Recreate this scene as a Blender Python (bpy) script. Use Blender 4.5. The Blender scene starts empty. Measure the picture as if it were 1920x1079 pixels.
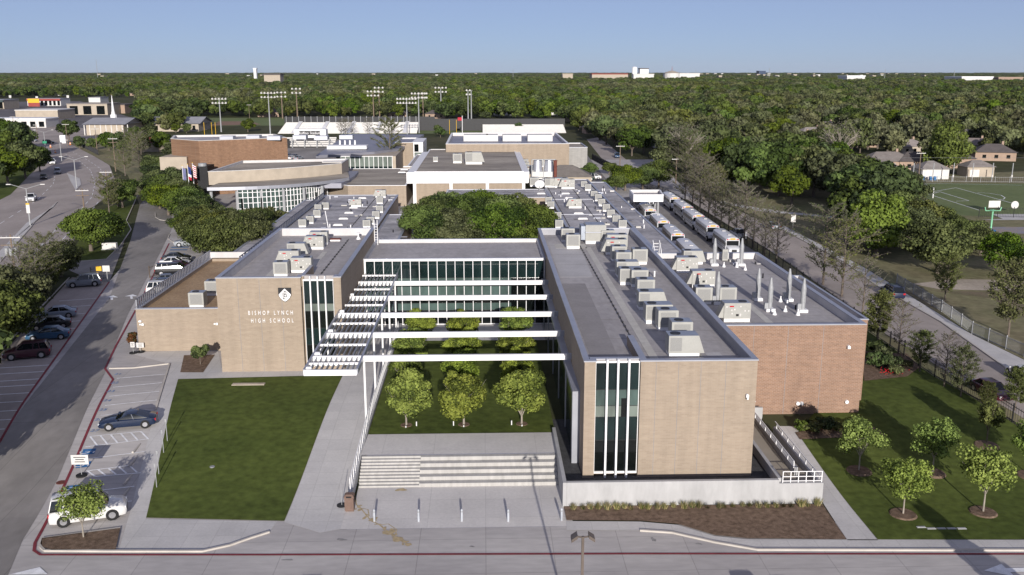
import bpy, bmesh, math, random
import numpy as np
from mathutils import Vector, Matrix
random.seed(7); np.random.seed(7)
R = math.radians
scn = bpy.context.scene
COL = scn.collection
# ---------------------------------------------------------------- camera
F = 1757.0; TH = R(13.0); CH = 31.8; YAW = R(1.75)
cam_d = bpy.data.cameras.new('camera'); cam = bpy.data.objects.new('camera', cam_d); COL.objects.link(cam)
cam.location = (0, 0, CH); cam.rotation_euler = (R(90) - TH, 0, -YAW)
cam_d.sensor_width = 36; cam_d.lens = F / 1920 * 36; cam_d.clip_start = 0.5; cam_d.clip_end = 40000
scn.camera = cam
# ---------------------------------------------------------------- light
SUN_EL = R(14.3); SUN_AZ = R(3.3)      # light travels toward +Y, a little toward -X
world = bpy.data.worlds.new("World"); scn.world = world; world.use_nodes = True
wn = world.node_tree; bg = wn.nodes['Background']
sky = wn.nodes.new('ShaderNodeTexSky'); sky.sky_type = 'NISHITA'; sky.sun_disc = False
sky.sun_elevation = SUN_EL; sky.sun_rotation = math.pi - SUN_AZ
sky.altitude = 100; sky.air_density = 0.55; sky.dust_density = 0.25; sky.ozone_density = 4.5
mixn = wn.nodes.new('ShaderNodeMix'); mixn.data_type = 'RGBA'; mixn.inputs[0].default_value = 0.38; mixn.inputs[7].default_value = (8.6, 8.7, 11.8, 1)
wn.links.new(sky.outputs[0], mixn.inputs[6]); wn.links.new(mixn.outputs[2], bg.inputs[0]); bg.inputs[1].default_value = 0.05
sd = bpy.data.lights.new('sun', 'SUN'); sd.energy = 4.0; sd.angle = R(0.5); sd.color = (1.0, 0.945, 0.885)
sun = bpy.data.objects.new('sun', sd); COL.objects.link(sun)
dv = Vector((-math.sin(SUN_AZ) * math.cos(SUN_EL), math.cos(SUN_AZ) * math.cos(SUN_EL), -math.sin(SUN_EL)))
sun.rotation_euler = dv.to_track_quat('-Z', 'Y').to_euler(); sun.location = (20, -100, 80)
scn.view_settings.view_transform = 'Standard'; scn.view_settings.look = 'None'
scn.view_settings.exposure = 0.45; scn.view_settings.gamma = 1
# ---------------------------------------------------------------- survey helpers
def zg(y):
    t = min(1, max(0, (y - 62) / 24.)); return 1.5 * t * t * (3 - 2 * t)
def ray(px, py):
    x = (px - 960) / F; y = -(py - 539.5) / F
    fy = math.cos(TH) + y * math.sin(TH); fz = -math.sin(TH) + y * math.cos(TH)
    c, s = math.cos(YAW), math.sin(YAW)
    return x * c + fy * s, -x * s + fy * c, fz
def P(px, py, z=1.5):
    X, Y, Z = ray(px, py); t = (z - CH) / Z
    return (X * t, Y * t)
def PG(px, py):
    z = 0
    for _ in range(25):
        x, y = P(px, py, z); z = zg(y)
    return (x, y)
def AT(Y, px, py):
    X, Yr, Z = ray(px, py); t = Y / Yr
    return X * t, CH + Z * t
def proj(X, Y, Z):
    c, s = math.cos(YAW), math.sin(YAW)
    x = X * c - Y * s; y = X * s + Y * c; z = Z - CH
    d = y * math.cos(TH) - z * math.sin(TH); u = y * math.sin(TH) + z * math.cos(TH)
    if d < 1: return (-9999, -9999)
    return (960 + F * x / d, 539.5 - F * u / d)
def inpoly(x, y, p):
    r = False; j = len(p) - 1
    for i in range(len(p)):
        if (p[i][1] > y) != (p[j][1] > y) and x < (p[j][0] - p[i][0]) * (y - p[i][1]) / (p[j][1] - p[i][1]) + p[i][0]: r = not r
        j = i
    return r
# ---------------------------------------------------------------- materials
MATS = {}
def mat(name, col, rough=0.85, var=0.12, scale=0.6, detail=6, metal=0.0, col2=None, spec=0.3, bump=0.0, stretch=(1, 1, 1), rnd=0.0, trans=0.0, fine=0.0):
    if name in MATS: return MATS[name]
    m = bpy.data.materials.new(name); m.use_nodes = True; nt = m.node_tree; N = nt.nodes; Lk = nt.links
    b = N['Principled BSDF']; b.inputs['Roughness'].default_value = rough; b.inputs['Metallic'].default_value = metal
    b.inputs['Specular IOR Level'].default_value = spec
    tc = N.new('ShaderNodeNewGeometry'); mp = N.new('ShaderNodeMapping'); mp.inputs['Scale'].default_value = stretch
    Lk.new(tc.outputs['Position'], mp.inputs['Vector'])
    nz = N.new('ShaderNodeTexNoise'); nz.inputs['Scale'].default_value = scale; nz.inputs['Detail'].default_value = detail; nz.inputs['Roughness'].default_value = 0.62
    Lk.new(mp.outputs[0], nz.inputs['Vector'])
    cr = N.new('ShaderNodeValToRGB'); cr.color_ramp.elements[0].position = 0.32; cr.color_ramp.elements[1].position = 0.68
    c2 = col2 if col2 else tuple(c * (1 - 2 * var) for c in col); c1 = col if col2 else tuple(min(1, c * (1 + var)) for c in col)
    cr.color_ramp.elements[0].color = (*c2, 1); cr.color_ramp.elements[1].color = (*c1, 1)
    Lk.new(nz.outputs['Fac'], cr.inputs['Fac']); out = cr.outputs[0]
    if fine:
        n2 = N.new('ShaderNodeTexNoise'); n2.inputs['Scale'].default_value = scale * 14; n2.inputs['Detail'].default_value = 3
        Lk.new(mp.outputs[0], n2.inputs['Vector'])
        ma = N.new('ShaderNodeMapRange'); ma.inputs[1].default_value = 0.3; ma.inputs[2].default_value = 0.7; ma.inputs[3].default_value = 1 - fine; ma.inputs[4].default_value = 1 + fine
        Lk.new(n2.outputs['Fac'], ma.inputs[0])
        mx = N.new('ShaderNodeVectorMath'); mx.operation = 'SCALE'; Lk.new(out, mx.inputs[0]); Lk.new(ma.outputs[0], mx.inputs['Scale']); out = mx.outputs[0]
    if rnd:
        oi = N.new('ShaderNodeObjectInfo'); hs = N.new('ShaderNodeHueSaturation')
        mr = N.new('ShaderNodeMapRange'); mr.inputs[3].default_value = 1 - rnd; mr.inputs[4].default_value = 1 + rnd
        Lk.new(oi.outputs['Random'], mr.inputs[0]); Lk.new(mr.outputs[0], hs.inputs['Value'])
        m2 = N.new('ShaderNodeMath'); m2.operation = 'MULTIPLY'; m2.inputs[1].default_value = 7.31; Lk.new(oi.outputs['Random'], m2.inputs[0])
        m3 = N.new('ShaderNodeMath'); m3.operation = 'FRACT'; Lk.new(m2.outputs[0], m3.inputs[0])
        mh = N.new('ShaderNodeMapRange'); mh.inputs[3].default_value = 0.487; mh.inputs[4].default_value = 0.518; Lk.new(m3.outputs[0], mh.inputs[0]); Lk.new(mh.outputs[0], hs.inputs['Hue'])
        m4 = N.new('ShaderNodeMath'); m4.operation = 'MULTIPLY'; m4.inputs[1].default_value = 23.7; Lk.new(oi.outputs['Random'], m4.inputs[0])
        m5 = N.new('ShaderNodeMath'); m5.operation = 'FRACT'; Lk.new(m4.outputs[0], m5.inputs[0])
        ms = N.new('ShaderNodeMapRange'); ms.inputs[3].default_value = 1 - 1.1 * rnd; ms.inputs[4].default_value = 1 + .5 * rnd; Lk.new(m5.outputs[0], ms.inputs[0]); Lk.new(ms.outputs[0], hs.inputs['Saturation'])
        Lk.new(out, hs.inputs['Color']); out = hs.outputs[0]
    Lk.new(out, b.inputs['Base Color'])
    if bump:
        bp = N.new('ShaderNodeBump'); bp.inputs['Strength'].default_value = bump; bp.inputs['Distance'].default_value = 0.05
        n3 = N.new('ShaderNodeTexNoise'); n3.inputs['Scale'].default_value = scale * 10; n3.inputs['Detail'].default_value = 4
        Lk.new(tc.outputs['Position'], n3.inputs['Vector']); Lk.new(n3.outputs['Fac'], bp.inputs['Height']); Lk.new(bp.outputs[0], b.inputs['Normal'])
    if trans:
        tr = N.new('ShaderNodeBsdfTranslucent'); ms2 = N.new('ShaderNodeMixShader'); ms2.inputs[0].default_value = trans
        Lk.new(out, tr.inputs['Color']); Lk.new(b.outputs[0], ms2.inputs[1]); Lk.new(tr.outputs[0], ms2.inputs[2]); Lk.new(ms2.outputs[0], N['Material Output'].inputs['Surface'])
    MATS[name] = m; return m
def brick(name, c1, c2, mortar, bw=0.42, bh=0.16, rowvar=0.0):
    m = bpy.data.materials.new(name); m.use_nodes = True; nt = m.node_tree; N = nt.nodes; Lk = nt.links
    b = N['Principled BSDF']; b.inputs['Roughness'].default_value = 0.9; b.inputs['Specular IOR Level'].default_value = 0.15
    g = N.new('ShaderNodeNewGeometry'); s = N.new('ShaderNodeSeparateXYZ'); Lk.new(g.outputs['Position'], s.inputs[0])
    ad = N.new('ShaderNodeMath'); ad.operation = 'ADD'; Lk.new(s.outputs[0], ad.inputs[0]); Lk.new(s.outputs[1], ad.inputs[1])
    cb = N.new('ShaderNodeCombineXYZ'); Lk.new(ad.outputs[0], cb.inputs[0]); Lk.new(s.outputs[2], cb.inputs[1])
    br = N.new('ShaderNodeTexBrick'); br.inputs['Scale'].default_value = 1; br.inputs['Brick Width'].default_value = bw; br.inputs['Row Height'].default_value = bh
    br.inputs['Mortar Size'].default_value = 0.014; br.inputs['Color1'].default_value = (*c1, 1); br.inputs['Color2'].default_value = (*c2, 1); br.inputs['Mortar'].default_value = (*mortar, 1)
    Lk.new(cb.outputs[0], br.inputs['Vector'])
    nz = N.new('ShaderNodeTexNoise'); nz.inputs['Scale'].default_value = 1.0; nz.inputs['Detail'].default_value = 5
    mp = N.new('ShaderNodeMapping'); mp.inputs['Scale'].default_value = (0.5, 3.0, 1); Lk.new(cb.outputs[0], mp.inputs[0]); Lk.new(mp.outputs[0], nz.inputs['Vector'])
    mr = N.new('ShaderNodeMapRange'); mr.inputs[1].default_value = 0.3; mr.inputs[2].default_value = 0.7; mr.inputs[3].default_value = 0.94 - rowvar; mr.inputs[4].default_value = 1.05 + rowvar; Lk.new(nz.outputs['Fac'], mr.inputs[0])
    vm = N.new('ShaderNodeVectorMath'); vm.operation = 'SCALE'; Lk.new(br.outputs['Color'], vm.inputs[0]); Lk.new(mr.outputs[0], vm.inputs['Scale'])
    n2 = N.new('ShaderNodeTexNoise'); n2.inputs['Scale'].default_value = 1.0; n2.inputs['Detail'].default_value = 6
    m2 = N.new('ShaderNodeMapping'); m2.inputs['Scale'].default_value = (1.3, 0.12, 1); Lk.new(cb.outputs[0], m2.inputs[0]); Lk.new(m2.outputs[0], n2.inputs['Vector'])
    r2 = N.new('ShaderNodeMapRange'); r2.inputs[1].default_value = 0.3; r2.inputs[2].default_value = 0.75; r2.inputs[3].default_value = 1.04; r2.inputs[4].default_value = 0.88; Lk.new(n2.outputs['Fac'], r2.inputs[0])
    v2 = N.new('ShaderNodeVectorMath'); v2.operation = 'SCALE'; Lk.new(vm.outputs[0], v2.inputs[0]); Lk.new(r2.outputs[0], v2.inputs['Scale'])
    Lk.new(v2.outputs[0], b.inputs['Base Color']); MATS[name] = m; return m
tan_brick = brick('tan_brick', (0.345, 0.278, 0.21), (0.305, 0.243, 0.183), (0.335, 0.28, 0.222), 0.4, 0.13)
red_brick = brick('orange_brick', (0.30, 0.183, 0.122), (0.235, 0.142, 0.097), (0.33, 0.25, 0.20), 0.34, 0.13, 0.03)
brown_brick = brick('brown_brick', (0.26, 0.155, 0.095), (0.21, 0.12, 0.075), (0.25, 0.17, 0.12), 0.5, 0.25, 0.06)
grey_block = brick('grey_block', (0.34, 0.33, 0.31), (0.31, 0.30, 0.285), (0.3, 0.29, 0.28), 0.8, 0.4)
concrete = mat('concrete', (0.52, 0.49, 0.46), 0.9, 0.07, 0.16, 10, col2=(0.385, 0.36, 0.345), stretch=(.3, 1, 1), fine=0.08, spec=0.2)
def joints(m, sx, sy, dark=0.72):
    """saw-cut slab joints on a concrete sheet"""
    nt = m.node_tree; N = nt.nodes; Lk = nt.links; b = N['Principled BSDF']; src = b.inputs['Base Color'].links[0].from_socket
    g = N.new('ShaderNodeNewGeometry'); br = N.new('ShaderNodeTexBrick'); br.offset = 0; br.inputs['Scale'].default_value = 1
    br.inputs['Brick Width'].default_value = sx; br.inputs['Row Height'].default_value = sy; br.inputs['Mortar Size'].default_value = 0.028; br.inputs['Mortar Smooth'].default_value = 0
    br.inputs['Color1'].default_value = (1, 1, 1, 1); br.inputs['Color2'].default_value = (0.93, 0.93, 0.94, 1); br.inputs['Mortar'].default_value = (dark, dark, dark, 1)
    Lk.new(g.outputs['Position'], br.inputs['Vector'])
    mx = N.new('ShaderNodeVectorMath'); mx.operation = 'MULTIPLY'; Lk.new(src, mx.inputs[0]); Lk.new(br.outputs['Color'], mx.inputs[1]); Lk.new(mx.outputs[0], b.inputs['Base Color'])
joints(concrete, 4.6, 4.6)
walk_m = mat('walk_concrete', (0.56, 0.54, 0.515), 0.9, 0.05, 0.4, 8, fine=0.05, spec=0.2); joints(walk_m, 1.9, 1.9, 0.84)
plaza_m = mat('plaza_concrete', (0.62, 0.59, 0.555), 0.9, 0.05, 0.3, 8, fine=0.05, spec=0.2); joints(plaza_m, 4.2, 3.0, 0.84)
wall_conc = mat('wall_concrete', (0.42, 0.415, 0.41), 0.85, 0.08, 1.0, 6, stretch=(1, 1, 0.3), spec=0.2)
step_m = mat('step_concrete', (0.43, 0.415, 0.39), 0.85, 0.08, 1.1, 7, stretch=(2.5, 1, 0.3), spec=0.2)
drive_m = mat('drive_concrete', (0.285, 0.265, 0.245), 0.9, 0.17, 0.10, 9, stretch=(1.0, 0.5, 1), fine=0.07, spec=0.2); joints(drive_m, 3.9, 40, 0.72)
street_m = mat('street_concrete', (0.39, 0.34, 0.305), 0.9, 0.10, 0.12, 9, stretch=(1, .5, 1), fine=0.06, spec=0.2); joints(street_m, 40, 6, 0.85)
asphalt = mat('asphalt', (0.15, 0.14, 0.145), 0.9, 0.18, 0.12, 9, fine=0.1, spec=0.2)
lawn_m = mat('lawn_grass', (0.098, 0.122, 0.028), 0.95, 0.14, 0.11, 12, col2=(0.062, 0.083, 0.019), fine=0.25, bump=0.6, spec=0.1)
lawn2_m = mat('field_grass', (0.17, 0.20, 0.09), 0.95, 0.12, 0.08, 10, col2=(0.13, 0.165, 0.07), fine=0.12, spec=0.1)
rough_m = mat('rough_grass', (0.17, 0.175, 0.085), 0.95, 0.1, 0.07, 10, col2=(0.24, 0.20, 0.125), fine=0.2, spec=0.1)
far_m = mat('far_ground', (0.05, 0.06, 0.025), 0.95, 0.1, 0.02, 8, col2=(0.09, 0.085, 0.05), fine=0.2, spec=0.05)
mulch = mat('mulch', (0.25, 0.175, 0.125), 0.95, 0.2, 2.5, 8, col2=(0.11, 0.075, 0.052), fine=0.45, bump=1.0, spec=0.1)
gravel = mat('dark_gravel', (0.075, 0.075, 0.078), 0.9, 0.15, 3, 6, fine=0.4, spec=0.2)
dirt = mat('dirt_path', (0.42, 0.36, 0.29), 0.95, 0.12, 0.15, 8, fine=0.12, spec=0.1)
kerb_m = mat('kerb_concrete', (0.50, 0.46, 0.41), 0.85, 0.08, 0.6, spec=0.2)
red_paint = mat('red_kerb_paint', (0.22, 0.035, 0.045), 0.7, 0.15, 1.5, fine=0.25)
white_paint = mat('white_road_paint', (0.85, 0.85, 0.85), 0.7, 0.1, 2.0, fine=0.12)
blue_paint = mat('blue_road_paint', (0.045, 0.16, 0.36), 0.7, 0.12, 2.0)
blue_num = mat('stall_number_paint', (0.16, 0.24, 0.42), 0.7, 0.1, 2.0)
membrane = mat('roof_membrane', (0.43, 0.405, 0.395), 0.75, 0.12, 0.12, 9, fine=0.10, col2=(0.30, 0.28, 0.275), spec=0.3, stretch=(1.3, .6, 1))
membrane2 = mat('aged_membrane', (0.52, 0.50, 0.50), 0.75, 0.2, 0.22, 9, col2=(0.22, 0.21, 0.215), fine=0.25, stretch=(0.5, 1.0, 1))
tan_roof = mat('tan_roof', (0.40, 0.28, 0.165), 0.95, 0.12, 0.3, 9, col2=(0.28, 0.185, 0.105), fine=0.25)
gravel_roof = mat('gravel_roof', (0.44, 0.39, 0.32), 0.95, 0.12, 0.16, 9, col2=(0.20, 0.175, 0.15), fine=0.15, stretch=(0.35, 1.2, 1))
metal_roof = mat('metal_roof', (0.28, 0.28, 0.32), 0.5, 0.06, 0.2, metal=0.3)
lining = mat('parapet_lining', (0.56, 0.54, 0.53), 0.7, 0.06, 0.5, stretch=(1, 1, .3))
coping = mat('coping_metal', (0.42, 0.43, 0.47), 0.4, 0.05, 0.5, metal=0.5)
white_m = mat('white_steel', (0.80, 0.79, 0.78), 0.5, 0.03, 1.0, fine=0.03)
offwhite = mat('off_white', (0.62, 0.60, 0.57), 0.7, 0.05, 1.0)
cream = mat('cream_stucco', (0.42, 0.36, 0.285), 0.9, 0.06, 0.5)
pinkbrick = mat('pale_brick', (0.36, 0.26, 0.195), 0.9, 0.06, 0.5)
shingle = mat('grey_shingle', (0.23, 0.20, 0.18), 0.95, 0.1, 0.6, fine=0.15, rnd=0.2)
darkroof = mat('dark_shingle', (0.11, 0.095, 0.09), 0.95, 0.1, 0.6, fine=0.15)
redroof = mat('red_metal_roof', (0.30, 0.06, 0.05), 0.7, 0.1, 0.5)
ac_m = mat('ac_panel', (0.37, 0.365, 0.335), 0.6, 0.05, 1.0, fine=0.04)
ac_top = mat('ac_top_steel', (0.34, 0.37, 0.42), 0.4, 0.08, 2, metal=0.4)
ac_grille = mat('ac_grille', (0.33, 0.325, 0.31), 0.7, 0.1, 30, 2, col2=(0.20, 0.20, 0.19), stretch=(1, 1, 6))
black_m = mat('black_steel', (0.02, 0.02, 0.022), 0.5, 0.1, 1)
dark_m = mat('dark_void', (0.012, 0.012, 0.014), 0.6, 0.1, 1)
steel = mat('galvanised_steel', (0.34, 0.345, 0.35), 0.6, 0.08, 3, metal=0.2)
rubber = mat('tyre_rubber', (0.02, 0.02, 0.02), 0.9, 0.1, 3)
chrome = mat('wheel_alloy', (0.55, 0.55, 0.57), 0.3, 0.05, 3, metal=0.8)
wood_pole = mat('weathered_wood', (0.20, 0.15, 0.11), 0.9, 0.15, 2, stretch=(4, 4, .5))
bark = mat('bark', (0.16, 0.13, 0.105), 0.95, 0.2, 3, stretch=(3, 3, .6), fine=0.2)
pale_bark = mat('pale_bark', (0.33, 0.29, 0.24), 0.95, 0.15, 3, stretch=(3, 3, .6), fine=0.2)
brown_can = mat('brown_bin', (0.17, 0.11, 0.085), 0.7, 0.1, 3)
rust = mat('rust_pipe', (0.16, 0.05, 0.035), 0.8, 0.15, 3)
stain_m = mat('mud_stain', (0.47, 0.37, 0.22), 0.95, 0.15, 2.5)
oil_m = mat('oil_stain', (0.27, 0.26, 0.25), 0.95, 0.15, 2.5)
def glassm(name, col, rough=0.06):
    m = mat(name, col, rough, 0.25, 0.35, 3, spec=0.6, stretch=(1.2, 1.2, .6)); return m
glass = glassm('dark_glass', (0.010, 0.022, 0.022)); glass2 = glassm('spandrel_glass', (0.07, 0.105, 0.095), 0.12)
glass3 = glassm('pale_blind_glass', (0.17, 0.20, 0.175), 0.15); glassv = glassm('void_glass', (0.006, 0.008, 0.008), 0.08)
car_glass = glassm('car_glass', (0.010, 0.012, 0.014), 0.04)
bus_glass = glassm('bus_glass', (0.045, 0.04, 0.035), 0.15)
lamp_red = mat('tail_lamp', (0.45, 0.015, 0.02), 0.25, 0.05, 3); lamp_amb = mat('amber_lamp', (0.6, 0.18, 0.02), 0.3, 0.05, 3); lamp_wht = mat('head_lamp', (0.75, 0.75, 0.75), 0.15, 0.05, 3)
yellow_m = mat('yellow_sign', (0.70, 0.42, 0.03), 0.6, 0.05, 3)
def paint(name, c):
    if name in MATS: return MATS[name]
    m = mat(name, c, 0.28, 0.04, 2.0, spec=0.5); b = m.node_tree.nodes['Principled BSDF']; b.inputs['Coat Weight'].default_value = 0.45; b.inputs['Coat Roughness'].default_value = 0.08; return m
# foliage: light, mid and dark leaf; the dark one paints shaded gaps into crowns
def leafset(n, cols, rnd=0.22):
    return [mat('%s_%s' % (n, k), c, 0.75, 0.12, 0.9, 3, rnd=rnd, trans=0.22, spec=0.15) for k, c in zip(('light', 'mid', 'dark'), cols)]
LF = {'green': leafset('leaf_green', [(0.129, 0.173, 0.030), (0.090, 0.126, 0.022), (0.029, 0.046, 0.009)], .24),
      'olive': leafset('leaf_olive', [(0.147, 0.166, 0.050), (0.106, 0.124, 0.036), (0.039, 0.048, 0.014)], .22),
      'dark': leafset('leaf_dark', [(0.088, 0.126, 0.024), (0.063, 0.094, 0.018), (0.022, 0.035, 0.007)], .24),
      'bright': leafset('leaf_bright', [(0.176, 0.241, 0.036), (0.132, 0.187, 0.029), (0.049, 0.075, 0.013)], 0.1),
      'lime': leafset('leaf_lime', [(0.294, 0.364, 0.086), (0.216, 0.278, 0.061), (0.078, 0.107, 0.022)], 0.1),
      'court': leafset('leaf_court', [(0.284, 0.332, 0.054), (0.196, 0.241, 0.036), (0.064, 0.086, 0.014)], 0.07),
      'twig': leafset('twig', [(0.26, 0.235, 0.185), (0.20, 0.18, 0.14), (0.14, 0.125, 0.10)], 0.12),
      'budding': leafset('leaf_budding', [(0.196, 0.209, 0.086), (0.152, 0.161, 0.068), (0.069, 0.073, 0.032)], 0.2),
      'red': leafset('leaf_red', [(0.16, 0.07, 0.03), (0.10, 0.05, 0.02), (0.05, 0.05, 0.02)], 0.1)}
# ---------------------------------------------------------------- mesh builder
class MB:
    def __init__(s): s.v = []; s.f = []; s.m = []; s.sm = False
    def add(s, vs, fs, m=0):
        o = len(s.v); s.v += [tuple(v) for v in vs]
        for f in fs: s.f.append([o + i for i in f]); s.m.append(m)
        return s
    def box(s, x0, x1, y0, y1, z0, z1, m=0, mt=None):
        if x0 > x1: x0, x1 = x1, x0
        if y0 > y1: y0, y1 = y1, y0
        if z0 > z1: z0, z1 = z1, z0
        V = [(x0, y0, z0), (x1, y0, z0), (x1, y1, z0), (x0, y1, z0), (x0, y0, z1), (x1, y0, z1), (x1, y1, z1), (x0, y1, z1)]
        s.add(V, [(0, 3, 2, 1), (0, 1, 5, 4), (1, 2, 6, 5), (2, 3, 7, 6), (3, 0, 4, 7)], m); o = len(s.v) - 4
        s.f.append([o, o + 1, o + 2, o + 3]); s.m.append(m if mt is None else mt); return s
    def bbox(s, x0, x1, y0, y1, z0, z1, b=0.03, m=0, mt=None):
        """box with chamfered top edges"""
        V = []
        for (i, z) in ((0, z0), (0, z1 - b), (b, z1)):
            V += [(x0 + i, y0 + i, z), (x1 - i, y0 + i, z), (x1 - i, y1 - i, z), (x0 + i, y1 - i, z)]
        s.add(V, [(0, 3, 2, 1)] + [(a + k, a + (k + 1) % 4, a + 4 + (k + 1) % 4, a + 4 + k) for a in (0, 4) for k in range(4)], m)
        o = len(s.v) - 4; s.f.append([o, o + 1, o + 2, o + 3]); s.m.append(m if mt is None else mt); return s
    def prism(s, pts, z0, z1, m=0, mt=None):
        n = len(pts); a = sum(pts[i][0] * pts[(i + 1) % n][1] - pts[(i + 1) % n][0] * pts[i][1] for i in range(n))
        if a < 0: pts = pts[::-1]
        s.add([(p[0], p[1], z0) for p in pts] + [(p[0], p[1], z1) for p in pts], [(i, (i + 1) % n, n + (i + 1) % n, n + i) for i in range(n)] + [tuple(range(n))[::-1]], m)
        o = len(s.v) - n; s.f.append(list(range(o, o + n))); s.m.append(m if mt is None else mt); return s
    def cyl(s, x, y, z0, z1, r0, r1=None, n=10, m=0):
        r1 = r0 if r1 is None else r1
        V = [(x + r * math.cos(2 * math.pi * i / n), y + r * math.sin(2 * math.pi * i / n), z) for r, z in ((r0, z0), (r1, z1)) for i in range(n)]
        return s.add(V, [(i, (i + 1) % n, n + (i + 1) % n, n + i) for i in range(n)] + [tuple(range(n, 2 * n)), tuple(range(n))[::-1]], m)
    def tube(s, p, q, r0, r1=None, n=6, m=0):
        r1 = r0 if r1 is None else r1; p = Vector(p); q = Vector(q); d = (q - p)
        if d.length < 1e-5: return s
        d.normalize(); a = d.orthogonal().normalized(); b = d.cross(a)
        V = [c + (a * math.cos(2 * math.pi * i / n) + b * math.sin(2 * math.pi * i / n)) * r for c, r in ((p, r0), (q, r1)) for i in range(n)]
        return s.add(V, [(i, (i + 1) % n, n + (i + 1) % n, n + i) for i in range(n)] + [tuple(range(n, 2 * n)), tuple(range(n))[::-1]], m)
    def bar(s, p, q, w, h, m=0):
        """rectangular bar p->q, w wide across, h tall, top at p/q z"""
        p = Vector(p); q = Vector(q); d = (q - p); d.z = 0; d.normalize(); a = Vector((-d.y, d.x, 0)) * w / 2
        V = [p - a, p + a, q + a, q - a]; D = Vector((0, 0, -h))
        return s.add([v + D for v in V] + V, [(0, 1, 2, 3), (4, 7, 6, 5), (0, 4, 5, 1), (1, 5, 6, 2), (2, 6, 7, 3), (3, 7, 4, 0)], m)
    def build(s, name, mats, parent=None, at=None, world=True):
        me = bpy.data.meshes.new(name)
        off = Vector((0, 0, 0))
        if world and parent is not None: off = parent.location.copy()
        if at is not None and parent is None: off = Vector(at)
        me.from_pydata([(v[0] - off.x, v[1] - off.y, v[2] - off.z) for v in s.v], [], s.f)
        if not isinstance(mats, (list, tuple)): mats = [mats]
        for m_ in mats: me.materials.append(m_)
        me.polygons.foreach_set('material_index', s.m)
        if s.sm:
            me.polygons.foreach_set('use_smooth', [True] * len(s.f))
            try: me.set_sharp_from_angle(angle=R(38))
            except Exception: pass
        me.update(); o = bpy.data.objects.new(name, me); COL.objects.link(o)
        if parent is not None: o.parent = parent
        elif at is not None: o.location = at
        return o
def tag(o, label=None, cat=None, group=None, kind=None):
    if label: o['label'] = label
    if cat: o['category'] = cat
    if group: o['group'] = group
    if kind: o['kind'] = kind
    return o
def thing(name, label, cat, loc=(0, 0, 0), rz=0, group=None):
    o = bpy.data.objects.new(name, None); COL.objects.link(o); o.location = loc; o.rotation_euler = (0, 0, rz); o.empty_display_size = 0.5
    return tag(o, label, cat, group)
def copy_tree(o, parent=None):
    c = o.copy(); COL.objects.link(c); c.parent = parent
    if parent is not None: c.matrix_parent_inverse = o.matrix_parent_inverse
    for ch in KIDS(o): copy_tree(ch, c)
    return c
def KIDS(o): return [x for x in o.children]
def dup(o, loc, rz=0, label=None, group=None, sc=None):
    c = copy_tree(o); c.location = loc; c.rotation_euler = (0, 0, rz)
    if sc: c.scale = sc if isinstance(sc, (tuple, list)) else (sc, sc, sc)
    if label: c['label'] = label
    if group: c['group'] = group
    return c
def text_mesh(body, size, name, m, parent, mtx, spacing=1.0, ext=0.02, align='CENTER', sx=1.0):
    cu = bpy.data.curves.new('t', 'FONT'); cu.body = body; cu.size = size; cu.extrude = ext; cu.align_x = align; cu.space_character = spacing; cu.resolution_u = 3
    t = bpy.data.objects.new('t', cu); me = bpy.data.meshes.new_from_object(t); bpy.data.objects.remove(t)
    me.transform(mtx @ Matrix.Diagonal((sx, 1, 1, 1))); me.materials.clear(); me.materials.append(m)
    o = bpy.data.objects.new(name, me); COL.objects.link(o); o.parent = parent
    return o
FACE_CAM = Matrix.Rotation(R(90), 4, 'X')
# ---------------------------------------------------------------- ground sheets
def sheet(name, pts, m, off=0.0, kind='structure', world_pts=True, flat=None):
    bm = bmesh.new(); vs = [bm.verts.new((p[0], p[1], 0)) for p in pts]; bm.faces.new(vs)
    ys = [p[1] for p in pts]
    if flat is None:
        y = 62.0
        while y <= 86.01:
            if min(ys) < y < max(ys): bmesh.ops.bisect_plane(bm, geom=bm.verts[:] + bm.edges[:] + bm.faces[:], plane_co=(0, y, 0), plane_no=(0, 1, 0))
            y += 2.0
    for v in bm.verts: v.co.z = (zg(v.co.y) if flat is None else flat) + off
    bmesh.ops.recalc_face_normals(bm, faces=bm.faces[:])
    for f in bm.faces:
        if f.normal.z < 0: f.normal_flip()
    me = bpy.data.meshes.new(name); bm.to_mesh(me); bm.free(); me.materials.append(m)
    o = bpy.data.objects.new(name, me); COL.objects.link(o)
    if kind: o['kind'] = kind
    return o
def px(pts): return [PG(*p) for p in pts]
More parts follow.
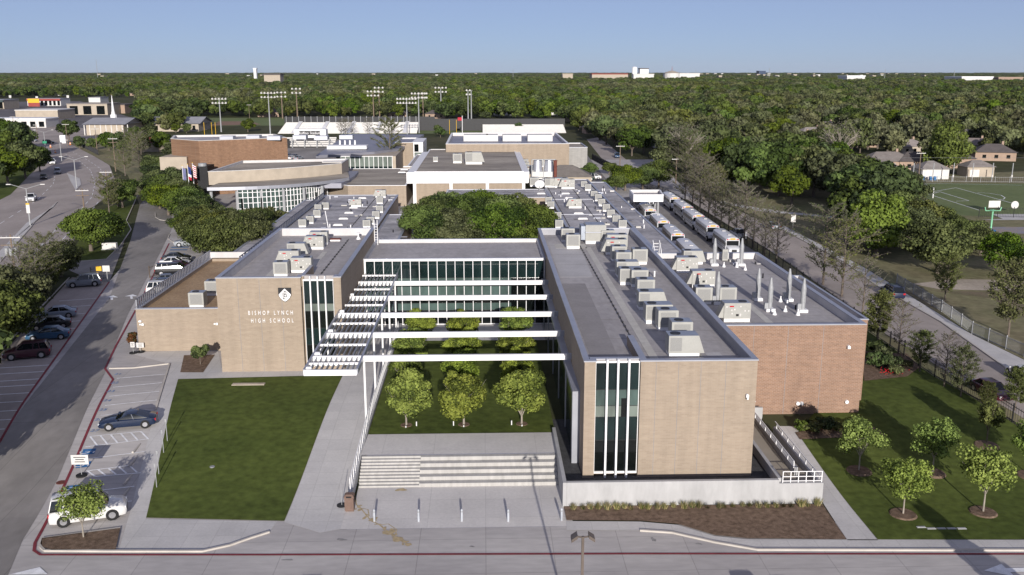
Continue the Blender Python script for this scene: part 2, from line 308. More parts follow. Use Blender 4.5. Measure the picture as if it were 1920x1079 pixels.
def ribbon(name, pts, w, m, off=0.0, h=0.0, kind='structure', mb=None, flat=None, dash=None):
    """strip w wide along world points, following the ground, h = raised height"""
    B = mb or MB(); Q = []
    for a, b in zip(pts[:-1], pts[1:]):
        L = math.hypot(b[0] - a[0], b[1] - a[1]); n = max(1, int(L / 2.0))
        for i in range(n): Q.append((a[0] + (b[0] - a[0]) * i / n, a[1] + (b[1] - a[1]) * i / n))
    Q.append(pts[-1])
    E_ = []
    for i, q in enumerate(Q):
        a = Q[max(0, i - 1)]; b = Q[min(len(Q) - 1, i + 1)]; d = Vector((b[0] - a[0], b[1] - a[1])).normalized(); nn = Vector((-d.y, d.x)) * w / 2
        z = (zg(q[1]) if flat is None else flat) + off
        E_.append(((q[0] + nn.x, q[1] + nn.y, z), (q[0] - nn.x, q[1] - nn.y, z)))
    for i in range(len(E_) - 1):
        if dash and (i // dash) % 2: continue
        a, b = E_[i], E_[i + 1]
        if h:
            up = lambda p: (p[0], p[1], p[2] + h)
            B.add([a[0], a[1], b[1], b[0], up(a[0]), up(a[1]), up(b[1]), up(b[0])], [(4, 5, 6, 7)[::-1], (0, 4, 7, 3), (1, 2, 6, 5), (0, 1, 5, 4), (3, 7, 6, 2)])
        else: B.add([a[0], a[1], b[1], b[0]], [(3, 2, 1, 0)])
    if mb: return mb
    o = B.build(name, m)
    if kind: o['kind'] = kind
    return o
# terrain: left, right, front and back of the sunken plaza
BIG = 16000
tp = [[(-BIG, -400), (BIG, -400), (BIG, 61.5), (-BIG, 61.5)], [(-BIG, 61.5), (-9.9, 61.5), (-9.9, 76), (-BIG, 76)], [(6.3, 61.5), (BIG, 61.5), (BIG, 76), (6.3, 76)], [(-BIG, 76), (BIG, 76), (BIG, BIG), (-BIG, BIG)]]
bm = bmesh.new()
for k, q in enumerate(tp):
    vs = [bm.verts.new((p[0], p[1], 0)) for p in q]; bm.faces.new(vs)
for y in np.arange(62, 87, 2.0): bmesh.ops.bisect_plane(bm, geom=bm.verts[:] + bm.edges[:] + bm.faces[:], plane_co=(0, y, 0), plane_no=(0, 1, 0))
for v in bm.verts: v.co.z = zg(v.co.y) - 0.03
me = bpy.data.meshes.new('ground'); bm.to_mesh(me); bm.free(); me.materials.append(far_m); g = bpy.data.objects.new('ground', me); COL.objects.link(g); g['kind'] = 'structure'
# ================================================================ THE SETTING
sheet('paving', [(-80, 25), (80, 25), (80, 61.5), (-80, 61.5)], concrete, 0.0)
sheet('plaza_paving', [(-10.4, 61.5), (6.3, 61.5), (6.3, 68.6), (-10.4, 68.6)], plaza_m, 0.012, flat=0.0)
sheet('campus_paving', [(-10.4, 61.5), (-10.4, 113), (-14, 240), (-75, 240), (-62, 170), (-48, 100), (-52, 61.5)], concrete, 0.0)
sheet('left_lot', px([(0, 668), (135, 520), (205, 529), (119, 650), (0, 829), (-260, 1130), (-260, 880)]), street_m, 0.01)
sheet('walkway', px([(640, 702), (655, 704), (724, 560)])[:1] + [(-14.9, 95), (-14.9, 113), (-10.35, 113), (-10.35, 61.5), PG(600, 1000), PG(533, 980), PG(643, 704)], walk_m, 0.02)
sheet('front_walk', px([(415, 698), (334, 712), (643, 704), (640, 692), (575, 694)]), walk_m, 0.016)
sheet('side_walk', px([(238, 662), (318, 683), (222, 1034), (380, 1035), (505, 998), (520, 978), (274, 974), (334, 712), (418, 698), (408, 655)]), walk_m, 0.012)
sheet('courtyard_walk', [(-10.35, 104), (7.5, 104), (7.5, 111.3), (-10.35, 111.3)], walk_m, 0.02)
sheet('rear_courtyard_paving', [(-14, 125), (14, 125), (14, 212), (-18, 212)], walk_m, 0.01)
sheet('entrance_lawn', px([(334, 712), (643, 704), (533, 978), (274, 972)]), lawn_m, 0.05)
sheet('courtyard_lawn', [(-10.0, 75.6), (6.0, 75.6), (6.0, 104), (-10.0, 104)], lawn_m, 0.055, flat=1.5)
sheet('terrace_paving', [(-10.05, 71.2), (5.75, 71.2), (5.9, 75.6), (-10.0, 75.6)], plaza_m, 0.03, flat=1.5)
sheet('driveway', px([(0, 830), (205, 560), (245, 450), (262, 385), (290, 345), (322, 345), (322, 430), (300, 475), (240, 590), (197, 692), (197, 700), (141, 820), (108, 899), (43, 1012), (15, 1079), (-260, 1130)]), drive_m, 0.014)
sheet('avenue', px([(-300, 800), (0, 560), (140, 450), (160, 400), (205, 365), (215, 335), (205, 310), (178, 294), (128, 268), (240, 262), (250, 255), (150, 240), (0, 228), (-100, 232), (-100, 262), (55, 264), (92, 289), (75, 310), (53, 331), (20, 365), (-250, 500)]), street_m, 0.0)
sheet('entrance_road', px([(110, 492), (150, 455), (240, 430), (228, 470), (205, 530), (180, 530), (125, 505)]), drive_m, 0.018)
sheet('median', px([(-60, 560), (0, 492), (57, 428), (64, 418), (108, 379), (100, 389), (50, 419), (0, 472), (-60, 530)]), walk_m, 0.10)
sheet('median_nose', px([(125, 325), (150, 336), (152, 347), (142, 358), (133, 342)]), walk_m, 0.10)
sheet('verge_island', px([(126, 487), (147, 491), (200, 487), (226, 461), (246, 431), (237, 414), (258, 366), (236, 378), (170, 402), (150, 450)]), lawn_m, 0.10)
sheet('verge', px([(-200, 740), (0, 640), (118, 512), (105, 498), (0, 580), (-200, 720)]), rough_m, 0.05)
sheet('fence_bed', px([(-120, 800), (0, 668), (135, 520), (118, 512), (0, 640), (-200, 760)]), far_m, 0.06)
sheet('far_verge', px([(-250, 500), (20, 365), (53, 331), (75, 310), (60, 285), (-60, 285), (-300, 400)]), lawn_m, 0.02)
sheet('corner_verge', px([(178, 294), (240, 330), (262, 385), (290, 345), (270, 300), (240, 262), (128, 268)]), rough_m, 0.04)
sheet('planting_bed', px([(345, 667), (403, 666), (381, 699), (338, 699)]), mulch, 0.04)
sheet('island_bed', px([(79, 1012), (226, 992), (217, 1033), (96, 1034), (80, 1028), (76, 1022)]), mulch, 0.12)
sheet('front_bed', px([(1057, 951), (1542, 947), (1587, 1013), (1400, 1011), (1340, 1005), (1270, 984), (1200, 978), (1062, 977)]), mulch, 0.07)
sheet('front_sidewalk', px([(1062, 978), (1200, 979), (1270, 985), (1340, 1006), (1400, 1012), (2300, 1014), (2300, 1034), (1420, 1032), (1340, 1018), (1260, 1000), (1200, 996), (1062, 995)]), walk_m, 0.03)
sheet('east_lawn', px([(1495, 813), (1646, 1013), (2300, 1013), (1960, 835), (1840, 757), (1752, 708), (1644, 634), (1560, 575), (1600, 700)]), lawn_m, 0.05)
sheet('east_path', px([(1458, 800), (1491, 800), (1646, 1014), (1589, 1014), (1542, 942)]), walk_m, 0.03)
sheet('wall_bed', px([(1491, 813), (1622, 792), (1660, 818), (1580, 822), (1500, 826)]), mulch, 0.09)
sheet('corner_bed', px([(1618, 660), (1700, 665), (1725, 690), (1700, 708), (1620, 716)]), mulch, 0.09)
# gravel well round the right tower
sheet('gravel_bed', [(6.0, 65.3), (22.6, 65.3), (22.6, 100), (7.9, 100), (7.6, 111), (6.0, 111)], gravel, 0.0, flat=1.2)
# bus yard and the right-hand street
sheet('bus_yard', px([(1165, 372), (1225, 362), (1262, 368), (1432, 481), (1520, 545), (1330, 560), (1200, 470), (1060, 300), (1100, 290)]), drive_m, 0.01)
sheet('rear_yard', [(26, 225), (52, 225), (60, 330), (26, 330)], concrete, 0.006)
sheet('fence_strip', px([(1224, 360), (1252, 369), (1430, 481), (1481, 515), (1560, 575), (1640, 634), (1752, 708), (1840, 757), (1960, 835), (2000, 835), (1850, 745), (1660, 628), (1500, 512), (1440, 470), (1262, 362)]), rough_m, 0.02)
street_L = [(1100, 262), (1150, 325), (1205, 345), (1262, 358), (1440, 468), (1500, 508), (1660, 626), (1850, 744), (2000, 835), (2300, 1010)]
street_R = [(2400, 930), (1920, 715), (1765, 605), (1640, 534), (1590, 496), (1462, 429), (1330, 372), (1290, 345), (1215, 328), (1180, 305), (1140, 270), (1120, 258)]
sheet('street', px(street_L + street_R), street_m, 0.0)
sheet('street_sidewalk', px([(1462, 429), (1590, 496), (1640, 534), (1765, 605), (1920, 715), (2400, 930), (2400, 880), (1920, 676), (1822, 628), (1692, 547), (1625, 505), (1470, 424)]), walk_m, 0.06)
sheet('park_grass', px([(1462, 420), (1625, 503), (1692, 545), (1822, 626), (1920, 674), (2500, 900), (2500, 300), (1700, 330), (1500, 330), (1330, 350), (1330, 372)]), rough_m, 0.0)
sheet('soccer_field', px([(1690, 344), (2400, 346), (2400, 412), (1930, 408), (1790, 404)]), lawn2_m, 0.02)
sheet('dirt_track', px([(1710, 533), (1790, 524), (1920, 526), (2100, 530), (2100, 552), (1920, 545), (1840, 545), (1760, 543)]), dirt, 0.03)
sheet('dirt_patch', px([(1740, 545), (1850, 548), (2000, 560), (2000, 610), (1930, 600), (1860, 560)]), mat('bare_soil', (0.20, 0.145, 0.10), 0.95, 0.1, 0.3, col2=(0.13, 0.12, 0.06), fine=0.2), 0.02)
sheet('park_path', px([(1350, 381), (1420, 396), (1470, 401), (1560, 409), (1560, 406), (1470, 397), (1425, 391), (1352, 377)]), walk_m, 0.03)
sheet('playground_path', px([(1838, 413), (1920, 413), (2050, 418), (2050, 402), (1900, 402), (1860, 402), (1880, 411)]), walk_m, 0.03)
sheet('playground_surface', px([(1835, 426), (1925, 426), (2050, 432), (2050, 442), (1835, 437)]), mat('play_surface', (0.20, 0.23, 0.30), 0.9, 0.1, 0.5, col2=(0.35, 0.26, 0.18)), 0.03)
sheet('stadium_field', px([(560, 252), (1050, 250), (1050, 229), (790, 226), (560, 230)]), lawn2_m, 0.01)
sheet('ball_field', px([(255, 236), (540, 236), (540, 221), (255, 222)]), lawn2_m, 0.02)
sheet('infield', px([(395, 236), (490, 234), (470, 228), (410, 228)]), mat('infield_clay', (0.24, 0.15, 0.10), 0.95, 0.1, 0.3), 0.05)
sheet('rear_lot', px([(520, 305), (660, 318), (800, 330), (800, 262), (520, 262)]), drive_m, 0.012)
sheet('shop_lot', px([(-60, 262), (250, 258), (255, 224), (150, 190), (-60, 192)]), asphalt, -0.01)
# kerbs, red fire lane lines and other paint
kerb = MB()
for pts in ([(126, 487), (147, 491), (200, 487), (226, 461), (246, 431), (237, 414), (258, 367)], [(84, 1034), (230, 1035), (380, 1035), (430, 1024), (470, 1010), (505, 999)],
            [(1200, 996), (1260, 1000), (1340, 1018), (1420, 1032), (2300, 1034)], [(205, 692), (250, 691), (318, 683)], [(318, 683), (292, 770)],
            [(76, 1022), (79, 1012), (226, 992)], [(84, 1034), (77, 1028), (76, 1022)], [(0, 492), (57, 428), (64, 418), (108, 379)], [(291, 400), (292, 408), (300, 413), (320, 416)], [(318, 440), (315, 448), (325, 455)],
            [(1462, 429), (1590, 496), (1640, 534), (1765, 605), (1920, 715), (2300, 880)], [(-100, 780), (0, 662), (60, 595), (130, 522)], [(0, 560), (95, 487), (110, 492)]):
    ribbon('', px(pts), 0.17, None, 0.0, 0.12, mb=kerb)
tag(kerb.build('kerbs', kerb_m), kind='structure')
rl = MB()
for pts in ([(-120, 960), (0, 829), (119.5, 650), (205, 529)], [(226, 461), (246, 431), (237, 414), (258, 367)], [(317, 457), (261, 570), (217, 650), (197, 692), (212, 712), (140, 868), (66, 1018), (64, 1033), (76, 1041), (500, 1041), (1200, 1039), (2300, 1040)]):
    ribbon('', px(pts), 0.22, None, 0.03, mb=rl)
tag(rl.build('fire_lane_paint', red_paint), kind='structure')
wl = MB()
def c7(x, y): return (x / 4.315, 600 + y / 4.315)
for a, b in zip([(945, 475), (915, 547), (885, 620), (850, 695), (815, 775), (730, 945), (690, 1030)], [(1340, 440), (1310, 510), (1290, 580), (1275, 650), (1000, 760), (1140, 905), (1200, 965)]):
    ribbon('', px([c7(*a), c7(*b)]), 0.15, None, 0.02, mb=wl)
for i in range(6):
    ribbon('', px([c7(730 + 82 * i, 945 - 8 * i), c7(790 + 82 * i, 1022 - 11 * i)]), 0.15, None, 0.02, mb=wl)
def c8(x, y): return (x / 4.165, 820 + y / 4.165)
for a, b in (((640, 175), (1130, 115)), ((680, 265), (1030, 220)), ((745, 310), (1100, 280)), ((800, 415), (1050, 385)), ((850, 520), (1030, 500))): ribbon('', px([c8(*a), c8(*b)]), 0.15, None, 0.02, mb=wl)
for i in range(5): ribbon('', px([c8(680 + 82 * i, 262 - 10 * i), c8(742 + 82 * i, 308 - 8 * i)]), 0.15, None, 0.02, mb=wl)
for y in (668, 685, 697, 711, 722, 737, 753, 770, 787, 805): ribbon('', px([(205 - (y - 529) * 0.78 - 120, y + 8), (205 - (y - 529) * 0.70 - 3, y)]), 0.15, None, 0.02, mb=wl)
for y in (560, 573, 588, 602, 616): ribbon('', px([(205 - (y - 529) * 0.78 - 70, y + 5), (205 - (y - 529) * 0.70 - 3, y)]), 0.15, None, 0.02, mb=wl)
for y in (470, 480, 490, 502, 515, 530, 545, 560, 575): ribbon('', px([(317 - (y - 457) * 0.5 + 2, y), (317 - (y - 457) * 0.5 + 70, y - 2)]), 0.15, None, 0.02, mb=wl)
for (x, y) in ((208, 559), (245, 557)):                                   # straight-ahead arrows on the driveway
    c = PG(x, y); ribbon('', [(c[0] + .6, c[1] - 1.2), (c[0], c[1] + .2)], 0.3, None, 0.02, mb=wl); wl.add([(c[0] - .9, c[1] + .2, 1.53), (c[0] + .9, c[1] + .2, 1.53), (c[0] - .2, c[1] + 1.4, 1.53)], [(0, 1, 2)])
c = PG(1890, 1070); wl.add([(c[0] - 1.6, c[1], .03), (c[0], c[1] - .8, .03), (c[0], c[1] + .8, .03)], [(0, 1, 2)]); wl.add([(c[0], c[1] - .25, .03), (c[0] + 3.4, c[1] - .25, .03), (c[0] + 3.4, c[1] + .25, .03), (c[0], c[1] + .25, .03)], [(0, 1, 2, 3)])
c = PG(45, 1078); wl.add([(c[0] - 1, c[1], .03), (c[0] + 1.5, c[1], .03), (c[0] + .6, c[1] + .9, .03)], [(0, 1, 2)])
tag(wl.build('stall_lines', white_paint), kind='structure')
ln = MB()
for pts in ([(60, 480), (110, 425), (150, 395), (172, 370), (178, 345), (170, 320), (150, 303), (120, 288)], [(90, 480), (135, 430), (172, 395), (195, 365), (198, 340), (188, 316), (160, 298), (130, 282)], [(0, 420), (70, 375), (100, 345), (105, 320)]): ribbon('', px(pts), 0.14, None, 0.015, mb=ln, dash=2)
tag(ln.build('lane_lines', white_paint), kind='structure')
sm_ = MB()
def c6b(x, y): return (1560 + x / 5.333, 240 + y / 5.333)
for a in ([(840, 625), (1470, 825)], [(1075, 640), (1370, 730)], [(1240, 600), (1840, 765)], [(1450, 648), (1570, 655), (1690, 675), (1730, 700), (1715, 715), (1670, 718)], [(1010, 640), (1240, 600)], [(840, 555), (1900, 575)], [(1080, 640), (1000, 660)], [(1370, 730), (1240, 735)]): ribbon('', px([c6b(*q) for q in a]), 0.22, None, 0.03, mb=sm_)
tag(sm_.build('field_lines', white_paint), kind='structure')
bp_ = MB(); bw_ = MB()
for q in ([(650, 97), (752, 90), (738, 130), (636, 142)], [(600, 202), (716, 190), (696, 233), (590, 245)], [(525, 383), (625, 373), (610, 412), (512, 422)]):
    w = px([c8(*a) for a in q]); z = [zg(a[1]) + .024 for a in w]; bp_.add([(a[0], a[1], zz) for a, zz in zip(w, z)], [(0, 1, 2, 3)])
    cx = sum(a[0] for a in w) / 4; cy = sum(a[1] for a in w) / 4; z0 = zg(cy) + .03; n = 14
    for k in range(11):
        t0, t1 = 2.2 + k * .42, 2.2 + (k + 1) * .42
        bw_.add([(cx - .3 + r * math.cos(t), cy - .05 + r * math.sin(t), z0) for t, r in ((t0, .30), (t0, .42), (t1, .42), (t1, .30))], [(0, 1, 2, 3)])
    bw_.add([(cx - .3, cy, z0), (cx - .3, cy + .13, z0), (cx + .5, cy + .18, z0), (cx + .5, cy + .05, z0)], [(0, 1, 2, 3)]); bw_.add([(cx + .4, cy - .3, z0), (cx + .52, cy - .3, z0), (cx + .52, cy + .18, z0), (cx + .4, cy + .18, z0)], [(0, 1, 2, 3)])
for q in ((320, 465), (317, 470), (312, 478)):
    a = PG(*q); bp_.add([(a[0], a[1], 1.53), (a[0] + 3, a[1], 1.53), (a[0] + 3, a[1] + .8, 1.53), (a[0], a[1] + .8, 1.53)], [(0, 1, 2, 3)])
tag(bp_.build('accessible_stall_paint', blue_paint), kind='structure'); tag(bw_.build('accessible_symbol_paint', white_paint), kind='structure')
# stall numbers
NUMR = thing('stall_numbers', None, None, (0, 0, 0)); NUMR['kind'] = 'structure'
for i, (q, n) in enumerate(zip([(955, 443), (928, 513), (896, 582), (865, 657), (832, 732), (797, 812), (765, 902)], ('21', '22', '23', '24', '25', '26', '27'))):
    a = PG(*c7(*q)); text_mesh(n, 0.75, 'number', blue_num, NUMR, Matrix.Translation((a[0], a[1] - .2, zg(a[1]) + .045)), ext=0.004)
# mud trail and oil stains: shapes of their own on the plaza
random.seed(5)
def blob(B, x, y, rx, ry, z, seed):
    r_ = random.Random(seed); n = 22; V = []
    ph = [r_.random() * 6 for _ in range(4)]
    for i in range(n):
        t = 2 * math.pi * i / n; k = 1 + .25 * math.sin(2 * t + ph[0]) + .18 * math.sin(3 * t + ph[1]) + .12 * math.sin(5 * t + ph[2]); V.append((x + rx * k * math.cos(t), y + ry * k * math.sin(t), z))
    B.add(V, [tuple(range(n))])
mt = MB(); pts = [(666, 930), (668, 945), (676, 952), (686, 965), (694, 975), (712, 985), (722, 994), (735, 1000), (741, 1008), (752, 1015), (768, 1022)]
w = px(pts); ribbon('', w, 0.10, None, 0.016, mb=mt, flat=0)
for k in range(26): f = random.random() * (len(w) - 1); i_ = int(f); a_ = w[i_]; b_ = w[i_ + 1]; blob(mt, a_[0] + (b_[0] - a_[0]) * (f - i_) + random.gauss(0, .12), a_[1] + (b_[1] - a_[1]) * (f - i_) + random.gauss(0, .15), random.uniform(.06, .22), random.uniform(.08, .25), .0175 + k * .0004, k + 40)
ribbon('', px([(676, 952), (690, 955), (692, 968), (680, 972)]), 0.08, None, 0.017, mb=mt, flat=0); ribbon('', px([(712, 985), (728, 983), (744, 994), (740, 1006), (726, 1000)]), 0.08, None, 0.017, mb=mt, flat=0)
for i, q in enumerate([(700, 975), (730, 1000), (745, 1012), (752, 914)]): a = PG(*q); blob(mt, a[0], a[1], .35, .3, 0.0185, i)
tag(mt.build('mud_stain', stain_m), kind='structure')
ob = MB()
for i, (q, rx, ry) in enumerate([((1225, 1012), .15, .3), ((640, 1012), .35, .15), ((1310, 1020), .2, .12), ((885, 1025), .15, .1), ((540, 1050), .3, .12)]): a = PG(*q); blob(ob, a[0], a[1], rx, ry, 0.008, i + 9)
tag(ob.build('oil_stains', oil_m), kind='structure')
ms = MB(); a = PG(115, 905); ms.cyl(a[0], a[1], zg(a[1]), zg(a[1]) + .03, .38, n=20); tag(ms.build('manhole_cover', rust, at=(a[0], a[1], 0)), 'round rusty manhole cover in the pale strip beside the drive', 'manhole cover')

# ================================================================ THE SCHOOL
def inset(poly, t):
    n = len(poly); a = sum(poly[i][0] * poly[(i + 1) % n][1] - poly[(i + 1) % n][0] * poly[i][1] for i in range(n)); sg = 1 if a > 0 else -1; out = []
    for i in range(n):
        p0 = Vector(poly[i - 1]); p1 = Vector(poly[i]); p2 = Vector(poly[(i + 1) % n])
        d1 = (p1 - p0).normalized(); d2 = (p2 - p1).normalized(); n1 = Vector((-d1.y, d1.x)) * sg; n2 = Vector((-d2.y, d2.x)) * sg
        b = (n1 + n2); b = b / max(.2, b.dot(n1)) if b.length > 1e-6 else n1
        out.append((p1.x + b.x * t, p1.y + b.y * t))
    return out
def ring(B, po, pi, z0, z1, m=0, inner=True):
    n = len(po)
    V = [(p[0], p[1], z) for z in (z0, z1) for p in po] + [(p[0], p[1], z) for z in (z0, z1) for p in pi]
    F_ = []
    for i in range(n):
        j = (i + 1) % n
        F_ += [(i, j, n + j, n + i), (n + i, n + j, 3 * n + j, 3 * n + i)]
        if inner: F_ += [(2 * n + j, 2 * n + i, 3 * n + i, 3 * n + j), (j, i, 2 * n + i, 2 * n + j)]
    B.add(V, F_, m)
def ccw(p):
    a = sum(p[i][0] * p[(i + 1) % len(p)][1] - p[(i + 1) % len(p)][0] * p[i][1] for i in range(len(p))); return p if a > 0 else p[::-1]
def block(t, poly, zr, zp, wall, roof, lin=lining, z0=0.0, cap=coping, th=0.35, capw=0.06):
    """walls + parapet with lining + coping + roof membrane, all children of t"""
    poly = ccw([tuple(p) for p in poly]); ip = inset(poly, th)
    B = MB(); ring(B, poly, ip, z0, zp - .10, inner=False); B.build('wall', wall, t)
    if zp - zr > 0.15:
        i2 = inset(poly, th + .02); B = MB(); ring(B, i2, inset(poly, th + .06), zr - .05, zp - .102); n = len(i2)
        B = MB(); B.add([(p[0], p[1], z) for z in (zr - .05, zp - .101) for p in i2], [((i + 1) % n, i, n + i, n + (i + 1) % n) for i in range(n)]); B.build('parapet_lining', lin, t)
    B = MB(); ring(B, inset(poly, -capw), inset(poly, th + .05), zp - .10, zp); B.build('coping', cap, t)
    B = MB(); n = len(ip); q = inset(poly, th + .01); B.add([(p[0], p[1], zr) for p in q], [tuple(range(n))]); B.build('roof', roof, t)
def curtain(t, x0, x1, y, bands, nx, fw=0.06, fin=0.0, fr=white_m, name='curtain_wall'):
    """glazed wall facing -Y at y; bands=[(z0,z1,mat)]"""
    for (z0, z1, m_) in bands: MB().box(x0, x1, y, y + .05, z0, z1).build('glass', m_, t)
    B = MB()
    for k in range(nx + 1):
        x = x0 + (x1 - x0) * k / nx; B.box(x - fw / 2, x + fw / 2, y - .08 - fin, y, bands[0][0], bands[-1][1])
    B.build('mullion', fr, t)
    MB().box(x0 - fw, x1 + fw, y - .10, y + .02, bands[-1][1], bands[-1][1] + .16).build('frame_rail', fr, t); MB().box(x0 - fw, x1 + fw, y - .10, y + .02, bands[0][0] - .16, bands[0][0]).build('frame_rail', fr, t)
    for (z0, z1, m_) in bands[1:]: MB().box(x0, x1, y - .03, y - .003, z0 - .02, z0 + .02).build('transom', black_m, t)
# --- right tower
RT = thing('classroom_tower', 'tall tan brick wing at the front right with long row of roof units', 'building', (14, 67, 1.2))
RX0, RX1, RY0, RY1, RZ = 7.5, 20.6, 67.0, 128.0, 10.65
block(RT, [(RX0, RY0), (8.35, RY0), (8.35, RY0 + .55), (11.75, RY0 + .55), (11.75, RY0), (RX1, RY0), (RX1, RY1), (RX0, RY1)], 9.75, RZ, tan_brick, membrane, lin=mat('painted_shade_lining', (0.34, 0.34, 0.36), 0.6, 0.06, 0.5))  # darker blue-grey copy of the lining, with the parapet's shade in its colour
MB().box(11.75, 12.25, 67.4, 74, 9.7, 10.62, 0, 1).build('divider_wall', [tan_brick, coping], RT)
zb = [(1.55, 4.1, glassv), (4.1, 6.0, glass), (6.0, 6.9, glass3), (6.9, 8.2, glass2), (8.2, 10.35, glass)]
curtain(RT, 8.40, 11.7, 67.45, zb, 4, 0.05)
B = MB(); B.box(10.4, 11.0, 67.41, 67.44, 6.0, 7.5); B.build('dark_pane', glassv, RT)
for k in (1, 2, 3):
    x = 8.4 + 3.3 * k / 4; MB().box(x - .07, x + .07, 66.95, 67.36, 1.1, 10.72).build('fin', white_m, RT)
# west face: long glazed bay in a steel frame
MB().box(7.02, 7.45, 70.5, 111, 1.5, 6.9).build('side_bay_glass', glass, RT)
B = MB(); B.box(6.9, 7.5, 69.8, 111.1, 6.9, 7.25); B.box(6.9, 7.5, 69.8, 70.5, 1.2, 6.9)
for y in (77.2, 84.5, 91.8, 99.1, 106.4): B.box(6.96, 7.49, y - .1, y + .1, 1.4, 6.9)
B.build('side_bay_frame', coping, RT)
B = MB(); q = [P(1053, 532, 9.76), P(1097, 532, 9.76), P(1160, 672, 9.76), P(1107, 670, 9.76)]; B.prism(q, 9.752, 9.762); B.build('roof_patch', mat('dark_patch', (.28, .262, .256), .8, .08, .3, fine=.06), RT); B = MB(); B.prism([P(1028, 455, 9.76), P(1090, 470, 9.76), P(1112, 520, 9.76), P(1050, 520, 9.76)], 9.752, 9.760); B.build('roof_patch', mat('light_patch', (.46, .445, .44), .8, .06, .3, fine=.06), RT)
B = MB()
for (x0, x1, y0, y1) in ((13.0, 13.7, 69, 118), (16.3, 16.9, 80, 100), (9.2, 13.2, 117.5, 120.5), (16.8, 17.3, 69.5, 78), (14.2, 17.8, 103, 104)): B.box(x0, x1, y0, y1, 9.755, 9.775)
B.build('walkway_pad', mat('roof_pad', (0.50, 0.48, 0.44), 0.9, 0.06, 1, fine=.08), RT)
B = MB(); y = 69.0
while y < 122: B.box(12.35, 12.5, y, y + .25, 9.76, 9.9); B.box(12.40, 12.45, y, y + 1.55, 9.82, 9.86); y += 1.5
B.build('conduit', black_m, RT)
for z_, x_, y_ in ((7.7, 19.9, 66.9), (7.0, 7.35, 71)): B = MB(); B.bbox(x_ - .1, x_ + .1, y_ - .18, y_ + .05, z_, z_ + .25, .06); B.bbox(x_ - .06, x_ + .06, y_ - .26, y_ - .1, z_ - .14, z_ + .02, .05); B.build('security_camera', white_m, RT)
# --- orange brick wing behind it to the right
OB = thing('brick_wing', 'orange brick wing with tall exhaust stacks on its roof', 'building', (28, 80, 1.2))
block(OB, [(20.75, 80.1), (34.2, 80.1), (34.2, 114.2), (20.75, 114.2)], 8.95, 9.75, red_brick, membrane)
block(OB, [(34.35, 82.9), (35.55, 82.9), (35.55, 102), (34.35, 102)], 9.0, 9.45, red_brick, membrane, th=.18)
for x in (27.6, 27.95): B = MB(); B.tube((x + .9, 79.9, 2.3), (x + .9, 80.12, 2.3), .17, n=12); B.build('wall_vent', white_m, OB)
B = MB(); B.tube((33.0, 79.9, 2.4), (33.0, 80.12, 2.4), .17, n=12); B.build('wall_vent', white_m, OB)
B = MB(); B.bbox(32.6, 32.85, 79.75, 80.15, 7.5, 7.8, .08); B.build('security_camera', white_m, OB)
B = MB()
for q in ([(24.2, 83.5), (24.8, 83.5), (24.8, 104), (24.2, 104)], [(26.2, 83.0), (26.9, 83.0), (26.9, 92), (26.2, 92)]): B.prism(q, 8.955, 8.975)
B.box(22, 26.9, 83, 83.5, 8.955, 8.976); B.build('walkway_pad', MATS['roof_pad'], OB)
def seams(t, x0, x1, y0, y1, z, sy=3.1, sx=None, m_=None):
    y = y0
    while y < y1: MB().box(x0, x1, y, y + .07, z, z + .004).build('roof_seam', m_ or MATS['seam_dark'], t); y += sy
mat('seam_dark', (.24, .23, .23), .8, .1, .5)
seams(RT, 7.95, 12.3, 76, 127, 9.765, 6.2); seams(RT, 12.5, 20.2, 69, 127, 9.753, 3.1); seams(OB, 21.2, 33.7, 83, 113, 8.952, 3.1)
for x in (12.9, 14.6, 16.3, 18.2): MB().box(x, x + .035, 66.995, 67.0, 1.3, 10.5).build('control_joint', MATS['seam_dark'], RT)
for x in (24.1, 27.2, 30.4): MB().box(x, x + .04, 80.094, 80.1, 1.3, 9.6).build('control_joint', MATS['seam_dark'], OB)
def clutter(t, x0, x1, y0, y1, z, n, sd_):
    q = random.Random(sd_)
    for _ in range(n):
        x = q.uniform(x0, x1); y = q.uniform(y0, y1); k = q.random()
        if k < .45: MB().cyl(x, y, z, z + q.uniform(.3, .7), .09, n=8).build('pipe_stub', white_m if q.random() < .6 else black_m, t)
        elif k < .75: MB().box(x, x + q.uniform(.4, 1.4), y, y + q.uniform(.3, .9), z, z + q.uniform(.05, .3)).build('roof_curb', q.choice((offwhite, coping, MATS['roof_pad'])), t)
        else: MB().box(x, x + q.uniform(.8, 2.5), y, y + q.uniform(.6, 2.2), z, z + .012).build('roof_patch', q.choice((MATS['dark_patch'], MATS['light_patch'])), t)
clutter(OB, 27, 33.2, 84, 112, 8.957, 10, 2); clutter(RT, 17.5, 19.8, 70, 125, 9.76, 8, 3)
# --- glazed link
LK = thing('glazed_link', 'two storey glass fronted link between the two brick towers', 'building', (-3, 111, 1.5))
block(LK, [(-14.5, 111.4), (RX0 - .05, 111.4), (RX0 - .05, 125), (-14.5, 125)], 9.25, 9.75, white_m, membrane, th=.25)
zs = [(1.6, 3.3, glassv), (3.3, 4.2, glass2), (4.2, 4.9, glassv), (4.9, 6.3, glass2), (6.3, 7.35, glass2), (7.35, 9.45, glass)]
seams(LK, -14.2, 7.1, 113.5, 124.5, 9.253, 3.4)
curtain(LK, -14.3, 7.3, 111.3, zs, 20, 0.075)
B = MB(); B.box(3.3, 7.3, 111.24, 111.28, 1.7, 7.3); B.build('dark_pane', glassv, LK)
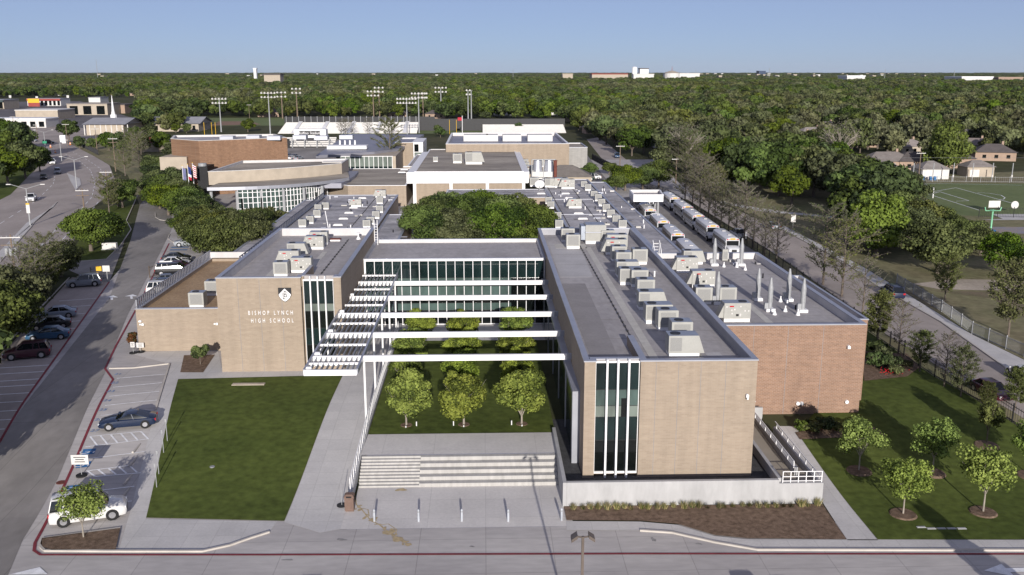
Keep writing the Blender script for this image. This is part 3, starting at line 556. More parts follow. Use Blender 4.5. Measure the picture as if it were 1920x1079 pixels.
# --- left tower
LT = thing('entrance_tower', 'tan brick tower at the left with school lettering and crest', 'building', (-21, 94, 1.5))
block(LT, [(-27.1, 93.3), (-18.6, 93.3), (-18.6, 94), (-15.3, 94), (-15.3, 93.4), (-14.55, 93.4), (-14.55, 124), (-27.1, 124)], 10.5, 11.5, tan_brick, membrane)
MB().box(-18.75, -18.35, 93.75, 99.5, 10.4, 11.47, 0, 1).build('divider_wall', [tan_brick, coping], LT)
MB().box(-18.3, -15.3, 93.8, 94.4, 10.9, 11.52, 0, 0).build('glazing_cap', membrane, LT)
seams(LT, -26.7, -14.95, 96.5, 123.5, 10.503, 3.1)
for x in (-25.0, -22.8, -20.6): MB().box(x, x + .04, 93.294, 93.3, 1.4, 11.3).build('control_joint', MATS['seam_dark'], LT)
curtain(LT, -18.4, -15.4, 93.75, [(2.1, 4.2, glassv), (4.2, 6.0, glass), (6.0, 7.8, glassv), (7.8, 8.6, glass3), (8.6, 11.0, glass)], 4, 0.05)
for k in (1, 2, 3): x = -18.4 + 3.0 * k / 4; MB().box(x - .06, x + .06, 93.25, 93.66, 2.0, 11.55).build('fin', white_m, LT)
zc = AT(93.25, 538, 573)[1]; xc = AT(93.25, 540, 550)[0]; zt = AT(93.25, 538, 540)[1]
def letters(txt, xr, zb_, h): text_mesh(txt, h, 'lettering', white_m, LT, Matrix.Translation((xr - LT.location.x, 93.22 - LT.location.y, zb_ - LT.location.z)) @ FACE_CAM, spacing=1.9, ext=.03, align='RIGHT', sx=.62)
xr = AT(93.25, 550, 590)[0]
letters('BISHOP LYNCH', xr, AT(93.25, 500, 590.5)[1], 0.62); letters('HIGH SCHOOL', xr, AT(93.25, 500, 605)[1], 0.62)
# crest: a shield, black above, white diamond with the monogram
cx, ct, cw, ch = (AT(93.25, 534, 550)[0], AT(93.25, 534, 540)[1], 0.66, 1.5)
sh = [(-cw, 0), (cw, 0), (cw, -ch * .5), (cw * .75, -ch * .72), (cw * .4, -ch * .88), (0, -ch), (-cw * .4, -ch * .88), (-cw * .75, -ch * .72), (-cw, -ch * .5)]
def plate(pts, y0, y1, name, m_):
    n = len(pts); MB().add([(cx + p[0], y, ct + p[1]) for y in (y0, y1) for p in pts], [tuple(range(n))[::-1]] + [(i, (i + 1) % n, n + (i + 1) % n, n + i) for i in range(n)]).build(name, m_, LT)
plate(sh, 93.22, 93.3, 'crest', black_m)
plate([(0, -.07), (cw * .93, -ch * .46), (cw * .9, -ch * .53), (cw * .7, -ch * .7), (cw * .38, -ch * .85), (0, -ch * .95), (-cw * .38, -ch * .85), (-cw * .7, -ch * .7), (-cw * .9, -ch * .53), (-cw * .93, -ch * .46)], 93.19, 93.215, 'crest_field', white_m)
for (s_, dx, dz) in (('B', 0.05, -.98), ('L', -.10, -1.18)): text_mesh(s_, .95, 'monogram', black_m, LT, Matrix.Translation((cx + dx - LT.location.x, 93.17 - LT.location.y, ct + dz - LT.location.z)) @ FACE_CAM, ext=.012, sx=.72)
B = MB()
for q in ([(-23.3, 95), (-21.5, 95), (-21.5, 108), (-23.3, 108)], [(-19.5, 97), (-18.9, 97), (-18.9, 112), (-19.5, 112)]): B.prism(q, 10.505, 10.525)
B.build('walkway_pad', MATS['roof_pad'], LT)
B = MB(); y = 95.0
while y < 120: B.box(-17.6, -17.42, y, y + .25, 10.5, 10.64); B.box(-17.54, -17.49, y, y + 1.55, 10.56, 10.6); y += 1.5
B.build('conduit', black_m, LT)
B = MB()
for x in (-14.5, -14.1): B.tube((x, 123.3, 9.2), (x, 123.3, 12.6), .05)
for k in range(8): B.tube((-14.5, 123.3, 9.6 + k * .35), (-14.1, 123.3, 9.6 + k * .35), .03)
B.build('roof_ladder', white_m, LT)
# --- annex
AN = thing('low_annex', 'low tan brick annex with brown roof and railing left of the tower', 'building', (-33, 101, 1.5))
block(AN, [(-38.3, 101), (-27.2, 101), (-27.2, 130), (-38.3, 130)], 5.9, 6.4, tan_brick, tan_roof, lin=tan_brick)
B = MB(); B.box(-27.9, -27.2, 94, 101, 1, 6.2); B = MB()
B.box(-38.25, -38.15, 101.1, 129.8, 7.35, 7.45); B.box(-38.25, -38.15, 101.1, 129.8, 6.5, 6.58); y = 101.1
while y < 129.8: B.box(-38.26, -38.14, y, y + .22, 6.4, 7.45); y += .62
B.build('roof_railing', coping, AN)
MB().box(-38.2, -31, 129.6, 129.9, 6.3, 7.2).build('rear_parapet', lining, AN)
for x in (-37.6, -29.5):
    B = MB(); B.bbox(x - .12, x + .12, 100.75, 101, 4.5, 4.75, .05); B.bbox(x - .3, x - .12, 100.6, 100.95, 4.6, 4.75, .04); B.build('security_camera', white_m, AN)
for x in (-38.0,): MB().bbox(x, x + .3, 100.7, 101, 4.9, 5.1, .05).build('wall_light', white_m, AN)
# --- long rear wings
def slabroof(name, label, parts, loc):
    t = thing(name, label, 'building', loc)
    for (poly, zr, zp, w_, r_) in parts: block(t, poly, zr, zp, w_, r_, th=.25, z0=0.5, cap=MATS['coping_metal'], capw=.12)
    return t
def rect(x0, x1, y0, y1): return [(x0, y0), (x1, y0), (x1, y1), (x0, y1)]
LW = slabroof('rear_left_wing', 'long flat roofed wing behind the lettered tower', [(rect(-33.5, -18.2, 124.2, 200), 6.0, 6.12, tan_brick, membrane2), (rect(-37.4, -33.7, 131, 197), 5.4, 5.5, tan_brick, membrane2), (rect(-18.0, -13.6, 125.2, 176), 5.4, 5.5, tan_brick, membrane2)], (-26, 160, 1.5))
B = MB(); y = 126
B.box(-33.2, -33.1, 126, 196, 7.2, 7.3); B.box(-33.2, -33.1, 126, 196, 6.1, 6.2)
while y < 196: B.box(-33.22, -33.08, y, y + .3, 6.1, 7.3); y += 1.35
clutter(LW, -32, -18.8, 128, 198, 6.006, 55, 5); clutter(LW, -17.6, -14, 128, 174, 5.406, 8, 6)
B.build('roof_screen', mat('screen_blue_grey', (0.09, 0.10, 0.14), .6, .1, 1), LW)
RW = slabroof('rear_right_wing', 'long flat roofed wing running back from the front right tower', [(rect(14, 25.4, 128.3, 228), 6.0, 6.12, tan_brick, membrane2), (rect(25.6, 29.4, 114.4, 226), 5.6, 5.7, tan_brick, membrane2), (rect(20.9, 25.4, 114.4, 128.0), 5.7, 5.8, tan_brick, membrane2), (rect(-8, 13.8, 195, 209), 6.0, 6.12, tan_brick, membrane2)], (21, 170, 1.5))
B = MB()
for x in (14.6, 20.0, 24.9):
    y = 129
    while y < 225: B.box(x, x + .08, y, y + 1.6, 6.0, 6.12); y += 2.0
B.build('conduit', black_m, RW)
B = MB()
for y in (150, 171, 192): B.box(14.3, 25.2, y, y + .12, 6.0, 6.08)
B.build('roof_seam', coping, RW)
B = MB()
for x in (-22.5, -19.6):
    y = 126
    while y < 196: B.box(x, x + .08, y, y + 1.6, 6.0, 6.12); y += 2.0
B.build('conduit', black_m, LW)
CN = thing('bus_canopy', 'square white canopy on posts beside the waiting buses', 'canopy', (31, 185, 1.5))
B = MB(); c = [P(1188, 366, 7), P(1244, 366, 7), P(1238, 357, 7), P(1180, 357, 7)]; block(CN, c, 6.5, 7.1, white_m, membrane, z0=5.6, cap=white_m, th=.2)
for q in (c[0], c[1], c[2]): B = MB(); B.cyl(q[0] - .9, q[1] + .8, 1.5, 5.7, .22); B.build('post', steel, CN)
clutter(RW, 14.8, 25, 130, 226, 6.006, 70, 8); clutter(RW, 26, 29, 118, 224, 5.606, 20, 9)
# --- gym
G1 = thing('gym', 'white fasciaed gymnasium with streaked brown gravel roof', 'building', (-4, 215, 1.5))
gz = 9.3; a = P(777, 322, gz); b = P(982, 322, gz); c2 = P(962, 280, gz); d2 = P(799, 280, gz); gy = a[1]; gy2 = d2[1]
gx0, gx1 = a[0], b[0]
block(G1, rect(gx0, gx1, gy, gy2), gz - .15, gz, tan_brick, gravel_roof, cap=white_m, th=.3)
MB().box(gx0 - 1.8, gx1 + 1.0, gy - .5, gy - .05, 6.6, gz - .12).build('fascia', white_m, G1)
B = MB(); B.box(gx1 + .05, gx1 + 1.3, gy, gy2, 6.6, gz - .13); B.box(gx0 - 1.6, gx0 - .05, gy, gy2 - 8, 6.6, gz - .13); B.build('side_fascia', white_m, G1)
for k in range(4): x = gx0 + (gx1 - gx0) * k / 3.; MB().box(x - .35, x + .35, gy - .45, gy - .02, 0.5, 6.6).build('pilaster', white_m, G1)
# --- tan flat roofed hall behind, stair block, low roofs
BT = thing('tan_hall', 'large windowless tan brick hall behind the gymnasium', 'building', (8, 282, 1.5))
hz = 11.5; a = P(836, 270, hz); b = P(1068, 270, hz); c2 = P(1048, 249, hz)
block(BT, rect(a[0], b[0], a[1], c2[1]), hz - 1.0, hz, tan_brick, metal_roof, cap=white_m, th=.5)
a2 = P(1090, 268, 9.5); block(BT, rect(b[0] + .1, a2[0], a[1] + 12, a[1] + 30), 9.2, 9.5, grey_block, gravel_roof, th=.3)
for (x0, x1, y) in ((869, 915, 266), (912, 934, 266), (943, 978, 266), (990, 1037, 266)):
    p0 = P(x0, y, hz - 1); p1 = P(x1, y, hz - 1); B = MB(); B.box(p0[0], p1[0], p0[1] + 2, p0[1] + 8, hz - 1, hz + .9); B.build('roof_monitor', offwhite, BT)
SB = thing('stair_block', 'small two storey block with glazed corner between the pavilion and the gym', 'building', (-25, 262, 1.5))
a = P(741, 268, 9.5); b = P(774, 268, 9.5); block(SB, rect(a[0], b[0], a[1], a[1] + 22), 9.2, 9.6, tan_brick, metal_roof, cap=white_m, th=.3)
B = MB(); y = a[1] - .06
B.box(b[0] + .1, b[0] + 3.2, a[1] + .2, a[1] + 20, 1, 9.6); B.build('stair_wall', white_m, SB)
MB().box(b[0] + .4, b[0] + 1.8, y + .18, y + .24, 6.6, 9.0).build('window', glassv, SB); MB().box(b[0] + .4, b[0] + 2.9, y + .16, y + .24, 4.9, 6.4).build('window', glass3, SB); MB().box(b[0] + .4, b[0] + 1.8, y + .18, y + .24, 1.8, 4.6).build('window', glassv, SB)
LR = thing('low_link_building', 'low building with brown gravel roof left of the gymnasium', 'building', (-30, 215, 1.5))
a = P(652, 348, 6.3); b = P(772, 348, 6.3); c2 = P(760, 316, 6.3)
block(LR, [(a[0], a[1]), (gx0 - 1.9, a[1]), (gx0 - 1.9, c2[1]), (a[0] - 8, c2[1]), (a[0] - 12, a[1] + 14)], 6.15, 6.3, tan_brick, gravel_roof, cap=white_m, th=.3)
block(LR, rect(P(765, 310, 6.8)[0], gx0 - 2, c2[1] + .2, c2[1] + 38), 6.6, 6.8, tan_brick, membrane, cap=white_m, th=.3)
# --- metal roofed pavilion
PV = thing('glass_pavilion', 'pavilion with broad sloping grey metal roof over a glass front', 'building', (-45, 290, 1.5))
a = P(592, 290, 8.5); b = P(702, 283, 8.5); c2 = P(752, 277, 8.5); d2 = P(795, 253, 9.5); e2 = P(653, 252, 9.5)
B = MB(); q = [a, b, c2, d2, e2]; zz = [8.2, 8.2, 8.2, 9.6, 9.6]; n = 5
B.add([(p[0], p[1], z) for p, z in zip(q, zz)] + [(p[0], p[1], z - .8) for p, z in zip(q, zz)], [tuple(range(5))] + [(i, 5 + i, 5 + (i + 1) % 5, (i + 1) % 5) for i in range(5)] + [tuple(range(5, 10))[::-1]]); B.build('roof', metal_roof, PV)
curtain(PV, a[0] + 5, b[0] + 6, a[1] + 5, [(1.6, 4.5, glass), (4.5, 7.4, glass3)], 12, .15)
MB().box(a[0] + 5, c2[0], a[1] + 5.3, e2[1] - 2, 1, 7.5).build('wall', cream, PV)
B = MB()
for k in range(4): B.cyl(e2[0] + 3 + k * 1.6, (a[1] + e2[1]) / 2 - 4, 8.4, 10.2, .35, .25)
B.build('roof_vent', white_m, PV)
q0 = P(613, 279, 8.8); MB().box(q0[0], q0[0] + 12, q0[1], q0[1] + 5, 8.6, 9.6).build('roof_curb', white_m, PV)
# --- arts centre
AC = thing('arts_centre', 'brown brick arts centre with flytower and curved glass lobby', 'building', (-65, 230, 1.5))
bz = AT(236, 372, 264)[1]; a = P(372, 264, bz); b = P(538, 258, bz); l_ = P(320, 260, bz)
k1 = P(515, 251.5, bz); k2 = P(326, 254, bz); blk = [(a[0], a[1]), (b[0], b[1]), k1, k2, (l_[0], l_[1])]
block(AC, blk, bz - .5, bz, brown_brick, membrane2, cap=offwhite, th=.5)
for k in range(6): B = MB(); x = a[0] + 3 + k * 6; yy = a[1] + 8 + (k % 2) * 3; B.box(x, x + 3.4, yy, yy + 3, bz - .5, bz + .5); B.build('skylight', coping, AC)
q = P(352, 372, 1.5); MB().box(l_[0] - 1.2, l_[0] + 5.5, l_[1] - 6, l_[1] + 3, 1, bz - 4.2).build('side_stair_tower', cream, AC)
# lobby: curved front
def arc(x0, y0, x1, y1, sag, n=14):
    out = []
    for i in range(n + 1):
        t = i / n; d = Vector((x1 - x0, y1 - y0)); nn = Vector((d.y, -d.x)).normalized(); s_ = 4 * sag * t * (1 - t); out.append((x0 + d.x * t + nn.x * s_, y0 + d.y * t + nn.y * s_))
    return out
f0 = P(388, 352, 7.6); f1 = P(655, 333, 7.6)
ar = arc(f0[0], f0[1], f1[0], f1[1], 5.0); back = [(f1[0] - 2, f1[1] + 12), (f0[0] + 1, a[1] + 4)]
B = MB(); B.prism(ar + back, 6.9, 7.6, 0, 1); B.build('canopy', [coping, gravel_roof], AC)
ai = arc(f0[0] + 6, f0[1] + 1.6, f1[0] - 5, f1[1] + .6, 4.6); n = len(ai)
B = MB(); B.add([(p[0], p[1], z) for z in (1.2, 6.89) for p in ai], [(i, i + 1, n + i + 1, n + i) for i in range(n - 1)]); B.build('lobby_glass', glass2, AC)
B = MB()
for i in range(n - 1):
    p, q = ai[i], ai[i + 1]
    for z in (1.6, 2.8, 4.0, 5.2, 6.3): B.bar((p[0], p[1] - .08, z), (q[0], q[1] - .08, z), .12, .12)
    for t in (0, .5): x = p[0] + (q[0] - p[0]) * t; y = p[1] + (q[1] - p[1]) * t; B.box(x - .08, x + .08, y - .2, y, 1.2, 6.89)
B.build('glazing_bar', white_m, AC)
B = MB()
for i in range(0, n - 1, 2):
    p = ai[i]; q = ai[i + 1]; B.box(p[0] + .6, (p[0] + q[0]) / 2, p[1] - .04, p[1] + .3, 1.8, 5.0)
B.build('dark_pane', glassv, AC)
for i in range(0, len(ar) - 3, 2): B = MB(); B.cyl(ar[i][0] + .5, ar[i][1] + 1.0, 1.2, 6.6, .35, n=10); B.build('column', steel, AC)
g0 = P(390, 322, 10.2); g1 = P(664, 306, 10.2); up = arc(g0[0], g0[1], g1[0] - 3, g1[1], 2.5, 10)
block(AC, up + [(g1[0] - 3, g1[1] + 12), (g0[0] + 1, a[1] - .5)], 9.6, 10.2, cream, gravel_roof, z0=7.2, cap=offwhite, th=.35)
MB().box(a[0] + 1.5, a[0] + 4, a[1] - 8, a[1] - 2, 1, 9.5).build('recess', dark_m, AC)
B = MB(); B.cyl(a[0] + 2.6, a[1] - 7, 1, 10.2, 1.0, n=16); B.build('steel_drum', steel, AC)
q = P(638, 318, 7.6); B = MB(); B.box(q[0] - 4, q[0] + 1.5, q[1] - 3, q[1] + 4, 6.5, 9.8, 0, 0); B.build('plant_screen', offwhite, AC); MB().box(q[0] - 2.6, q[0] + .8, q[1] - 3.06, q[1] - 3.0, 7.0, 9.2).build('louvre', ac_grille, AC)
B = MB(); sd_ = arc(P(640, 345, 6.8)[0], P(640, 345, 6.8)[1], P(672, 322, 6.8)[0], P(672, 322, 6.8)[1], .6, 6); B.prism(sd_ + [(sd_[-1][0] - 9, sd_[-1][1]), (sd_[0][0] - 9, sd_[0][1])], 5.8, 6.9); B.build('curved_side_fascia', metal_roof, AC)
ORD = ['nearest', 'second nearest', 'third', 'fourth', 'fifth', 'sixth', 'seventh', 'eighth', 'ninth', 'tenth', 'eleventh', 'twelfth', 'thirteenth', 'fourteenth', 'fifteenth', 'sixteenth', 'seventeenth', 'eighteenth', 'nineteenth', 'twentieth'] + ['far'] * 40
# ================================================================ PERGOLA, STEPS, WALLS
PGZ = 8.04; YB = [77.2, 84.5, 91.8, 99.1, 106.4]
PE = thing('pergola', 'white steel pergola trellis over the entrance walk, with long beams across the court', 'pergola', (-12.5, 77, 1))
px0, px1, py0, py1 = -14.75, -10.45, 73.4, 113.2
for y in YB:
    MB().box(px0, 7.1, y, y + .28, PGZ - .5, PGZ).build('cross_beam', white_m, PE); MB().box(7.1, 7.52, y + .01, y + .27, PGZ - .48, PGZ + .02).build('beam_shoe', coping, PE)
MB().box(px0, px1, py0 - .1, py0 + .12, PGZ - .45, PGZ + .02).build('end_beam', white_m, PE); MB().box(px0, px1, py1 - .1, py1 + .12, PGZ - .45, PGZ + .02).build('end_beam', white_m, PE)
for x in (px0 - .09, px1 - .09): MB().box(x, x + .18, py0 + .13, py1 - .11, PGZ - .42, PGZ + .04).build('side_beam', coping, PE)
for y in [75.4] + [b + 3.7 for b in YB]:
    MB().box(px0 + .1, px1 - .1, y, y + .14, PGZ - .2, PGZ - .01).build('purlin', white_m, PE)
yy = [py0 + .13] + sorted(YB + []) + [py1 - .11]
for a_, b_ in zip(yy[:-1], yy[1:]):
    a_ = a_ + (.29 if a_ in YB else 0)
    for k in range(1, 10):
        x = px0 + (px1 - px0) * k / 10; MB().box(x - .03, x + .03, a_ + .01, b_ - .01, PGZ - .32, PGZ - .03).build('slat', coping, PE)
for y in YB + [112]: MB().cyl(px1 + .1, y + .14, zg(y) - .1, PGZ - .5, .10, n=10).build('post', white_m, PE)
for y in YB[3:]: MB().cyl(px0 + .1, y + .14, zg(y) - .1, PGZ - .5, .10, n=10).build('post', white_m, PE)
for y in [73.8, 77.9, 85.2, 92.5, 99.8]: B = MB(); B.bbox(px0 + .1, px0 + .55, y, y + .35, PGZ - .35, PGZ + .12, .05); B.build('downlight', white_m, PE)
ST = thing('entrance_steps', 'wide pale concrete steps with deep seating tiers in front of the lawn', 'steps', (-2, 68.3, 0)); XS = -5.2
for k in range(10): MB().bbox(-9.95, XS, 68.3 + .29 * k, 71.2 if k == 9 else 68.3 + .29 * (k + 1), 0, .15 * (k + 1), .015).build('step', step_m, ST)
for k in range(5): MB().bbox(XS, 5.75, 68.3 + .6 * k, 71.2 if k == 4 else 68.3 + .6 * (k + 1), 0, .3 * (k + 1), .02).build('seating_tier', step_m, ST)
CW = thing('left_cheek_wall', 'sloping concrete wall with white picket railing beside the steps', 'wall', (-10.2, 65.2, 0)); B = MB()
def cwz(y): return min(1.78, .75 + (y - 65.2) * .088)
ys = [65.2, 70, 77, 90, 104, 111]
for a_, b_ in zip(ys[:-1], ys[1:]):
    za, zb_ = cwz(a_), cwz(b_); B.add([(-10.4, a_, -.1), (-10.06, a_, -.1), (-10.06, b_, -.1), (-10.4, b_, -.1), (-10.4, a_, za), (-10.06, a_, za), (-10.06, b_, zb_), (-10.4, b_, zb_)], [(4, 5, 6, 7), (0, 4, 7, 3), (1, 2, 6, 5), (0, 1, 5, 4), (2, 3, 7, 6)])
B.build('wall', wall_conc, CW); B = MB()
y = 66.0
while y < 108: B.box(-10.25, -10.19, y - .07, y + .07, cwz(y) - .02, cwz(y) + 1.05); y += .95
for a_, b_ in zip(ys[:-1], ys[1:]): B.bar((-10.22, max(66, a_), cwz(max(66, a_)) + 1.1), (-10.22, min(108, b_), cwz(min(108, b_)) + 1.1), .06, .06); B.bar((-10.22, max(66, a_), cwz(max(66, a_)) + .15), (-10.22, min(108, b_), cwz(min(108, b_)) + .15), .05, .05)
B.build('railing', white_m, CW)
FW = thing('front_retaining_wall', 'smooth pale concrete retaining wall in front of the right tower', 'wall', (15, 64.6, 0))
MB().bbox(6.06, 22.0, 64.45, 64.8, -.05, 1.98, .02).build('wall', wall_conc, FW); MB().bbox(22.0, 25.35, 64.45, 64.8, -.05, 1.70, .02).build('wall', wall_conc, FW)
MB().bbox(5.76, 6.05, 64.44, 75.6, -.05, 1.99, .02).build('side_wall', wall_conc, FW); MB().bbox(22.0, 22.3, 64.81, 80, .2, 1.97, .02).build('side_wall', wall_conc, FW)
B = MB()
for z in (1.8, 2.15, 2.55): B.box(22.3, 25.3, 64.6, 64.65, z, z + .05)
for k in range(6): x = 22.3 + k * .59; B.box(x - .03, x + .03, 64.59, 64.66, 1.7, 2.6)
B.build('railing', white_m, FW)
RP = thing('access_ramp', 'switchback concrete ramp with white posted railings beside the right tower', 'ramp', (24, 70, 1))
B = MB(); ra = mat('ramp_concrete', (0.33, 0.29, 0.235), .9, .05, .6); B.add([(22.3, 64.82, 1.35), (23.85, 64.82, 1.35), (23.85, 80, 1.6), (22.3, 80, 1.6)], [(0, 1, 2, 3)]); B.add([(24.1, 64.82, 1.34), (25.3, 64.82, 1.34), (25.3, 76, .75), (24.1, 76, .75)], [(0, 1, 2, 3)]); B.build('ramp_floor', ra, RP)
MB().bbox(23.85, 24.1, 66.6, 79.9, .5, 2.05, .02).build('middle_wall', wall_conc, RP); MB().bbox(25.05, 25.35, 64.81, 76, .2, 1.66, .02).build('outer_wall', wall_conc, RP)
MB().bbox(22.4, 25.0, 79.0, 79.3, .5, 2.3, .02).build('end_wall', wall_conc, RP)
for (x, y0, y1, z) in ((23.80, 66.7, 79, 2.45), (25.2, 65, 76, 2.1)):
    B = MB(); B.box(x - .03, x + .03, y0, y1, z, z + .06); B.box(x - .02, x + .02, y0, y1, z - .45, z - .41); y = y0
    while y < y1: B.box(x - .03, x + .03, y - .04, y + .04, z - .5, z); y += 1.5
    B.build('handrail', white_m, RP)
B = MB(); B.tube((22.2, 79.5, 4.0), (24.2, 78.6, 3.0), .04); B.tube((22.2, 79.5, 3.4), (24.0, 78.6, 2.6), .04); B.build('stair_rail', white_m, RP)
# --- bollards, bin, signs
def build_bollard():
    t = thing('bollard', 'x', 'bollard'); B = MB(); B.sm = True; B.cyl(0, 0, 0, .86, .085, n=14); B.cyl(0, 0, .86, .95, .085, .05, n=14); B.build('post', mat('bollard_paint', (.42, .44, .47), .5), t); B = MB(); B.cyl(0, 0, .72, .80, .089, n=14); B.build('band', steel, t); return t
bo = build_bollard(); nm = ['leftmost white bollard, at the left end of the row before the steps', 'second white bollard from the left before the steps', 'middle white bollard of the five before the steps', 'fourth white bollard from the left before the steps', 'rightmost white bollard, beside the end of the retaining wall']
for i, q in enumerate([(702, 978), (785, 978), (866, 977.5), (953, 978), (1053, 976)]):
    a = P(*q, 0.01); d = bo if i == 0 else dup(bo, (0, 0, 0)); d.location = (a[0], a[1], .012); d['label'] = nm[i]; d['group'] = 'bollards in front of the steps'
a = P(655, 960, 0.0); BN = thing('litter_bin', 'square brown litter bin by the end of the sloping wall', 'bin', (a[0], a[1], 0.01))
B = MB(); B.bbox(-.33, .33, 0, .6, 0, 1.05, .05); B.build('body', brown_can, BN, world=False); B = MB(); B.bbox(-.36, .36, -.03, .63, 1.05, 1.32, .12); B.build('hood', brown_can, BN, world=False); B = MB(); B.box(-.2, .2, -.036, -.031, 1.1, 1.22); B.build('slot', dark_m, BN, world=False)
a = P(641, 948, 0.1); UB = thing('umbrella_stand', 'black round weighted base with thin upright pole beside the bin', 'stand', (a[0], a[1], .05)); B = MB(); B.cyl(0, 0, 0, .10, .38, n=20); B.build('base', black_m, UB, world=False); B = MB(); B.cyl(0, 0, .1, 1.9, .025); B.build('pole', steel, UB, world=False)
def sign_stand(q, w, h, ph, label, text=None, base=True):
    a = PG(*q); t = thing('sign_stand', label, 'sign', (a[0], a[1], zg(a[1]))); B = MB(); B.box(-w / 2, w / 2, -.03, .03, ph, ph + h); B.build('sign_board', offwhite, t, world=False)
    B = MB(); B.cyl(0, .05, 0, ph, .03); B.build('pole', steel, t, world=False)
    if base: B = MB(); B.cyl(0, 0, .01, .12, .42, n=20); B.build('base', rubber, t, world=False)
    B = MB()
    for k, ww in enumerate((.7, .5, .6)): B.box(-w * ww / 2, w * ww / 2, -.037, -.031, ph + h * (.72 - .24 * k), ph + h * (.80 - .24 * k))
    B.build('printing', black_m, t, world=False); return t
sign_stand((153, 893), 1.35, .8, 1.0, 'white sign board on black round base in the accessible stalls')
sign_stand((264, 661), .8, .55, .55, 'wide white sign on black base by the annex corner'); sign_stand((250, 663), .45, .6, .7, 'narrow white sign on black base by the reddish shrub')
def post_sign(q, h, label, col=white_m, w=.35, sh_=.5, group=None):
    a = PG(*q); t = thing('sign_post', label, 'sign', (a[0], a[1], zg(a[1]))); B = MB(); B.cyl(0, 0, 0, h, .035); B.build('post', steel, t, world=False); B = MB(); B.box(-w / 2, w / 2, -.05, -.035, h - sh_, h); B.build('sign_plate', col, t, world=False)
    if group: t['group'] = group
    return t
for i, q in enumerate([(314, 828), (307, 850), (298, 890), (294, 915)]): post_sign(q, 2.05, ['furthest', 'second furthest', 'third furthest', 'nearest'][i] + ' thin sign post along the left edge of the entrance lawn', steel, .12, .3, 'sign posts along the lawn edge')
post_sign((1486, 434), 3.2, 'pale sign with yellow top on a post by the park sidewalk', offwhite, .9, 1.4)
a = PG(100, 0 + 435)
# concrete wheel stops
for i, q in enumerate([(256, 842), (250, 866), (240, 900), (236, 925)]):
    a = PG(*q); z = zg(a[1]); o = MB().bbox(a[0] - .08, a[0] + .08, a[1] - .9, a[1] + .9, z, z + .14, .05).build('wheel_stop', kerb_m, at=(a[0], a[1], z)); tag(o, ['furthest', 'second furthest', 'second nearest', 'nearest'][i] + ' concrete wheel stop of the accessible stalls', 'wheel stop', 'wheel stops in the accessible stalls')
# valve covers and small lawn fixtures
a = PG(466, 722); tag(MB().bbox(a[0] - 1.6, a[0] + 1.6, a[1] - .3, a[1] + .3, 0.8, zg(a[1]) + .12, .02).build('lawn_slab', dirt, at=(a[0], a[1], 1)), 'flat pale slab set in the entrance lawn', 'slab')
a = PG(398, 877); tag(MB().cyl(a[0], a[1], zg(a[1]), zg(a[1]) + .1, .2, n=14).build('valve_cover', steel, at=(a[0], a[1], 0)), 'small round valve cover in the entrance lawn', 'cover')
for i in range(5):
    a = PG(1727 + 19 * i, 990 + 2.5 * (i > 0)); z = zg(a[1]); tag(MB().bbox(a[0] - .32, a[0] + .32, a[1] - .12, a[1] + .12, z, z + .085, .02).build('stepping_stone', wall_conc, at=(a[0], a[1], z)), ['first', 'second', 'third', 'fourth', 'fifth'][i] + ' small flat stone from the left in the east lawn row', 'stone', 'row of stones in the east lawn')
# clumps of grass along the retaining wall
random.seed(11)
def grass_clump(n=90, h=.55):
    B = MB()
    for _ in range(n):
        a = random.random() * 6.28; r = random.random() * .16; l = h * (.6 + .5 * random.random()); o = random.random() * .35; x, y = r * math.cos(a), r * math.sin(a); ex, ey = x + math.cos(a) * o, y + math.sin(a) * o; w = .02
        B.add([(x - w, y, 0), (x + w, y, 0), (ex, ey, l)], [(0, 1, 2)], random.choice((0, 0, 1)))
    return B
gc = None
for i in range(30):
    x = 6.5 + 18.3 * i / 29 + random.uniform(-.15, .15); y = 63.95 + random.uniform(-.15, .1)
    if gc is None: gc = grass_clump().build('grass_clump', [LF['olive'][0], mat('straw', (.42, .33, .16), .9)]); gc.location = (x, y, .05); o = gc
    else: o = gc.copy(); COL.objects.link(o); o.location = (x, y, .05)
    o.rotation_euler.z = random.random() * 6; s_ = random.uniform(.8, 1.25); o.scale = (s_, s_, s_); tag(o, 'tufted ornamental grass clump in the row at the foot of the retaining wall', 'grass', 'grass clumps along the retaining wall')
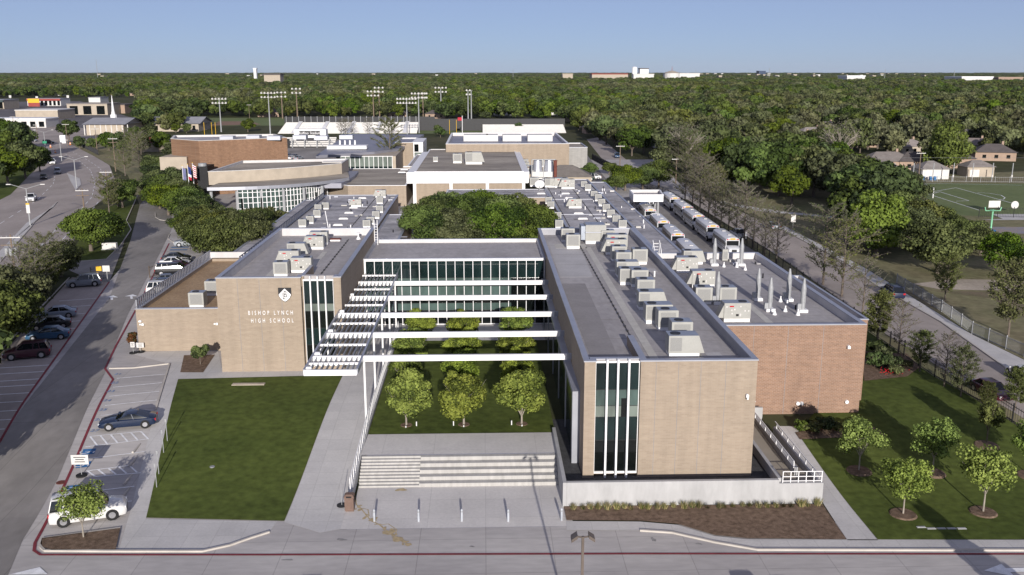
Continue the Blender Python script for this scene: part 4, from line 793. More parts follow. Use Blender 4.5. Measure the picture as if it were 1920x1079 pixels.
# ================================================================ ROOFTOP EQUIPMENT
def ac_cube(W=1.35, D=1.15, H=1.15):
    t = thing('rooftop_unit', 'x', 'air conditioner'); B = MB(); B.box(-W / 2 + .05, W / 2 - .05, -D / 2 + .05, D / 2 - .05, 0, .25); B.build('base_curb', white_m, t)
    B = MB(); B.bbox(-W / 2, W / 2, -D / 2, D / 2, .25, .25 + H, .03, 0, 1); B.build('casing', [ac_m, ac_top], t)
    B = MB(); B.box(-W * .38, W * .38, -D / 2 - .012, -D / 2 - .001, .38, .1 + H); B.build('grille', ac_grille, t)
    B = MB(); B.cyl(-W * .1, 0, .25 + H, .29 + H, .30, n=16); B.build('fan', black_m, t); return t
def ac_wide(W=2.2, D=1.15, H=1.1):
    t = thing('rooftop_unit', 'x', 'air conditioner'); B = MB(); B.box(-W / 2 + .05, W / 2 - .3, -D / 2 + .05, D / 2 - .05, 0, .25); B.build('base_curb', white_m, t)
    B = MB(); V = [(x, y, z) for y in (-D / 2, D / 2) for x, z in ((-W / 2, .25), (W / 2, .25), (W * .33, .25 + H), (-W / 2, .25 + H))]; B.add(V, [(0, 1, 2, 3), (7, 6, 5, 4), (0, 4, 5, 1), (1, 5, 6, 2), (3, 7, 4, 0)], 0); B.add([V[3], V[2], V[6], V[7]], [(0, 1, 2, 3)], 1); B.build('casing', [ac_m, ac_top], t)
    B = MB(); B.box(-W * .46, -W * .14, -D / 2 - .012, -D / 2 - .001, .38, .12 + H); B.build('grille', ac_grille, t)
    B = MB(); B.cyl(-W * .28, 0, .25 + H, .29 + H, .32, n=16); B.build('fan', black_m, t); return t
def ac_panel(W=2.0, D=1.15, H=1.2):
    t = thing('rooftop_unit', 'x', 'air conditioner'); B = MB(); B.box(-W / 2 + .03, W / 2 - .03, -D / 2 + .03, D / 2 - .03, 0, .25); B.build('base_curb', white_m, t)
    B = MB(); B.bbox(-W / 2, W / 2, -D / 2, D / 2, .25, .25 + H, .03, 0, 1); B.add([(-W / 2 - .45, -D / 2 + .1, .3), (-W / 2, -D / 2 + .1, .3), (-W / 2, -D / 2 + .1, .1 + H), (-W / 2 - .45, D / 2 - .1, .3), (-W / 2, D / 2 - .1, .3), (-W / 2, D / 2 - .1, .1 + H)], [(0, 1, 2), (5, 4, 3), (0, 2, 5, 3), (0, 3, 4, 1)]); B.build('casing', [ac_m, ac_top], t)
    B = MB(); r_ = random.Random(3)
    for k in range(9): x = r_.uniform(-W * .42, W * .42); z = r_.uniform(.45, .1 + H); B.box(x - .05, x + .05, -D / 2 - .03, -D / 2 - .001, z - .05, z + .06)
    B.build('valve', offwhite, t); B = MB(); B.box(-W * .3, -W * .14, -D / 2 - .014, -D / 2 - .002, H - .05, H + .05); B.build('label_plate', lamp_red, t)
    B = MB(); B.cyl(W * .25, 0, .25 + H, .29 + H, .32, n=16); B.build('fan', black_m, t)
    B = MB(); B.box(-.1, .1, -D / 2 - .03, -D / 2 - .002, .45, .62); B.build('port', black_m, t); return t
PR = {}
def put_ac(kind, q, z, label, group, sc=1.0, rz=0):
    a = P(*q, z)
    if kind not in PR: PR[kind] = {'c': ac_cube, 'w': ac_wide, 'p': ac_panel}[kind](); o = PR[kind]; o.scale = (sc,) * 3
    else: o = dup(PR[kind], (0, 0, 0), 0, sc=sc)
    o.location = (a[0], a[1] + .55 * sc, z + .005); o.rotation_euler.z = rz; o['label'] = label; o['group'] = group; return o
def c4(x, y): return (1000 + x / 3.853, 400 + y / 3.853)
def c5(x, y): return (1200 + x / 3.371, 400 + y / 3.371)
def c1(x, y): return (250 + x / 3.371, 400 + y / 3.371)
def cl(x, y): return (500 + x / 6.346, 330 + y / 6.346)
def cr_(x, y): return (950 + x / 6.346, 290 + y / 6.346)
KN = {'c': 'square', 'w': 'wide', 'p': 'panelled'}
def row(lst, cv, z, where, sc=1.0, hint=None):
    lst = sorted(lst, key=lambda u: -u[2]); 
    for i, (k, x, y) in enumerate(lst): put_ac(k, cv(x, y), z, '%s %s beige unit back from the camera, %s' % (ORD[i], KN[k], where), 'roof units on the ' + where, sc)
row([('w', 1105, 1040), ('c', 1072, 940), ('c', 972, 850), ('w', 925, 800), ('w', 868, 700), ('c', 812, 610), ('c', 768, 535), ('w', 722, 520), ('w', 695, 465), ('c', 652, 395), ('c', 620, 350), ('p', 600, 300), ('p', 606, 262), ('c', 538, 225), ('c', 770, 372), ('c', 288, 258), ('c', 250, 210)], c4, 9.76, 'right tower roof', 1.3)
a = P(*c4(450, 222), 9.76); BU = thing('large_air_handler', 'largest grey air handler with ribbed side at the rear of the right tower roof', 'air conditioner', (a[0], a[1], 9.76)); B = MB(); B.box(-1.3, 1.3, 0, 2.2, 0, .4); B.build('base_curb', white_m, BU, world=False)
B = MB(); B.bbox(-1.35, 1.35, -.05, 2.6, .4, 2.5, .1, 0, 1); B.build('casing', [ac_m, ac_top], BU, world=False); B = MB(); B.box(-1.4, 1.4, -.3, .1, 1.5, 1.6); B.build('visor', coping, BU, world=False); B = MB(); B.box(-1.9, -1.36, .2, 2.6, .5, 2.3); B.build('side_duct', ac_top, BU, world=False)
row([('p', 297, 378), ('w', 345, 325), ('p', 400, 470), ('c', 402, 578), ('c', 555, 578), ('p', 612, 688)], c5, 8.96, 'orange brick wing roof', 1.25)
row([('p', 1172, 200), ('p', 1145, 230), ('w', 1040, 272), ('p', 985, 328), ('p', 1062, 376), ('c', 932, 402)], c1, 10.51, 'lettered tower roof', 1.12)
put_ac('c', c1(400, 600), 5.91, 'square beige roof unit at the front edge of the brown annex roof', 'roof units on the annex', 1.25); put_ac('c', c1(500, 522), 5.91, 'square beige roof unit tucked against the lettered tower on the annex roof', 'roof units on the annex', 1.25)
row([('c', 700, 400), ('c', 612, 425), ('c', 600, 495), ('c', 515, 570), ('c', 425, 612)], cl, 6.01, 'rear left wing, screen side', .95)
row([('c', 1345, 335), ('c', 1345, 440), ('c', 1300, 510), ('c', 1235, 580), ('c', 1190, 620)], cl, 6.01, 'rear left wing, court side', .95)
put_ac('p', cl(1065, 368), 6.01, 'white panelled unit in the middle of the rear left wing roof', 'roof units on the wings', 1.0); put_ac('p', cl(1355, 262), 6.01, 'white panelled unit at the far end of the rear left wing roof', 'roof units on the wings', 1.1)
row([('c', 920, 392), ('c', 968, 430), ('c', 1040, 515), ('c', 1090, 555), ('c', 1130, 615), ('c', 1185, 680), ('c', 1240, 748), ('c', 1305, 820), ('c', 1380, 880)], cr_, 6.01, 'rear right wing, right hand row', 1.0)
row([('c', 500, 590), ('c', 525, 645), ('c', 605, 780), ('c', 625, 880)], cr_, 6.01, 'rear right wing, left hand row', 1.0)
put_ac('p', cr_(815, 640), 6.01, 'large white panelled unit in the middle of the rear right wing roof', 'roof units on the wings', 1.25)
row([('p', 650, 395), ('p', 730, 412), ('c', 330, 385), ('w', 540, 392), ('p', 290, 235), ('c', 215, 150), ('w', 395, 150), ('c', 225, 190), ('w', 370, 290)], cr_, 6.01, 'plant area beside the gymnasium', 1.5)
for i, (k, x, y, s_) in enumerate([('c', 757, 415, 1.7), ('w', 915, 425, 2.2), ('c', 560, 402, .9)]): put_ac(k, (700 + x / 4.8, 220 + y / 4.8), 9.16, ['medium unit in the middle of the streaked gymnasium roof', 'largest unit on the streaked gymnasium roof', 'smallest unit at the left of the gymnasium roof'][i], 'units on the gymnasium roof', s_)
sk = None
def skyl(q, z, label, s_=1.0):
    global sk
    a = P(*q, z)
    if sk is None: sk = thing('skylight', label, 'skylight', (0, 0, 0)); B = MB(); B.bbox(-1.1, 1.1, -.45, .45, 0, .18, .05); B.build('kerb', white_m, sk); B = MB(); B.bbox(-1.0, 1.0, -.38, .38, .181, .36, .14); B.build('dome', offwhite, sk); o = sk
    else: o = dup(sk, (0, 0, 0))
    o.location = (a[0], a[1], z + .005); o.scale = (s_,) * 3; o['label'] = label; o['group'] = 'white dome skylights on the rear wings'
for i, q in enumerate([(850, 590), (915, 515), (980, 445), (1035, 385), (1140, 270)]): skyl(cl(*q), 6.01, ORD[i] + ' white skylight along the middle of the rear left wing roof', .75)
for i, q in enumerate([(905, 770), (855, 705), (740, 523), (700, 470), (410, 470)]): skyl(cr_(*q), 6.01, ORD[i] + ' white skylight along the rear right wing roof', .8)
for i, q in enumerate([(1240, 668), (1268, 635), (1298, 600)]): skyl((560 + q[0] / 6.4, 220 + q[1] / 6.4), 6.62, ORD[i] + ' white skylight beside the gymnasium left wall', .9)
# exhaust stacks
ES = None
for i, q in enumerate([(820, 620), (1028, 625), (490, 575), (745, 552), (938, 555), (470, 332), (640, 332)]):
    a = P(*c5(*q), 8.96)
    if ES is None:
        ES = thing('exhaust_stack', 'x', 'exhaust stack'); B = MB(); B.box(-.42, .42, -.42, .42, 0, .28); B.build('base_curb', white_m, ES); B = MB(); B.sm = True; B.cyl(0, 0, .28, .9, .24, n=14); B.cyl(0, 0, .9, 2.3, .24, .26, n=14); B.cyl(0, 0, 2.3, 3.35, .26, .08, n=14); B.build('stack', steel, ES)
        B = MB(); B.bbox(-.55, -.2, -.2, .2, .3, .85, .05); B.build('motor_box', steel, ES); B = MB(); B.cyl(.12, -.22, .9, 1.7, .05); B.build('pipe', steel, ES); o = ES
    else: o = dup(ES, (0, 0, 0))
    o.location = (a[0], a[1] + .1, 8.96); o['group'] = 'exhaust stacks on the orange brick wing'
    o['label'] = 'tall pointed steel exhaust stack, ' + ['front middle one of the group', 'front right one, nearest the right parapet', 'leftmost one standing between two roof units', 'second row, in the middle', 'second row, near the right parapet', 'rear left one by the white back parapet', 'rear right one by the white back parapet'][i]
VC = None
for i, q in enumerate([(530, 340), (612, 342), (665, 360), (888, 560), (850, 642), (918, 622), (998, 645)]):
    a = P(*c5(*q), 8.96)
    if VC is None: VC = thing('roof_vent', 'x', 'vent'); B = MB(); B.cyl(0, 0, 0, .35, .22, .09, n=10); B.build('flashing', white_m, VC); B = MB(); B.cyl(0, 0, .35, .6, .07, n=8); B.build('pipe', white_m, VC); o = VC
    else: o = dup(VC, (0, 0, 0))
    o.location = (a[0], a[1], 8.955); o['group'] = 'small vents on the orange brick wing'; o['label'] = 'small white cone vent on the brick wing, ' + ['by the rear left stack', 'between the two rear stacks', 'right of the rear right stack', 'between the two second row stacks', 'just right of the front middle stack', 'between the two front stacks', 'just left of the front right stack'][i]
a = P(*c5(538, 305), 8.96); o = thing('wall_condenser', 'small grey condenser at the rear parapet between two stacks', 'air conditioner', (a[0], a[1], 8.96)); MB().bbox(-.35, .35, 0, .4, .1, 1.5, .04).build('casing', ac_m, o, world=False); MB().box(-.25, .25, -.012, -.002, .3, 1.2).build('grille', ac_grille, o, world=False)
a = P(618, 441, 10.5); o = thing('radio_mast', 'white slanted mast at the rear of the lettered tower roof', 'mast', (a[0], a[1], 10.5)); B = MB(); B.tube((0, 0, 0), (-.5, .3, 3.2), .06, .05); B.build('mast', white_m, o, world=False); B = MB(); B.cyl(0, 0, 0, .25, .2, .1); B.build('foot', white_m, o, world=False)
for (q, z, l) in ((c1(1277, 175), 10.51, 'rust red hatch at the rear of the lettered tower roof'), (c4(605, 208), 9.76, 'rust red hatch at the rear of the right tower roof')):
    a = P(*q, z); o = thing('roof_hatch', l, 'hatch', (a[0], a[1], z)); MB().box(-.65, .65, -.35, .35, 0, .2).build('kerb', white_m, o, world=False); MB().bbox(-.7, .7, -.4, .4, .2, .32, .03).build('lid', rust, o, world=False)
a = P(*c1(1423, 165), 10.51); o = thing('turbine_vent', 'small white cone vent by the right parapet of the lettered tower', 'vent', (a[0], a[1], 10.51)); MB().cyl(0, 0, 0, .35, .32, .12, 10).cyl(0, 0, .35, .75, .1, n=8).cyl(0, 0, .75, .9, .22, .22, 10).build('vent', white_m, o, world=False)
a = P(*cr_(577, 305), 6); o = thing('flue', 'rust red round flue standing in the plant area', 'flue', (a[0], a[1], 6)); MB().cyl(0, 0, 0, 4.6, .4, n=12).build('pipe', rust, o, world=False); MB().cyl(0, 0, 4.6, 4.8, .5, n=12).build('cap', rust, o, world=False)
a = P(*cr_(440, 295), 6); o = thing('cooling_tower', 'twin cooling tower in a steel frame in the plant area', 'cooling tower', (a[0], a[1], 6))
for x in (-1.4, 1.4): B = MB(); B.cyl(x, 1.5, 1.8, 4.6, 1.25, 1.0, n=14); B.build('fan_shroud', coping, o, world=False)
B = MB(); B.box(-2.8, 2.8, 0, 3, .5, 1.8); B.build('basin', offwhite, o, world=False); B = MB()
for x in (-2.9, 0, 2.9): B.box(x - .1, x + .1, -.2, 0, 0, 4.8)
B.box(-3, 3, -.2, 0, 4.7, 4.9); B.build('frame', steel, o, world=False)
a = P(*cr_(392, 430), 6); o = thing('satellite_dish', 'white round satellite dish in front of the plant area', 'dish', (a[0], a[1], 6)); B = MB(); B.tube((0, 0, 1.4), (0, .25, 1.55), 1.1, 1.0, 18); B.build('dish', white_m, o, world=False); MB().cyl(0, .3, 0, 1.4, .08).build('mount', steel, o, world=False)
a = P(*cr_(585, 262), 1.5); o = thing('small_hip_building', 'small pale hip roofed block between the plant area and the tan hall', 'building', (P(*cr_(590, 262), 3)[0], 246, 1.5)); x0, x1 = -4.5, 8
MB().box(x0, x1, 0, 12, 0, 3.2).build('wall', cream, o, world=False); B = MB(); B.add([(x0 - .4, -.4, 3.2), (x1 + .4, -.4, 3.2), (x1 + .4, 12.4, 3.2), (x0 - .4, 12.4, 3.2), (0, 6, 5.8), (3.5, 6, 5.8)], [(0, 1, 5, 4), (1, 2, 5), (2, 3, 4, 5), (3, 0, 4)]); B.build('roof', shingle, o, world=False)
a = P(*c4(900, 280), 9.0); o = thing('access_ladder', 'white steel ladder frame over the parapet between two roofs', 'ladder', (21.0, 112.5, 8.9)); B = MB()
for x in (-.3, .5): B.tube((x, 0, 0), (x, 0, 2.7), .05); B.tube((x, -1.4, 1.7), (x, 0, 2.7), .05); B.tube((x, -1.4, 0), (x, -1.4, 1.7), .05)
for k in range(6): B.tube((-.3, 0, .4 + k * .38), (.5, 0, .4 + k * .38), .035)
B.build('frame', white_m, o, world=False)
# ================================================================ VEHICLES
def loft(B, st, m=0):
    """st: list of rings (same count) -> closed hull"""
    n = len(st[0]); o = len(B.v)
    for r_ in st: B.v += [tuple(p) for p in r_]
    for i in range(len(st) - 1):
        for k in range(n): B.f.append([o + i * n + k, o + i * n + (k + 1) % n, o + (i + 1) * n + (k + 1) % n, o + (i + 1) * n + k]); B.m.append(m)
    B.f.append([o + k for k in range(n)][::-1]); B.m.append(m); B.f.append([o + (len(st) - 1) * n + k for k in range(n)]); B.m.append(m)
CT = {'sedan': dict(L=4.7, W=1.82, H=1.45, belt=.95, g=((-1.75, 1.05), (-1.0, .25)), hood=.86, tail=.98),
      'coupe': dict(L=4.8, W=1.86, H=1.32, belt=.88, g=((-1.9, .95), (-.75, -.05)), hood=.80, tail=.92),
      'suv': dict(L=4.7, W=1.88, H=1.75, belt=1.08, g=((-2.2, 1.05), (-1.9, .35)), hood=1.03, tail=1.08),
      'big_suv': dict(L=5.2, W=2.0, H=2.0, belt=1.2, g=((-2.5, 1.35), (-2.3, .7)), hood=1.12, tail=1.18),
      'van': dict(L=5.2, W=1.98, H=1.8, belt=1.05, g=((-2.45, 1.7), (-2.25, .75)), hood=1.0, tail=1.05),
      'pickup': dict(L=5.6, W=1.98, H=1.85, belt=1.12, g=((-.55, 1.25), (-.4, .6)), hood=1.12, tail=1.12)}
def car(kind, color, label, pos, heading, group=None, wh=True):
    c = CT[kind]; L, W, H, bz_ = c['L'] / 2, c['W'] / 2, c['H'], c['belt']; pm = paint('paint_%s_%s_%s' % tuple(('%.2f' % q).replace('.', '') for q in color), color)
    t = thing('parked_' + {'big_suv': 'suv'}.get(kind, kind) if group is None or 'moving' not in (group or '') else 'car', label, {'van': 'van', 'pickup': 'pickup truck'}.get(kind, 'car'), (pos[0], pos[1], zg(pos[1]) + .02), heading, group)
    st = []
    for x, w, z0, z1 in ((-L, .86, .42, .70), (-L + .07, .94, .28, .90 * c['tail']), (-L + .35, .99, .24, c['tail']), (-L * .45, 1.0, .22, bz_ + .01), (0, 1.0, .22, bz_), (L * .42, 1.0, .22, bz_ - .02), (L * .62, 1.0, .22, c['hood']), (L - .38, .97, .24, c['hood'] * .93), (L - .1, .90, .28, c['hood'] * .82), (L, .80, .40, c['hood'] * .68)):
        w *= W; st.append([(x, -w * .93, z0), (x, -w, z0 + .12), (x, -w, (z0 + z1) / 2 + .05), (x, -w * .97, z1 - .08), (x, -w * .86, z1), (x, w * .86, z1), (x, w * .97, z1 - .08), (x, w, (z0 + z1) / 2 + .05), (x, w, z0 + .12), (x, w * .93, z0)][::-1])
    B = MB(); B.sm = True; loft(B, st); B.build('body', pm, t, world=False)
    (b0, b1), (t0, t1) = c['g']; tw = W * .70; bw = W * .90; B = MB(); B.sm = True; rt = H
    mid = lambda f: (b0 + (t0 - b0) * f, b1 + (t1 - b1) * f, bw + (tw - bw) * f, bz_ - .03 + (rt - bz_ + .03) * f)
    rg = []
    for f in (0, .5, .94): x0, x1, w, z = mid(f); w *= 1 + .02 * (f == .5); rg.append([(x0, -w, z), (x1, -w * .93, z), (x1 + .06, 0, z), (x1, w * .93, z), (x0, w, z), (x0 - .05, 0, z)])
    loft(B, rg); B.build('window_glass', car_glass, t, world=False)
    B = MB(); B.sm = True; x0, x1, w, z = mid(.93); r1 = [(x0 - .03, -w - .01, z), (x1 + .03, -w * .95, z), (x1 + .10, 0, z), (x1 + .03, w * .95, z), (x0 - .03, w + .01, z), (x0 - .08, 0, z)]
    loft(B, [r1, [(p[0] * .98 + (t0 + t1) * .01, p[1] * .94, H - .015) for p in r1], [(p[0] * .8 + (t0 + t1) * .1, p[1] * .78, H + .02) for p in r1]]); B.build('roof', pm, t, world=False)
    for s in (-1, 1):
        for fx in ((b0, t0), (b1, t1), ((b0 + b1) / 2 - .1, (t0 + t1) / 2)) + (((b0 * .62, t0 * .66),) if kind in ('suv', 'big_suv', 'van') else ()): MB().tube((fx[0], s * (bw + .005), bz_ - .02), (fx[1], s * (tw + .01), H - .05), .045, n=4).build('window_pillar', pm, t, world=False)
    for wx in (-L * .62, L * .62):
        for s in (-1, 1):
            r = .34 if kind in ('sedan', 'coupe') else .39; B = MB(); B.tube((wx, s * (W - .16), r), (wx, s * (W + .012), r), r * 1.14, n=16); B.build('wheel_arch', dark_m, t, world=False)
            B = MB(); B.tube((wx, s * (W - .2), r), (wx, s * (W + .025), r), r, n=18); wo = B.build('tyre', rubber, t, world=False)
            B = MB(); B.tube((wx, s * (W - .1), r), (wx, s * (W + .035), r), r * .62, n=12); B.build('rim', chrome, wo, world=False)
    for s in (-1, 1):
        B = MB(); B.box(L - .22, L - .035, s * W * .50, s * W * .84, c['hood'] * .62, c['hood'] * .80); B.build('headlight', lamp_wht, t, world=False)
        B = MB(); B.box(-L - .005, -L + .16, s * W * .60, s * W * .92, c['tail'] * .66, c['tail'] * .86); B.build('tail_light', lamp_red, t, world=False)
        B = MB(); B.bbox(b1 - .25, b1 - .05, s * W * 1.0, s * (W + .17), bz_ - .02, bz_ + .13, .02); B.build('mirror', pm, t, world=False)
    B = MB(); B.box(L - .06, L + .012, -W * .45, W * .45, .40, c['hood'] * .60); B.build('grille', black_m, t, world=False)
    if kind == 'pickup': B = MB(); B.box(-L + .15, -.7, -W * .85, W * .85, 1.0, 1.135); B.build('truck_bed', dark_m, t, world=False)
    if kind in ('big_suv', 'suv'):
        B = MB()
        for s in (-1, 1): B.tube((t0 + .1, s * tw * .85, H + .05), (t1 - .1, s * tw * .85, H + .05), .025, n=4)
        B.build('roof_rail', black_m, t, world=False)
    return t
def car_w(kind, color, label, rear, front, group=None):
    """placed from the two near-side wheel contact points"""
    a = Vector(PG(*rear)); b = Vector(PG(*front)); d = (b - a).normalized(); n = Vector((-d.y, d.x)); n = n if n.y > 0 else -n; c = (a + b) / 2 + n * (CT[kind]['W'] / 2)
    return car(kind, color, label, c, math.atan2(d.y, d.x), group)
NAVY = (.006, .016, .045); BLK = (.012, .012, .014); SILV = (.30, .32, .34); WHT = (.70, .70, .69); MAR = (.09, .012, .025); GRY = (.12, .125, .13); BLU = (.02, .07, .16)
gl = 'cars parked in the left lot'; ga = 'cars parked beside the annex'
car_w('suv', (.20, .22, .25), 'grey compact suv parked alone near the gate at the head of the left lot', (175, 538), (140, 540.5), gl)
car_w('sedan', (.26, .30, .36), 'silver blue sedan, first of the three parked together in the left lot', (126.4, 597.3), (84, 600.5), gl)
car_w('sedan', BLK, 'black sedan between the silver one and the blue one in the left lot', (116, 617), (72, 621), gl)
car_w('sedan', (.03, .09, .17), 'blue sedan, lowest of the three parked together in the left lot', (110.6, 637.8), (67, 641), gl)
car_w('suv', (.05, .008, .02), 'dark maroon boxy suv with glinting rear window in the left lot', (72.3, 673), (27.3, 677), gl)
car_w('coupe', NAVY, 'dark blue sports coupe parked in the pale stalls by the lawn', (265.8, 805), (211.4, 810.5), 'cars by the entrance lawn')
car_w('big_suv', (.66, .65, .63), 'long white suv behind the small tree in the island bed', (126, 989), (205.8, 977), 'cars by the entrance lawn')
for kd, cc, lb, r_, f_ in (('suv', WHT, 'white suv parked nearest the annex corner', (286, 553.6), (328, 551)), ('sedan', NAVY, 'dark blue sedan parked just beyond the white suv by the annex', (291, 544), (332, 542)), ('sedan', (.10, .11, .13), 'grey sedan, third from the annex corner', (296, 536), (336, 534)),
                           ('van', BLK, 'black people carrier by the gate post beside the annex', (305, 518), (342, 516.5)), ('sedan', (.05, .01, .02), 'dark sedan with red tail lamps just beyond the black van', (345, 508.5), (310, 509.5)), ('sedan', WHT, 'white sedan between two dark cars beyond the black van', (308, 501.5), (345, 500)), ('sedan', BLK, 'black sedan furthest along the row beyond the annex', (312, 493.5), (349, 492)), ('suv', SILV, 'silver suv half hidden under the oaks beyond the annex', (368, 462.5), (336, 464))):
    car_w(kd, cc, lb, r_, f_, ga)
dav = math.atan2(PG(58, 380)[1] - PG(85, 320)[1], PG(58, 380)[0] - PG(85, 320)[0])
for kd, cc, lb, q, hd in (('pickup', WHT, 'white pickup on the avenue near the lamp post with a banner', (59, 377), -1.25), ('sedan', BLK, 'dark car on the avenue just past the white pickup', (82, 336), -1.15), ('suv', SILV, 'silver suv on the avenue beside the median nose', (108, 326), -1.2), ('suv', WHT, 'white suv furthest up the avenue before the junction', (99, 308), -1.2), ('suv', BLK, 'black suv at the avenue junction under the lamp', (91, 270), .2), ('sedan', NAVY, 'dark car at the left of the avenue junction', (60, 266), .1)):
    car(kd, cc, lb, PG(*q), hd, 'cars driving on the avenue')
def hd(p, q): a = PG(*p); b = PG(*q); return math.atan2(b[1] - a[1], b[0] - a[0])
car('suv', (.015, .02, .05), 'dark car driving away beside the sidewalk on the right hand street', PG(1672, 556), hd((1765, 605), (1640, 534)), 'cars on the street')
car('sedan', MAR, 'dark red sedan at the kerb behind the iron fence', PG(1858, 742), hd((1752, 690), (1900, 775)), 'cars on the street')
car('sedan', WHT, 'white sedan at the right picture edge on the street', PG(1918, 712), hd((1765, 605), (1900, 695)) + math.pi, 'cars on the street')
car('pickup', WHT, 'white pickup on the street behind the bare trees beside the buses', PG(1384, 447), hd((1300, 390), (1440, 468)), 'cars on the street')
car('sedan', SILV, 'silver car at the far kerb of the street by the park path', PG(1449, 429), hd((1590, 496), (1462, 429)), 'cars on the street')
car('suv', BLU, 'blue car far up the street near the crossing', PG(1157, 296), hd((1140, 270), (1180, 305)), 'cars on the street')
car('pickup', WHT, 'white pickup beside the corner of the tan hall', PG(1070, 300), 0.1, 'cars in the rear yard'); car('big_suv', (.01, .03, .025), 'dark green suv behind the rear right wing', PG(1098, 338), 3.1, 'cars in the rear yard'); car('sedan', WHT, 'white car next to the dark green suv in the rear yard', PG(1112, 336), 3.1, 'cars in the rear yard')
for i, (q, c_) in enumerate([((541, 296), NAVY), ((547, 299), WHT), ((553, 297), BLK), ((560, 300), SILV), ((690, 232 + 20), GRY)][:4]): car('sedan', c_, ['blue', 'white', 'black', 'silver'][i] + ' car in the small lot right of the brown flytower', PG(*q), 1.3, 'cars beside the flytower')
random.seed(21)
for i in range(12): car(random.choice(('sedan', 'suv')), random.choice((WHT, BLK, SILV, MAR, NAVY)), 'car in the distant shop car park at the upper left', PG(88 + (i % 6) * 9 + random.uniform(-2, 2), 207 + (i // 6) * 12), 1.4 + random.uniform(-.1, .1), 'cars in the distant shop car park')
for i, (q, kd, dy) in enumerate([((515, 1072), 'sedan', 6.6), ((590, 1064), 'suv', 8.2), ((1378, 1056), 'suv', 8.2), ((1447, 1070), 'sedan', 6.6)]):
    a = PG(*q); car(kd, (GRY, BLK, SILV, NAVY)[i], ['leftmost grey sedan', 'black suv', 'silver suv', 'rightmost navy sedan'][i] + ' parked in the front lot just below the picture, throwing its shadow in', (a[0] + .4, a[1] - dy), R(90), 'cars parked in the front lot')
# --- buses
def build_bus():
    t = thing('school_bus', 'x', 'bus'); W = 1.22; B = MB(); B.sm = True; st = []
    for x, k in ((-5.6, .9), (-5.45, 1), (4.0, 1), (4.1, .97)): st.append([(x, -W * k, .5), (x, -W * k, 2.35), (x, -W * .93 * k, 2.72 * (.5 + k / 2)), (x, -W * .6 * k, 2.95 * (.5 + k / 2)), (x, 0, 3.02 * (.5 + k / 2)), (x, W * .6 * k, 2.95 * (.5 + k / 2)), (x, W * .93 * k, 2.72 * (.5 + k / 2)), (x, W * k, 2.35), (x, W * k, .5)][::-1])
    loft(B, st); B.build('body', paint('bus_white', (.55, .56, .58)), t)
    B = MB(); B.sm = True; loft(B, [[(x, -w, .55), (x, -w, z - .15), (x, -w * .8, z), (x, w * .8, z), (x, w, z - .15), (x, w, .55)][::-1] for x, w, z in ((4.05, 1.1, 1.68), (5.2, .98, 1.5), (5.45, .85, 1.3))]); B.build('hood', MATS['bus_white'], t)
    for s in (-1, 1):
        B = MB()
        for k in range(11): x = -5.1 + k * .8; B.box(x, x + .66, s * (W - .02), s * (W + .012), 1.62, 2.25)
        B.build('side_windows', bus_glass, t); B = MB(); B.box(-5.4, 3.9, s * (W - .02), s * (W + .016), 1.05, 1.13); B.box(-5.4, 3.9, s * (W - .02), s * (W + .016), 1.4, 1.45); B.build('side_stripe', black_m, t)
        B = MB(); B.box(5.3, 5.47, s * .45, s * .8, .85, 1.12); B.build('headlight', lamp_wht, t)
        B = MB(); B.box(4.02, 4.13, s * .75, s * 1.0, 2.56, 2.74); B.build('warning_lamp', lamp_red, t); B = MB(); B.box(4.02, 4.13, s * .50, s * .62, 2.62, 2.74); B.build('amber_lamp', lamp_amb, t)
        B = MB(); B.bbox(4.5, 4.6, s * 1.25, s * 1.5, 1.7, 2.2, .02); B.tube((4.1, s * 1.2, 2.2), (4.55, s * 1.35, 2.1), .03); B.build('mirror', black_m, t)
        for x in (-3.2, 4.5): B = MB(); B.tube((x, s * (W - .3), .5), (x, s * (W + .02), .5), .5, n=18); w_ = B.build('tyre', rubber, t); B = MB(); B.tube((x, s * (W - .2), .5), (x, s * (W + .03), .5), .26, n=12); B.build('rim', chrome, w_)
    B = MB(); B.box(4.03, 4.14, -1.02, 1.02, 1.62, 2.42); B.build('windscreen', car_glass, t); B = MB(); B.box(-5.62, -5.5, -.8, .8, 1.5, 2.2); B.build('rear_window', car_glass, t)
    B = MB(); B.box(5.44, 5.5, -.42, .42, .75, 1.15); B.build('grille', black_m, t); B = MB(); B.box(5.4, 5.62, -1.1, 1.1, .42, .68); B.build('bumper', black_m, t)
    B = MB(); B.box(4.05, 4.16, -.42, .42, 2.6, 2.86); so = B.build('sign_panel', yellow_m, t)
    text_mesh('SCHOOL BUS', .17, 'lettering', black_m, so, Matrix.Translation((4.165, 0, 2.67)) @ Matrix.Rotation(R(90), 4, 'Z') @ FACE_CAM, ext=.003, sx=.72)
    for x in (-2.6, 1.6): B = MB(); B.bbox(x - .3, x + .3, -.3, .3, 3.0, 3.1, .03); B.build('roof_hatch', offwhite, t)
    return t
BS = build_bus(); k = 0
for side, lst in (('left', [(1301, 468), (1271.3, 438.7), (1244.5, 415), (1220, 393), (1204, 374)]), ('right', [(1374, 447.5), (1337, 423), (1310, 404), (1289.5, 387.5), (1266, 371)])):
    pts = [Vector(P(q[0], q[1], 4.35)) for q in lst]
    for i, p in enumerate(pts):
        d = (pts[0] - pts[-1]).normalized(); o = BS if k == 0 else dup(BS, (0, 0, 0)); k += 1; o.location = (p.x - d.x * 4.05, p.y - d.y * 4.05, 1.52); o.rotation_euler.z = math.atan2(d.y, d.x)
        o['label'] = '%s white school bus in the %s hand row of the bus yard' % (ORD[i], side) if i else 'nearest white school bus in the %s hand row of the bus yard' % side; o['group'] = 'school buses waiting in two rows'
